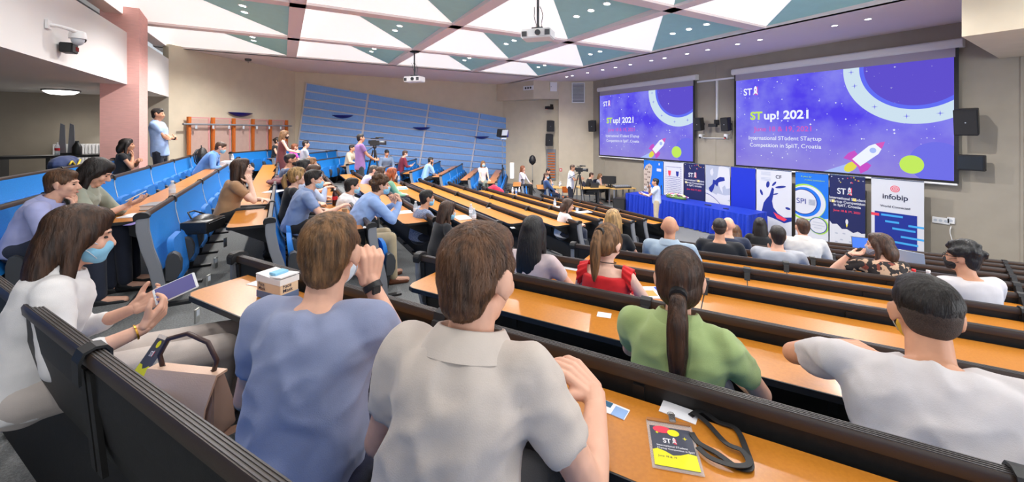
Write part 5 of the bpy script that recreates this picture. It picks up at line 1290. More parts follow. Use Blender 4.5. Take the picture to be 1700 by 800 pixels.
def patt():
    m = bpy.data.materials.new('blouse_brown_pattern'); m.use_nodes = True; nt = m.node_tree; b = nt.nodes['Principled BSDF']; b.inputs['Roughness'].default_value = .8
    tc = nt.nodes.new('ShaderNodeTexCoord'); v = nt.nodes.new('ShaderNodeTexVoronoi'); v.inputs['Scale'].default_value = 26; v.distance = 'MANHATTAN'
    r = nt.nodes.new('ShaderNodeValToRGB'); r.color_ramp.interpolation = 'CONSTANT'; e = r.color_ramp.elements
    e[0].position = 0; e[0].color = (*srgb(34, 28, 28), 1); e[1].position = .42; e[1].color = (*srgb(196, 164, 136), 1)
    x = e.new(.62); x.color = (*srgb(40, 34, 34), 1); x = e.new(.82); x.color = (*srgb(128, 62, 48), 1)
    nt.links.new(tc.outputs['Object'], v.inputs['Vector']); nt.links.new(v.outputs['Color'], r.inputs[0]); nt.links.new(r.outputs[0], b.inputs['Base Color']); return m
W15 = person('woman in a brown patterned blouse and grey mask, chin on hand', (1458, 387, 4.1), F(5), YR + R(14), 'f', lean=14, hyaw=56, hpitch=2, arms=(dict(px=(1412, 421, 4.1), to=(1440, 421, 4.05), pole=(-1, .1, -.8), pn=(.1, -.1, 1)), 'desk'), hair=('bob', 'brown'), top=('blouse_brown_pattern', (0, 0, 0), 'short', patt()), pants=NAVY, mask='grey', shw=1.15, extras=('watchL',))
W16 = person('man with dark curly hair, glasses and black mask at the right edge', (1598, 402, 3.2), F(4), YR + R(24), lean=10, hyaw=32, arms=('desk', 'desk'), hair=('curly', 'black'), top=('tshirt_white', (206, 200, 200), 'short'), pants=NAVY, mask='black', glasses=True, skin='tan')
# ---- middle block, rear rows on the left --------------------------------------
N1 = person('man in a lavender shirt at the left edge leaning his chin on his hand', (108, 281, 3.3), F(-1), YX + R(2), lean=24, hpitch=6, hyaw=-4, arms=('chin', 'desk'), hair=('short', 'midbrown'), top=('shirt_lavender', (160, 164, 206), 'long'), pants=NAVY, fold=.004, collar=True, near=True, extras=('watchL',))
N2 = person('woman with long dark hair in a sage jacket looking down at her phone', (178, 266, 3.6), F(-1), YX - R(4), 'f', lean=22, hpitch=32, hyaw=4, arms=(dict(w=Vector((-.02, .44, .76)), pole=(-.7, -.3, -.8), hd=(.1, .9, .3), pn=(.2, -.3, .9)), dict(w=Vector((.10, .44, .76)), pole=(.7, -.4, -.8), hd=(-.1, .9, .35), pn=(-.3, -.4, .9))), hair=('longfront', 'dark'), top=('jacket_sage', (150, 154, 138), 'roll'), pants=NAVY, fold=.004, collar=True, near=True)
N3 = person('woman in a black T-shirt with a dark bob sitting by the pink pillar', (211, 230, 7.5), F(-2), YX, 'f', lean=6, hyaw=4, arms=(dict(w=Vector((.12, .28, .86)), pole=(-.6, -.3, -.7), hd=(1, .3, 0), pn=(0, 0, -1)), 'chin'), hair=('bob', 'dark'), top=('top_black', (24, 24, 28), 'cap'), pants=BLK, skin='tan')
N4 = person('man standing with crossed arms in a light blue shirt beside the pink pillar', (263, 179.5, 8.0), F(-2), YX - R(6), pose='stand', lean=-4, hpitch=2, arms=('cross', 'cross'), hair=('short', 'dark'), top=('shirt_sky', (158, 184, 226), 'short'), pants=(26, 30, 46), collar=True, skin='tan', shw=1.08, fold=.003, extras=('watchR',), S=1.03)
N5 = person('man in a blue shirt and blue mask bent over the desk beside a backpack', (371, 236, 8.6), F(-1), YX, lean=34, hpitch=22, arms=('desk', 'desk'), hair=('crop', 'brown'), top=('shirt_mid_blue', (98, 144, 206), 'long'), pants=NAVY, mask='blue', collar=True, shw=1.1)
N6 = person('woman with long reddish brown hair in a tan T-shirt, hand on her cheek', (399, 263.5, 4.75), F(0), YX, 'f', lean=16, hpitch=-10, hyaw=-4, arms=('desk', 'cheek'), hair=('long', 'brown'), top=('tshirt_tan', (160, 122, 88), 'short'), pants=BLK, fold=.003, skin='pale', near=True)
N7 = person('woman with a dark bun and mask in a black top by the wooden frames', (461, 228, 13.6), F(0), YL, 'f', lean=6, hyaw=14, arms=('desk', 'desk'), hair=('bun', 'dark'), top=('top_black', (24, 24, 28), 'cap'), pants=BLK, mask='blue')
N8 = person('woman standing in a dark red sleeveless dress with long hair and black mask', (474, 216.5, 11.2), F(1), YX, 'f', pose='stand', lean=6, hpitch=10, arms=('hold', 'hold'), hair=('longfront', 'lightbrown'), top=('dress_dark_red', (92, 40, 42), 'none'), skirt=True, pants=(92, 40, 42), mask='black', skin='pale')
N9 = person('person with reddish hair in a magenta top behind the standing woman in dark red', (491, 238.5, 12.6), F(1), YX + R(20), 'f', lean=12, hpitch=14, arms=('desk', 'desk'), hair=('short', 'ginger'), top=('top_magenta', (178, 62, 150), 'short'), pants=NAVY, mask='black')
N10 = person('man in a pale grey long-sleeved top with folded arms near the slatted panel', (508, 233, 12.8), F(1), YX, lean=6, arms=('cross', 'cross'), hair=('short', 'dark'), top=('top_pale_grey', (186, 192, 204), 'long'), pants=NAVY, shw=1.15)
N11 = person('man with glasses and a short dark haircut in a denim vest', (483, 254.5, 7.3), F(1), YX, lean=10, hyaw=-3, arms=('desk', 'desk'), hair=('fade', 'dark'), top=('vest_denim', (74, 88, 116), 'short'), pants=NAVY, glasses=True, mask='black', skin='tan')
N12 = person('woman with straight black hair, in front of the man with glasses', (506, 264, 6.7), F(1), YX, 'f', lean=12, hyaw=-12, arms=('desk', 'desk'), hair=('long', 'black'), top=('top_grey_blue', (96, 104, 124), 'short'), pants=NAVY)
N13 = person('woman with light brown hair partly hidden in the second row of heads', (517, 261, 7.5), F(1), YX, 'f', lean=10, hyaw=-6, arms=('desk', 'desk'), hair=('bob', 'lightbrown'), top=('top_cream', (206, 196, 180), 'short'), pants=NAVY)
N14 = person('man with wavy brown hair and blue mask behind the man in the grey-blue shirt', (524, 273, 5.9), F(1), YX, lean=20, hpitch=8, hyaw=-4, arms=('desk', dict(px=(540, 312, 5.9), to=(556, 308, 6.0), pole=(.8, -.4, -.8), pn=(0, 0, -1))), hair=('short', 'brown'), top=('shirt_pale_blue', (176, 190, 218), 'long'), pants=NAVY, mask='blue')
N15 = person('blonde woman with a ponytail in a black jacket, profile to the right', (494, 277.5, 5.35), F(1), YX, 'f', lean=10, hpitch=0, arms=('desk', 'desk'), hair=('ponytail', 'blonde', .03, .22), top=('jacket_black', (26, 27, 32), 'long'), pants=BLK, near=True, extras=('earrings',), skin='pale')
N16 = person('man in a grey-blue short-sleeved shirt and mask with his forearm on the desk', (523, 281.5, 4.9), F(1), YX, lean=22, hpitch=4, hyaw=-8, arms=('desk', dict(px=(562, 345, 4.85), to=(580, 336, 4.95), pole=(1, -.3, -.8), pn=(0, 0, -1))), hair=('short', 'dark'), top=('shirt_grey_blue', (124, 142, 178), 'short'), pants=BLK, mask='blue', near=True, fold=.005, collar=True, shw=1.12)
N17 = person('man with dark hair in a white shirt, blue mask and black lanyard', (586, 295, 5.8), F(2), YX, lean=16, hpitch=4, arms=(dict(px=(612, 324, 6.0), to=(624, 324, 6.05), pole=(-1, -.3, -.8), pn=(0, 0, -1)), 'lap'), hair=('short', 'dark'), top=('shirt_bright_white', (224, 222, 224), 'long'), pants=BLK, mask='blue', extras=('lanyard',), near=True, fold=.004, collar=True)
N18 = person('man with curly brown hair, light blue shirt and khaki trousers on the aisle seat', (632, 291.5, 4.85), F(2), YX, lean=30, hpitch=0, arms=(dict(px=(654, 338, 5.05), to=(656, 320, 5.05), pole=(-.6, .3, -1), pn=(.4, -.9, 0)), dict(px=(664, 335, 4.85), to=(660, 318, 4.85), pole=(.4, .4, -1), pn=(-.3, -1, 0))), hair=('curly', 'midbrown'), top=('shirt_light_blue', (144, 172, 220), 'long'), pants=KH, mask='blue', near=True, fold=.005, collar=True, curls=(1.3, 1.3), extras=('brownshoes', 'lanyard'))
N19 = person('man in a lavender shirt with grey-brown hair behind the woman in yellow', (622, 274, 9.5), F(3), YX, lean=26, hpitch=10, arms=('desk', 'desk'), hair=('crop', 'grey'), top=('shirt_lavender_pale', (176, 180, 222), 'long'), pants=NAVY)
N20 = person('woman in a yellow top with brown hair and blue mask', (634, 276.5, 8.8), F(3), YX, 'f', lean=14, hpitch=6, arms=('desk', 'desk'), hair=('bob', 'brown'), top=('top_yellow', (224, 196, 92), 'short'), pants=NAVY, mask='blue')
N21 = person('red-haired woman in a mint green jacket', (652, 278, 8.1), F(3), YX, 'f', lean=12, hyaw=8, hpitch=4, arms=('desk', 'desk'), hair=('bob', 'red'), top=('jacket_mint', (124, 178, 148), 'long'), pants=NAVY, skin='pale')
N22 = person('man with black hair and blue mask in a speckled grey-blue shirt', (710, 315, 5.8), F(3), YX, lean=12, hpitch=4, arms=('desk', 'desk'), hair=('short', 'black'), top=('shirt_speckled', (118, 134, 164), 'short', mat('speckled_shirt', srgb(150, 162, 186), .8, col2=srgb(88, 104, 140), nscale=70)), pants=NAVY, mask='blue', near=True, skin='tan')
N23 = person('woman with very long dark hair in a black T-shirt at the end of the row', (746, 334, 5.15), F(3), YX, 'f', lean=14, hpitch=10, arms=('desk', dict(w=Vector((.16, .24, .52)), pole=(.8, -.6, -.2), hd=(-.1, 1, -.3), pn=(0, 0, -1))), hair=('longfront', 'brown'), top=('tshirt_black_f', (24, 25, 30), 'short'), pants=(52, 62, 96), mask='blue', near=True)
# ---- left block, far side -------------------------------------------------------
L1 = person('man in a beige shirt behind the standing man in purple', (584.5, 240.5, 14.2), F(2), YL, lean=12, arms=('desk', 'desk'), hair=('short', 'black'), top=('shirt_beige', (196, 184, 164), 'long'), pants=NAVY, skin='tan')
L2 = person('man standing in a purple T-shirt operating the tripod camera', (599, 221.5, 11.2), F(3), YX + R(4), pose='stand', lean=0, arms=('down', dict(w=Vector((.12, .36, 1.16)), pole=(.5, -.9, -.5), hd=(-.1, 1, .1), pn=(-.8, 0, -.4))), hair=('short', 'dark'), top=('tshirt_purple', (140, 104, 158), 'short'), pants=(52, 56, 60), S=1.04, skin='tan')
L3 = person('man in a grey blazer looking down in front of the slatted panel', (643, 249, 14.6), F(3), YL - R(50), lean=12, hpitch=24, arms=('lap', 'lap'), hair=('short', 'black'), top=('blazer_grey_blue', (104, 122, 148), 'long'), pants=NAVY, skin='tan')
L4 = person('man in a burgundy shirt and white mask holding a phone', (674, 250, 15.3), F(4), YX, lean=14, hpitch=16, arms=('phone', 'phone'), hair=('short', 'brown'), top=('shirt_burgundy', (116, 28, 52), 'long'), pants=NAVY, mask='white')
L5 = person('bearded man in a light blue shirt with his hand at his mouth', (716, 261, 14.8), F(5), YX - R(5), lean=20, hpitch=8, arms=('desk', 'chin'), hair=('beard', 'dark'), top=('shirt_light_sky', (150, 188, 226), 'long'), pants=BLK, skin='tan')
L6 = person('woman with long wavy blonde hair, blue mask and white top facing the camera', (802, 267, 15.8), F(7), YL - R(62), 'f', lean=6, arms=('lap', 'lap'), hair=('wavy', 'lightbrown'), top=('top_white', (226, 222, 222), 'short'), skirt=False, pants=(120, 128, 116), mask='blue')
L7 = person('woman in a white blouse and black trousers with a hand on her face', (868, 275, 16.9), F(9), YL - R(20), 'f', lean=4, arms=('lap', 'chin'), hair=('long', 'ginger'), top=('blouse_pearl', (214, 210, 220), 'long'), pants=BLK)
L8 = person('man in a navy blue shirt and blue mask sitting turned sideways', (907, 287, 15.8), F(10), YL, lean=-4, hyaw=-10, arms=('lap', 'lap'), hair=('short', 'brown'), top=('shirt_steel_blue', (44, 74, 122), 'long'), pants=(24, 32, 56), mask='blue', shw=1.15)
L9 = person('man in a black T-shirt looking down behind the man in the navy shirt', (911.5, 280, 17.6), 0.0, YL - R(30), lean=14, hpitch=20, arms=('desk', 'desk'), hair=('short', 'black'), top=('tshirt_black', (22, 24, 30), 'short'), pants=BLK, seat=.5)
L10 = person('cameraman in a white short-sleeved shirt standing behind a tripod camera', (951, 273.5, 15.6), 0.0, -R(140), pose='stand', lean=6, hpitch=4, arms=('down', dict(w=Vector((.06, .40, 1.28)), pole=(.7, -.5, -.5), hd=(-.1, 1, .1), pn=(-.8, 0, -.4))), hair=('short', 'brown'), top=('shirt_cool_white', (222, 224, 232), 'short'), pants=(26, 30, 48), collar=True, S=1.03, skin='tan')
L11 = person('man in a black T-shirt working at a laptop on the side desk', (983, 286.5, 17.2), 0.0, -R(118), lean=16, hpitch=14, arms=('desk', 'desk'), hair=('short', 'brown'), top=('tshirt_black', (22, 24, 30), 'short'), pants=(70, 72, 76), seat=.47)
L12 = person('woman with black mask and headphones behind the monitors', (996.5, 288, 17.9), 0.0, YX - R(70), 'f', lean=6, arms=('desk', 'cheek'), hair=('bob', 'lightbrown'), top=('top_light_grey', (176, 178, 186), 'short'), pants=BLK, mask='black', extras=('headphones',), seat=.47)
L13 = person('presenter with a microphone in a pale blue shirt and beige trousers', (1088, 296, 12.6), 0.0, R(38), pose='stand', lean=2, hpitch=0, hyaw=-4, arms=(dict(w=Vector((-.02, .40, 1.10)), pole=(-.8, -.5, -.4), hd=(.1, 1, .1), pn=(.3, 0, .9)), dict(w=Vector((.05, .22, 1.30)), pole=(.8, -.2, -.7), hd=(-.3, .3, .9), pn=(-.6, -.5, 0))), hair=('short', 'black'), top=('shirt_pale_ice', (196, 206, 226), 'short'), pants=(196, 180, 150), collar=True, skin='tan', curls=(.6, 1.2))
L14 = person('woman with reddish brown hair in a white top alone in the front rows', (945, 330, 7.5), F(6), YX - R(20), 'f', lean=14, hpitch=10, hyaw=-20, arms=('desk', 'desk'), hair=('bob', 'brown'), top=('top_white', (226, 222, 222), 'short'), pants=NAVY)
# ================================================================== things people hold, wear or left on the desks
M_BOT = mat('clear_bottle_plastic', srgb(214, 224, 232), .12, alpha=.45); M_WATER = mat('bottle_label_white', srgb(226, 230, 238), .5)
CAPS = {'white': M_WPLAST, 'red': mat('red_cap', srgb(214, 40, 44), .5), 'blue': mat('blue_cap', srgb(60, 120, 200), .5)}
def bottle(loc, label, cap='white', h=.215, liquid=None, group=None, lab=M_WATER):
    t = thing('drink_bottle', label, 'bottle', loc, group, rz=0); s = h / .215
    MB().lathe((0, 0, 0), [(.028, 0), (.032, .006), (.032, .06), (.029, .085), (.032, .11), (.031, .15), (.024, .172), (.013, .19), (.0125, .198)] if s == 1 else [(r * s if r > .02 else r, z * s) for r, z in [(.028, 0), (.032, .006), (.032, .06), (.029, .085), (.032, .11), (.031, .15), (.024, .172), (.013, .19), (.0125, .198)]], 16).build('plastic_body', liquid or M_BOT, t, smooth=True)
    MB().cyl((0, 0, .197 * s), (0, 0, .215 * s), .0155, n=14).build('cap', CAPS[cap], t, smooth=True)
    MB().lathe((0, 0, .075 * s), [(.0325 * s, 0), (.0328 * s, .045 * s)], 16).build('paper_label', lab, t, smooth=True)
    return t
def sheet(loc, rz, w, d, label, cat='paper', m=M_PAPER, name='paper_sheet', th=.0015, extra=None):
    t = thing(name, label, cat, loc, None, rz=rz)
    MB().box((0, 0, th / 2), (w, d, th)).build('sheet', m, t)
    if extra:
        for x, y, ww, dd, mm in extra: MB().box((x, y, th + .0004), (ww, dd, .0006)).build('print', mm, t)
    return t
def zc(k): return CZ - (.83 + .15 * (k - 1) if k > 0 else .70) - .088 + .0065      # desk surfaces, middle block
def zr(k): return CZ - (.78 + .154 * (k - 1)) - .088 + .0065                          # desk surfaces, side blocks
def phone(c, rot, label, screen=(90, 96, 150), bright=.4):
    t = bpy.data.objects.new('smartphone', None); COL.objects.link(t); t.location = c; t.rotation_euler = rot; OFF[t.name] = Vector((0, 0, 0)); tag(t, label, 'phone')
    MB().box((0, 0, 0), (.074, .150, .009)).build('case', M_WPLAST, t, bevel=.003); MB().box((0, 0, .005), (.066, .132, .001)).build('screen', mat('phone_screen_%d' % screen[0], srgb(*screen), .15, emit=srgb(*screen), estr=bright), t)
    MB().cyl((0, -.0705, .0045), (0, -.0705, .0055), .004, n=10).build('home_button', M_LGREY, t)
    return t
# foreground desk: name badge, lanyard, cards
BR = math.atan2(DB.y, DB.x)
p = on_z(1116, 735, zr(1))
t = thing('name_badge', 'clear badge sleeve with a grey and yellow event card on the nearest desk', 'badge', p, rz=BR + R(180 + 16))
M_SLV = mat('clear_badge_sleeve', srgb(220, 214, 210), .15, alpha=.35)
MB().box((0, -.012, .002), (.125, .178, .003)).build('plastic_sleeve', M_SLV, t, bevel=.001)
bf = Frame(p, (math.cos(BR + R(196)), math.sin(BR + R(196)), 0), (-math.sin(BR + R(196)), math.cos(BR + R(196)), 0))
bf2 = Frame((-.055, -.092, .0042), (1, 0, 0), (0, 1, 0)); card = MB(); card.box((0, -.02, .0037), (.11, .144, .0008)); co = card.build('event_card', mat('card_slate', srgb(62, 66, 82), .5), t)
YC = mat('card_yellow', srgb(232, 222, 20), .5)
decal('yellow_wave', bf2, [[(0, 0), (.11, 0), (.11, .052), (.09, .055), (.07, .045), (.05, .040), (.03, .052), (.012, .058), (0, .052)]], YC, co, .2)
decal('red_blob', bf2, [disc(.032, .132, .024, .014, 20)], PRED, co, .2); decal('yellow_blob', bf2, [disc(.062, .124, .016, .013, 20)], YC, co, .3); decal('spark', bf2, [star(.018, .118, .006)], YC, co, .3); decal('spark', bf2, [star(.09, .108, .007)], YC, co, .3)
st_logo(bf2, .030, .082, .019, co, M_PAPER, PRED, lay=.4)
text('card_lettering', bf2, 'International STudent', .012, .068, .009, M_PAPER, co, .4, .01); text('card_lettering', bf2, 'STartup Competition in SpliT', .012, .058, .008, M_PAPER, co, .4, .01)
text('card_lettering', bf2, 'June 18 & 19', .012, .030, .009, PINK_T, co, .4)
MB().box((0, .077, .004), (.12, .012, .004)).build('closing_strip', mat('translucent_brown', srgb(170, 112, 60), .3), t)
MB().box((.012, .088, .008), (.018, .03, .012)).build('metal_clip', M_CHROME, t, bevel=.002)
MB().tube([(.012 + .010 * math.cos(a), .106 + .010 * math.sin(a), .008) for a in [2 * math.pi * q / 12 for q in range(13)]], .0016, 6).build('ring', M_CHROME, t, smooth='all')
def strap(name, pts, wdt, m, label, cat):
    t = thing(name, label, cat, pts[0]); mb = MB(); P_ = [Vector(q) for q in pts]; A, B = [], []
    fine = []
    for i in range(len(P_) - 1):
        p0, p1, p2, p3 = P_[max(i - 1, 0)], P_[i], P_[i + 1], P_[min(i + 2, len(P_) - 1)]
        for j in range(6):
            u = j / 6; fine.append(.5 * ((2 * p1) + (p2 - p0) * u + (2 * p0 - 5 * p1 + 4 * p2 - p3) * u * u + (3 * p1 - p0 - 3 * p2 + p3) * u ** 3))
    fine.append(P_[-1])
    rings = []
    for i, q in enumerate(fine):
        d = (fine[min(i + 1, len(fine) - 1)] - fine[max(i - 1, 0)]).normalized(); s_ = d.cross(Vector((0, 0, 1))).normalized() * wdt / 2; h = Vector((0, 0, .0012))
        rings.append([q - s_ - h, q + s_ - h, q + s_ + h, q - s_ + h])
    mb.loft(rings); mb.build('strap', m, t, smooth=True); return t
z = zr(1)
pp = [(1146, 690), (1165, 682), (1192, 700), (1222, 712), (1240, 750), (1246, 776), (1225, 776), (1190, 752), (1160, 735), (1148, 718)]
st = strap('lanyard', [on_z(a, b, z + .004 + .003 * (i % 2)) for i, (a, b) in enumerate(pp)], .016, M_BLACK, 'black lanyard strap curled on the nearest desk beside the badge', 'lanyard')
pp2 = [(1150, 684), (1172, 700), (1205, 735), (1232, 748), (1243, 770), (1215, 772), (1180, 760), (1158, 742)]
mb_src = strap('lanyard', [on_z(a, b, z + .011) for a, b in pp2], .015, M_BLACK, 'x', 'lanyard')
for ch in list(mb_src.children):                                       # second turn of the same strap
    ch.parent = st; ch.location = mb_src.location - st.location
bpy.data.objects.remove(mb_src)
p = on_z(1018, 680, z); t = sheet(p, BR + R(174), .088, .052, 'small white and pale blue business card on the nearest desk', 'card', name='business_card', th=.002, extra=((.022, -.004, .040, .044, mat('card_pale_blue', srgb(142, 176, 224), .5)), (-.026, .012, .034, .024, mat('card_petrol', srgb(40, 96, 130), .5))))
p = on_z(1127, 684, z); sheet(p, BR + R(176), .105, .06, 'blank white card under the badge clip on the nearest desk', 'card', name='blank_card')
p = on_z(1003, 523, zr(2)); sheet(p, BR + R(10), .075, .06, 'small square white card on the second desk of the right block', 'card', name='blank_card')
p = on_z(946, 446, zr(3)); sheet(p, BR, .16, .05, 'white name strip on the desk beside the black-haired woman', 'card', name='name_card')
p = on_z(1386, 640, zr(1)) if 0 else None
# box of face masks
p = on_z(461, 492, zr(1)); bx = thing('mask_box', 'opened cardboard box of face masks on the nearest desk', 'box', p, rz=BR + R(184))
M_CARD = mat('beige_carton', srgb(226, 200, 168), .7); M_CBL = mat('slate_blue_carton', srgb(96, 120, 160), .6)
MB().box((0, 0, .055), (.185, .10, .11)).build('carton', M_CARD, bx, bevel=.002)
MB().box((0, 0, .020), (.188, .103, .034)).build('blue_band', M_CBL, bx)
mb = MB(); mb.box((-.04, .0, .118), (.11, .108, .006), (0, R(4), 0)); mb.build('lid_flap', M_WPLAST, bx); mb = MB(); mb.box((.055, .0, .121), (.085, .104, .006), (0, R(-5), 0)); mb.build('lid_flap', M_WPLAST, bx)
MB().box((0, 0, .10), (.19, .106, .03)).build('white_top', M_WPLAST, bx)
MB().box((.01, 0, .128), (.05, .07, .012)).build('masks', M_MASK, bx)
for sy in (-1, 1):
    fr = Frame((-.085 if sy < 0 else .085, sy * .0525, .048), (1 if sy < 0 else -1, 0, 0), (0, 0, 1)); text('box_lettering', fr, 'Face', .01, .018, .026, PINK_T, bx, .4, .01); text('box_lettering', fr, 'Mask', .01, -.003, .026, PINK_T, bx, .4, .01)
for sx in (-1, 1):
    fr = Frame((sx * .0935, .04 * sx * 1, .048), (0, -sx * 1, 0) if 0 else (0, sx * -1.0, 0), (0, 0, 1)); 
    if sx > 0: fr = Frame((.0935, -.045, .048), (0, 1, 0), (0, 0, 1))
    else: fr = Frame((-.0935, .045, .048), (0, -1, 0), (0, 0, 1))
    text('box_lettering', fr, 'Face', .008, .020, .026, PINK_T, bx, .4, .01); text('box_lettering', fr, 'Mask', .008, -.002, .026, PINK_T, bx, .4, .01)
p = on_z(430, 470, zr(1)); sheet(p, BR + R(190), .10, .08, 'small white slip of paper beside the mask box', 'paper')
# magazine beside the woman in red
p = on_z(1090, 486, zr(3)) ; sheet(p, BR + R(30), .30, .21, 'open colour magazine beside the woman in red', 'magazine', name='open_magazine', th=.006, extra=((-.075, 0, .13, .19, mat('magazine_blue', srgb(60, 90, 200), .5)), (.075, .02, .12, .10, mat('magazine_orange', srgb(226, 150, 60), .5))))
p = on_z(1060, 498, zr(3))
# handbag of the woman in the foreground
c = at(312, 655, 1.42); hb = thing('handbag', 'pale pink leather handbag with a brown handle on the seat behind the rail', 'handbag', c, rz=-R(38))
M_HB = mat('blush_leather', srgb(222, 184, 158), .45, bump=.08, bscale=220); M_HBB = mat('brown_leather', srgb(70, 48, 44), .4); M_HBS = mat('taupe_leather', srgb(150, 122, 108), .5)
rings = []
for zz, sx, sy in ((-.12, .135, .055), (-.115, .145, .06), (-.02, .14, .05), (.07, .125, .028), (.085, .12, .016)): rings.append([Vector((sx * a, sy * b, zz)) for a, b in ((-1, -.8), (-.9, -1), (.9, -1), (1, -.8), (1, .8), (.9, 1), (-.9, 1), (-1, .8))])
MB().loft(rings).build('body', M_HBS, hb, smooth=True, bevel=.004)
fl_ = MB(); pr = [(-.030, .090), (-.046, .05), (-.060, .0), (-.064, -.045), (-.060, -.046), (-.056, .0), (-.040, .05), (-.018, .088)]
pr = [(.02, .092), (-.024, .094), (-.048, .05), (-.064, -.0), (-.070, -.05), (-.066, -.05), (-.058, .0), (-.040, .048), (-.020, .086), (.02, .084)]
rings = []
for x, sc_ in ((-.138, .9), (-.12, 1), (0, 1.12), (.12, 1), (.138, .9)): rings.append([Vector((x * (1 if zz > 0 else .95), yy, zz if zz > -.02 else zz * sc_)) for yy, zz in pr])
fl_.loft(rings); fl_.build('flap', M_HB, hb, smooth=True)
MB().tube([(-.10, 0, .08), (-.115, 0, .13), (-.08, 0, .19), (0, 0, .215), (.08, 0, .19), (.115, 0, .13), (.10, 0, .08)], .008, 8).build('handle', M_HBB, hb, smooth='all')
MB().box((.01, -.073, -.045), (.028, .008, .05)).build('closure_tab', mat('tan_leather', srgb(196, 134, 92), .5), hb, bevel=.002); MB().box((.01, -.078, -.07), (.04, .008, .026)).build('buckle', M_HBB, hb, bevel=.002)
for sx in (-1, 1): MB().tube([(sx * .10 + .012 * math.cos(a), -.0, .083 + .012 * math.sin(a)) for a in [2 * math.pi * q / 10 for q in range(11)]], .003, 5).build('ring', M_HBB, hb, smooth='all')
# phones in hands
phone(at(292, 479, 1.74), (R(30), R(48), R(-62)), 'white phone held by the woman in the white blouse', (88, 84, 140), .12)
phone(at(226, 325, 3.62), (R(30), 0, R(-88)), 'dark phone held by the woman in the sage jacket', (60, 62, 70), .15)
phone(at(686, 272, 15.1), (R(40), 0, R(-90)), 'small phone held by the man in the burgundy shirt', (60, 62, 71), .15)
# badge hanging on the woman in white
c = at(248, 598, 1.52); t = thing('name_badge', 'event badge with yellow stripes lying on the lap of the woman in white', 'badge', c); bpy.data.objects[t.name]
t.rotation_euler = (R(52), R(-8), R(-62)); OFF[t.name] = Vector((0, 0, 0))
MB().box((0, 0, 0), (.125, .17, .003)).build('plastic_sleeve', M_SLV, t); b2_ = Frame((-.055, -.07, .003), (1, 0, 0), (0, 1, 0)); co = MB(); co.box((0, 0, .0022), (.11, .144, .0008)); co = co.build('event_card', MATS['card_slate'], t)
decal('yellow_wave', b2_, [[(0, 0), (.11, 0), (.11, .052), (.09, .055), (.07, .045), (.05, .040), (.03, .052), (0, .052)]], YC, co, .2); decal('yellow_blob', b2_, [disc(.05, .124, .016, .013, 20)], YC, co, .3); st_logo(b2_, .030, .082, .019, co, M_PAPER, PRED, lay=.4)
c = at(549, 690, 1.25); t = thing('programme_card', 'clear badge hanging beside the man in the blue T-shirt', 'badge', c); t.rotation_euler = (R(84), 0, R(-35)); OFF[t.name] = Vector((0, 0, 0))
MB().box((0, 0, 0), (.07, .17, .003)).build('plastic_sleeve', M_SLV, t); MB().box((0, .05, .003), (.06, .045, .001)).build('card_top', MATS['card_slate'], t); MB().box((0, -.02, .003), (.06, .10, .001)).build('card_paper', M_PAPER, t)
# bottles, cups and papers of the middle block
bottle(on_z(286, 331, zc(0)), 'clear water bottle on the desk of the row behind the near blue seats')
bottle(on_z(386, 262, zc(0)) if 0 else at(386, 262, 8.6) * 1.0, 'small water bottle before the man bent over the desk', h=.2) if 0 else None
ck = thing('book', 'thick grey closed book on the desk near the water bottle', 'book', on_z(260, 345, zc(0)), rz=R(80)); MB().box((0, 0, .022), (.24, .17, .036)).build('pages', M_PAPER, ck); MB().box((0, 0, .042), (.25, .18, .005)).build('cover', M_GREY, ck); MB().box((0, 0, .002), (.25, .18, .004)).build('cover', M_GREY, ck)
sheet(on_z(222, 358, zc(0)), R(75), .21, .15, 'white paper pile near the end of the desk behind the blue seats', th=.006)
sheet(on_z(222, 371, zc(0)), R(70), .15, .06, 'violet leaflet at the very end of the desk', 'leaflet', m=mat('violet_leaflet', srgb(120, 110, 190), .5), name='leaflet')
p = on_z(378, 277, zc(0)); bx = thing('paper_box', 'white box of papers in front of the man bent over the desk', 'box', p, rz=R(-6)); MB().box((0, 0, .06), (.2, .4, .12)).build('carton', M_WPLAST, bx, bevel=.004); MB().box((0, 0, .123), (.17, .36, .008)).build('papers', M_PAPER, bx)
bottle(on_z(386, 270, zc(0)), 'clear bottle beyond the white paper box')
sheet(on_z(455, 318, zc(1)), R(60), .28, .2, 'open white notebook on the desk beside the dark red coat', 'notebook', name='notebook', th=.008, extra=((.02, 0, .24, .012, M_WOODL),))
# folded dark red coat
c = on_z(470, 303, zc(1)); t = thing('coat', 'crumpled dark red coat lying on the desk', 'coat', c); mb = MB(); rr = random.Random(3)
for i in range(16): mb.ell(c + Vector((rr.uniform(-.14, .22), rr.uniform(-.40, .40), rr.uniform(.03, .07))), (rr.uniform(.07, .13), rr.uniform(.10, .2), rr.uniform(.03, .055)), (rr.uniform(-.3, .3), rr.uniform(-.3, .3), rr.uniform(0, 3)))
mb.ell(c + Vector((0, 0, .03)), (.2, .42, .03))
me = solid(mb, .016, 3, .5, lambda q: .014 * noise.noise(q * 9) + .008 * noise.noise(q * 25)); me.materials.append(cloth('coat_dark_red', (98, 44, 50))); me.transform(Matrix.Translation(-c)); o = bpy.data.objects.new('fabric', me); COL.objects.link(o); o.parent = t
M_COLA = mat('cola_liquid', srgb(52, 20, 16), .12); M_REDL = mat('red_label', srgb(206, 30, 44), .5)
bottle(on_z(556, 341, zc(2)), 'dark cola bottle with a red label on the desk', 'white', .24, M_COLA, lab=M_REDL)
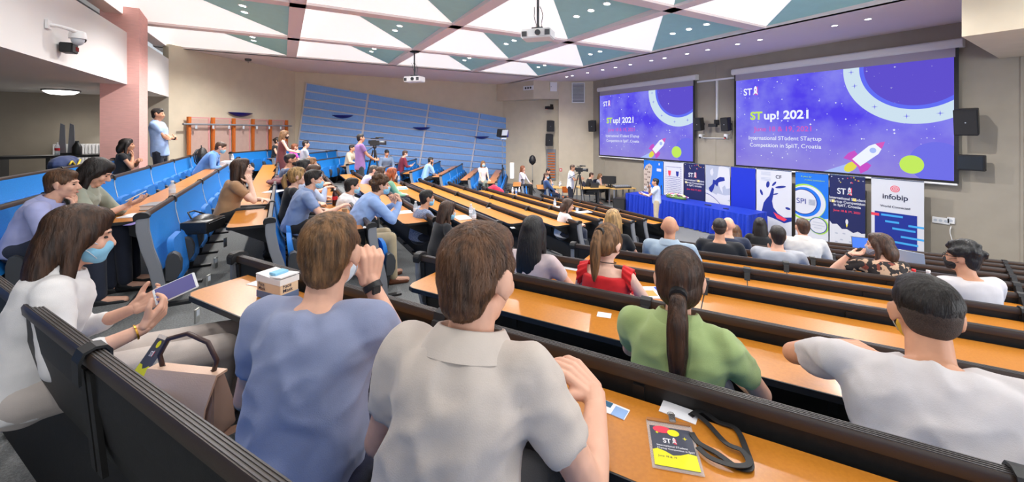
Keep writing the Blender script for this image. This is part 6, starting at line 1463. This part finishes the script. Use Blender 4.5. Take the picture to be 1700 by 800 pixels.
def cup(loc, label, h=.09, m=None):
    t = thing('paper_cup', label, 'cup', loc, rz=0); MB().lathe((0, 0, 0), [(.024, 0), (.034, h), (.036, h + .003), (.032, h), (.023, .004)], 18).build('cup_wall', m or mat('kraft_cup', srgb(206, 186, 150), .6), t, smooth=True)
    MB().cyl((0, 0, h * .75), (0, 0, h * .78), .031, n=16).build('drink', mat('coffee', srgb(60, 36, 24), .2), t)
cup(on_z(572, 359, zc(2)), 'brown paper cup in front of the man in the grey-blue shirt')
sheet(on_z(606, 377, zc(2)), R(80), .1, .04, 'small white label at the end of the desk', 'card', name='name_card')
bottle(on_z(690, 359, zc(3)), 'clear water bottle in front of the curly-haired man'); sheet(on_z(672, 352, zc(3)), R(85), .22, .20, 'sheet of paper on the desk left of the water bottle')
bottle(on_z(782, 361, zc(4)), 'left one of two water bottles near the woman with very long hair'); bottle(on_z(787, 370, zc(4)), 'nearer right one of the two water bottles beside the paper tray')
p = on_z(768, 362, zc(4)); t = thing('paper_tray', 'white tray of papers in front of the woman with very long hair', 'tray', p, rz=R(86)); MB().box((0, 0, .006), (.3, .22, .012)).build('tray', M_WPLAST, t, bevel=.003); MB().box((0, 0, .014), (.27, .19, .004)).build('papers', M_PAPER, t)
bottle(on_z(662, 306, zc(4)), 'bottle with a blue label beside the red-haired woman', lab=CAPS['blue'], group=None); sheet(on_z(668, 312, zc(4)), R(80), .5, .22, 'open white and blue papers beside the red-haired woman', extra=((-.12, 0, .2, .2, CAPS['blue']),))
for px, py, k, lab in ((851, 322, 8, 'leftmost of three bottles in the far rows near the blue backs'), (857, 324, 8, 'middle of three bottles in the far rows, blue label'), (862, 322, 8, 'rightmost of three bottles in the far rows')): bottle(on_z(px, py, zc(k)), lab, lab=CAPS['blue'] if px == 857 else M_WATER)
bottle(on_z(921, 345, zc(7)), 'water bottle left of the woman in the white top in the front rows'); sheet(on_z(930, 344, zc(7)), R(88), .25, .5, 'white papers near the woman in the white top'); sheet(on_z(967, 352, zc(7)), R(80), .2, .4, 'pale papers right of the woman in the white top')
cup(on_z(958, 352, zc(7)), 'clear cup beside the pale papers', m=M_LGREY); sheet(on_z(1040, 377, zc(9)), R(60), .2, .3, 'white sheet at the aisle end of a front desk')
for px, py, k, lab in ((851, 378, 5, 'tiny white card near the aisle end of the fifth desk'), (812, 345, 5, 'tiny white card in the middle of a desk'),): sheet(on_z(px, py, zc(k)), R(80), .09, .06, lab, 'card', name='blank_card')
# bottles of the right block
bottle(on_z(1517, 486, zr(5)), 'water bottle with a red cap behind the head of the man in white', 'red'); bottle(on_z(1541, 488, zr(5)), 'water bottle with a white cap behind the man in white')
bottle(on_z(1259, 408, zr(8)), 'water bottle in front of the woman with long black hair', h=.2); cup(on_z(1240, 407, zr(8)), 'white paper cup left of the water bottle in the front rows', m=M_WPLAST); bottle(on_z(1371, 424, zr(8)), 'clear bottle before the navy banner', h=.19); bottle(on_z(1494, 433, zr(8)), 'small brown bottle before the rightmost banner', h=.17, liquid=mat('amber_bottle', srgb(120, 80, 50), .2))
def laptop(loc, rz, label, scr_m, s=1.0):
    t = thing('laptop', label, 'laptop', loc, rz=rz)     # screen faces local -y
    MB().box((0, 0, .008), (.33 * s, .23 * s, .014)).build('base', M_DGREY, t, bevel=.003); MB().box((0, -.02, .0155), (.28 * s, .10 * s, .001)).build('keyboard', M_BLACK, t)
    rm = Euler((R(-18), 0, 0)).to_matrix(); c_ = Vector((0, .115 * s, .016)) + rm @ Vector((0, 0, .11 * s)); MB().box(c_, (.33 * s, .008, .22 * s), rm).build('lid', M_DGREY if scr_m else M_LGREY, t, bevel=.002)
    MB().box(c_ + rm @ Vector((0, -.005, 0)), (.31 * s, .002, .20 * s), rm).build('display', scr_m or M_GLASSD, t); return t
p = on_z(1436, 418, zr(10)); laptop(p, YR, 'laptop with a blue screen on the front desk before the banners', mat('laptop_screen_blue', srgb(40, 90, 190), .3, emit=srgb(40, 90, 190), estr=.6), 1.0)
p = on_z(1512, 442, zr(8)); laptop(p, YR + R(150), 'pale blue-grey laptop lid right of the woman in the patterned blouse', None, 1.15)
bpy.data.objects[[o.name for o in bpy.data.objects if o.name.startswith('laptop')][-1]]
# ------------------------------------------------------------------ tripods and lights
def tripod(c, zf, h, label, cat='camera', rz=0, spread=.42):
    t = thing('video_camera_on_tripod', label, cat, (c.x, c.y, zf), rz=rz)
    for k in range(3):
        a = k * 2.094 + .5; top = Vector((.04 * math.cos(a), .04 * math.sin(a), h)); ft = Vector((spread * math.cos(a), spread * math.sin(a), .02)); mid = top.lerp(ft, .5)
        lg = MB(); lg.cyl(top, mid, .020, n=8); lg.cyl(mid, ft, .013, n=8); lg.ell(mid, (.026,) * 3); lg.ell(ft, (.022,) * 3); lg.build('leg', M_BLACK, t, smooth=True)
    MB().cyl((0, 0, h - .35), (0, 0, h + .06), .02, n=10).build('centre_column', M_BLACK, t, smooth=True)
    MB().ell((0, 0, h + .09), (.055, .055, .055)).build('fluid_head', M_BLACK, t, smooth='all')
    MB().tube([(0, -.03, h + .09), (0, -.3, h - .08), (0, -.42, h - .14)], .011, 8).build('pan_handle', M_BLACK, t, smooth='all')
    z = h + .20
    cm = MB(); cm.box((0, 0, z), (.11, .26, .14)); cm.box((0, -.12, z + .03), (.08, .10, .10)); cm.build('camera_body', M_BLACK, t, bevel=.01)
    MB().cyl((0, .12, z), (0, .27, z), .048, .056, 18).build('lens', M_DGREY, t, smooth=True); MB().box((0, .29, z), (.13, .05, .11)).build('lens_hood', M_BLACK, t, bevel=.006)
    MB().box((0, .0, z + .13), (.025, .22, .025)).build('carry_handle', M_BLACK, t, bevel=.005); MB().cyl((.05, .02, z + .16), (.05, .24, z + .15), .018, n=10).build('microphone', M_BLACK, t, smooth=True); MB().box((-.09, -.02, z + .05), (.012, .12, .08)).build('viewfinder', M_DGREY, t)
    return t
c = at(622, 240, 11.4); tripod(c, floor_z(3), 1.42, 'black video camera on a tripod beside the man in purple', rz=-R(100), spread=.38)
c = at(962, 280, 15.1); tripod(c, 0, 1.45, 'black video camera on a tripod in front of the cameraman in white', rz=-R(140), spread=.4)
microphone(at(1077, 311, 12.5), R(120), 'dark handheld microphone at the mouth of the presenter')
bpy.data.objects[[o.name for o in bpy.data.objects if o.name.startswith('microphone')][-1]].rotation_euler = (0, R(-60), R(60))
sheet(at(1071, 322, 12.3), R(30), .21, .28, 'white sheet held by the presenter', 'paper'); bpy.data.objects[[o.name for o in bpy.data.objects if o.name.startswith('paper_sheet')][-1]].rotation_euler = (R(25), R(10), R(30))
def stand(px, t_, zf, top_py, label, kind):
    c = at(px, 300, t_); zt_ = at(px, top_py, t_).z; t = thing('light_stand', label, 'studio light', (c.x, c.y, zf), rz=R(20))
    h = zt_ - zf; MB().cyl((0, 0, .1), (0, 0, h * .5), .017, n=8).build('lower_pole', M_BLACK, t); MB().cyl((0, 0, h * .5), (0, 0, h), .011, n=8).build('upper_pole', M_GREY, t)
    for zz in (h * .5, h * .3): MB().cyl((0, 0, zz - .05), (0, 0, zz + .05), .028, n=8).build('clamp', M_BLACK, t)
    for k in range(3): a = k * 2.094; MB().cyl((0, 0, .5), (.4 * math.cos(a), .4 * math.sin(a), .02), .012, n=6).build('leg', M_BLACK, t)
    if kind == 'panel':
        MB().box((-.02, 0, h + .18), (.44, .24, .34), (R(10), 0, 0)).build('lamp_head', M_BLACK, t, bevel=.02); MB().box((.0, -.14, h + .20), (.34, .02, .24), (R(10), 0, 0)).build('fresnel_lens', M_LGREY, t); MB().box((.29, -.05, h + .15), (.12, .02, .30), (0, 0, R(20))).build('barn_door', M_SC, t); MB().box((.0, -.05, h - .05), (.30, .10, .06)).build('power_box', M_LGREY, t)
    else:
        MB().lathe((0, 0, h - .05), [(.03, .0), (.14, .1), (.17, .22), (.12, .38), (.03, .46)], 12).build('umbrella_head', M_BLACK, t, smooth=True)
stand(834, 17.3, floor_z(8), 228, 'tall light stand with a square lamp head before the slatted panel', 'panel')
stand(884, 18.6, 0.0, 272, 'light stand with a black reflector near the corner', 'umbrella')
# side desk with computers near the stage
c0, c1 = at(969, 312, 16.6), at(1026, 311, 16.6)
def desk(c, w, d, rz, label, z=.75, m=M_WOODL, name='side_table'):
    t = thing(name, label, 'table', (c.x, c.y, 0), rz=rz); MB().box((0, 0, z - .015), (w, d, .03)).build('table_top', m, t, bevel=.004)
    for sx in (-1, 1):
        for sy in (-1, 1): MB().box((sx * (w / 2 - .06), sy * (d / 2 - .06), (z - .03) / 2), (.045, .045, z - .03)).build('leg', M_GREY, t)
    return t
cc = (c0 + c1) / 2 + Vector((.25, .35, 0)); desk(cc, 1.9, .8, R(-20), 'grey-legged computer table left of the blue cloth table')
def monitor(loc, rz, label, s=1):
    t = thing('computer_monitor', label, 'monitor', loc, rz=rz); MB().box((0, 0, .01), (.22 * s, .18, .02)).build('foot', M_BLACK, t, bevel=.004); MB().box((0, .03, .12), (.05, .03, .22)).build('neck', M_BLACK, t)
    MB().box((0, 0, .28 * s), (.52 * s, .04, .34 * s)).build('housing', M_BLACK, t, bevel=.006); MB().box((0, -.022, .28 * s), (.48 * s, .004, .30 * s)).build('panel', M_GLASSD, t)
monitor(Vector((cc.x + .35, cc.y - .15, .75)), R(140), 'large black monitor on the computer table'); monitor(Vector((cc.x + .62, cc.y + .0, .75)), R(150), 'second black monitor behind the large one', .9)
laptop(Vector((cc.x - .35, cc.y - .05, .75)), R(150), 'open black laptop in front of the man in black on the computer table', MATS['dark_window_glass'])
c = at(1048, 312, 16.9); desk(c + Vector((-.45, .1, 0)), 1.0, .6, R(-20), 'low wooden desk with equipment beside the blue table', .75)
t = thing('mixing_console', 'flat black mixing console on the low wooden desk', 'mixer', (c.x - .45, c.y + .1, .75), rz=R(-20)); MB().box((0, 0, .04), (.7, .4, .07), (R(4), 0, 0)).build('console', M_DGREY, t, bevel=.006)
for i in range(8): MB().box((-.3 + i * .085, 0, .082), (.02, .3, .012), (R(4), 0, 0)).build('fader_strip', M_LGREY, t)
c = at(1030, 335, 15.3); t = thing('subwoofer', 'black floor loudspeaker left of the blue cloth table', 'speaker', (c.x, c.y, 0), rz=R(-60)); MB().box((0, 0, .28), (.45, .42, .56)).build('cabinet', M_BLACK, t, bevel=.015); MB().box((0, -.215, .28), (.40, .01, .50)).build('grille', MATS['speaker_grille'], t)
# desk behind the man in navy with gear, chairs
c = at(925, 302, 17.0); desk(c, 1.3, .6, R(-50), 'small table with bottles behind the man in the navy shirt')
for i, (dx, dy) in enumerate(((-.2, .05), (.05, -.1), (.25, .1))): bottle((c.x + dx, c.y + dy, .75), ('left', 'middle', 'right')[i] + ' bottle on the small table near the cameraman', lab=CAPS['blue'] if i == 0 else M_WATER)
def stack_chair(c, zf, rz, label):
    t = thing('wooden_chair', label, 'chair', (c.x, c.y, zf), rz=rz)
    MB().box((0, 0, .45), (.40, .38, .02)).build('seat', M_POST, t, bevel=.006); MB().box((0, -.19, .72), (.38, .02, .26), (R(-8), 0, 0)).build('backrest', M_POST, t, bevel=.02)
    for sx in (-1, 1):
        for sy in (-1, 1): MB().cyl((sx * .17, sy * .16, .44), (sx * .20, sy * .20, 0), .012, n=8).build('leg', M_CHROME, t)
        MB().cyl((sx * .17, -.18, .44), (sx * .17, -.205, .72), .012, n=8).build('back_post', M_CHROME, t)
stack_chair(at(942, 312, 16.2), 0, R(150), 'orange wooden chair with metal legs beside the cameraman')
for c, rz, lab in ((at(911.5, 300, 17.7), YL - R(30), 'dark office chair under the man looking down'), (at(979, 300, 17.2), -R(118), 'dark office chair under the man at the laptop'), (at(997, 300, 17.9), YX - R(70), 'dark office chair under the woman with headphones')):
    t = thing('office_chair', lab, 'chair', (c.x, c.y, 0), rz=rz); MB().box((0, -.02, .44), (.46, .44, .06)).build('seat', M_DGREY, t, bevel=.02); MB().box((0, -.27, .72), (.42, .05, .46), (R(-6), 0, 0)).build('backrest', mat('navy_chair_fabric', srgb(34, 42, 66), .8), t, bevel=.02); MB().box((0, -.25, .48), (.05, .03, .2)).build('back_support', M_BLACK, t)
    MB().cyl((0, 0, .08), (0, 0, .42), .025, n=10).build('gas_lift', M_GREY, t)
    for k in range(5): a = k * 1.257; MB().cyl((0, 0, .09), (.28 * math.cos(a), .28 * math.sin(a), .05), .018, n=6).build('foot', M_BLACK, t); 
# backpack hanging at the row end, bags, white box, red bag
c = at(336, 278, 9.6); c.z = floor_z(-1) + .82; t = thing('backpack', 'black backpack standing on the end of the rear blue seats', 'backpack', c, rz=YX)
mb = MB(); mb.ell((0, 0, -.02), (.17, .11, .24)); mb.ell((0, .07, -.10), (.13, .07, .13)); me = solid(mb, .014, 4); me.materials.append(M_BLACK); o = bpy.data.objects.new('body', me); COL.objects.link(o); o.parent = t
MB().tube([(-.03, -.02, .21), (-.02, -.02, .26), (.02, -.02, .26), (.03, -.02, .21)], .008, 6).build('grab_handle', M_DGREY, t, smooth='all')
for sx in (-1, 1): MB().tube([(sx * .08, -.09, .17), (sx * .11, -.15, .05), (sx * .10, -.13, -.12), (sx * .09, -.08, -.2)], .014, 6).build('shoulder_strap', M_DGREY, t, smooth='all')
c = at(386, 356, 4.35); c = Vector((X_(0) + .30, c.y, floor_z(0) + .47)); t = thing('leather_bag', 'flat black leather bag on the lowered blue seat next to the woman in tan', 'bag', c, rz=R(70))
mb = MB(); mb.box((0, 0, .06), (.36, .24, .12)); mb.ell((0, 0, .08), (.17, .12, .09)); me = solid(mb, .012, 5); me.materials.append(mat('soft_black_leather', (.015, .015, .016), .35, bump=.2, bscale=80)); o = bpy.data.objects.new('body', me); COL.objects.link(o); o.parent = t
MB().tube([(-.12, .05, .15), (-.05, .12, .20), (.05, .12, .20), (.12, .05, .15)], .008, 6).build('strap', M_BLACK, t, smooth='all'); MB().cyl((-.15, -.125, .10), (.15, -.125, .10), .004, n=6).build('zip', M_DGREY, t)
c = at(818, 312, 13.6); t = thing('red_cushion_bag', 'bright red coat hanging over the end of a blue seat row', 'coat', c); mb = MB()
for i in range(7): mb.ell(c + Vector((.05 * i - .15, -.06 * i + .1, -.04 * abs(i - 3))), (.12, .16, .12))
me = solid(mb, .02, 3, .5, lambda q: .02 * noise.noise(q * 8)); me.transform(Matrix.Translation(-c)); me.materials.append(cloth('red_fabric', (196, 24, 60))); o = bpy.data.objects.new('fabric', me); COL.objects.link(o); o.parent = t; t.name = 'red_coat'
c = at(850, 283, 15.5); t = thing('paper_roll', 'upright white paper roll at the end of a desk', 'roll', c, rz=0); MB().cyl((0, 0, -.3), (0, 0, .3), .08, n=16).build('roll', M_PAPER, t, smooth=True); MB().cyl((0, 0, -.31), (0, 0, .305), .03, n=10).build('core', M_CARD, t)
# rear left: table with bottles, loudspeakers, radiator
c = Vector((-4.12, 11.9, 0)); zf = floor_z(-3)
t = thing('black_table', 'high black table under the balcony at the left edge', 'table', (c.x, c.y, zf), rz=R(4)); ht = .86
MB().box((0, 0, ht), (1.5, .6, .05)).build('table_top', M_BLACK, t, bevel=.004)
for sx in (-1, 0, 1): MB().box((sx * .70, 0, ht / 2), (.06, .5, ht)).build('leg', M_BLACK, t)
ztp = zf + ht + .025
for px, lab in ((103, 'left of two grey upright signs on the black table'), (118.5, 'right of two grey upright signs on the black table')):
    p = at(px, 252, at_y(px, 11.95)); tt = thing('tapered_sign', lab, 'stand', (p.x, p.y, ztp), rz=R(4)); MB().sweep([Vector((-.055, -.015, .03)), Vector((.06, -.015, .03)), Vector((.04, -.015, .62)), Vector((-.02, -.015, .66))], (0, .03, 0)).build('panel', M_GREY, tt); MB().box((0, 0, .02), (.16, .2, .04)).build('base', M_BLACK, tt)
p = at(128, 250, at_y(128, 11.8)); tt = thing('thermos', 'dark rounded flask on the black table beside the grey signs', 'flask', (p.x, p.y, ztp), rz=0); MB().lathe((0, 0, 0), [(.07, 0), (.075, .02), (.075, .16), (.06, .20), (.04, .23), (.03, .26)], 16).build('body', M_BLACK, tt, smooth=True); MB().cyl((0, 0, .26), (0, 0, .29), .03, n=12).build('lid', M_DGREY, tt)
p = at(95, 252, at_y(95, 11.8)); bottle((p.x, p.y, ztp), 'bottle with a red label on the black table', 'white', .26, lab=M_REDL)
p = at(150, 252, at_y(150, 14.6)); tt = thing('radiator', 'white ribbed radiator on the wall left of the pillar', 'radiator', (p.x, 14.50, zf + .74), rz=0)
MB().box((0, .05, 0), (1.3, .09, .62)).build('back_panel', M_WPLAST, tt)
for sx in (-1, 1): MB().box((sx * .5, .105, -.1), (.04, .07, .3)).build('bracket', M_WPLAST, tt)
for i in range(20): MB().box((-.62 + i * .0655, -.02, 0), (.035, .05, .6)).build('rib', M_WPLAST, tt, bevel=.006)
# blue bag on the rear seats
c = at(104, 272, 7.4); c = Vector((X_(-2) + .0, c.y, 0)); c = at(104, 273, at_x(104, X_(-2) - .22)); t = thing('duffel_bag', 'dark blue bag with yellow rope on the rear desk edge at the left', 'bag', c, rz=R(90))
mb = MB(); mb.ell((0, 0, 0), (.34, .14, .14)); mb.ell((.2, 0, .02), (.14, .13, .12)); me = solid(mb, .015, 4, .5, lambda q: .01 * noise.noise(q * 9)); me.materials.append(cloth('navy_canvas', (30, 48, 92))); o = bpy.data.objects.new('body', me); COL.objects.link(o); o.parent = t
MB().tube([(-.2 + .05 * i, -.14 - .01 * (i % 2), .06 * math.sin(i)) for i in range(9)], .014, 6).build('rope', mat('yellow_rope', srgb(216, 186, 60), .7), t, smooth='all')
# ruffles on the red top
I = W5
for i, sg in ((0, -1), (1, 1)):
    mb = MB(); c_ = I['SH'][i] + I['d2'] * -.0; rings = []
    ax = (I['X'] * sg * .8 - I['d2'] * .62).normalized()
    for j, (rr_, dx) in enumerate(((.050, -.045), (.060, -.01), (.068, .015), (.073, .034))):
        rings.append([c_ + ax * dx + (I['Y'] * math.cos(a) + I['d2'] * math.sin(a)) * (rr_ + (.008 * j / 3) * math.sin(a * 11 + j * .5)) * (1.0 if math.sin(a) > -.4 else .9) for a in [2 * math.pi * q / 66 for q in range(66)]])
    mb.loft(rings, cap=False); o = mb.build('ruffle', MATS['ruffle_red'], I['shirt'], smooth='all')
# carpeted step edges with small metal lights on the risers of the near aisle
M_STEP = mat('brushed_step_light', srgb(196, 196, 190), .3, metal=.8)
for px, py, t_ in ((384, 376, 5.2), (374, 402, 4.55), (358, 436, 3.9), (346, 466, 3.45), (327, 524, 2.9), (303, 560, 2.4)):
    p = at(px, py, t_); tt = thing('step_light', 'small metal step light set in a carpet riser of the left aisle', 'step light', p, 'step lights in the left aisle', rz=R(-20)); MB().box((0, 0, 0), (.012, .05, .10)).build('plate', M_STEP, tt); MB().box((.006, 0, .02), (.004, .035, .04)).build('lens', M_LGREY, tt)
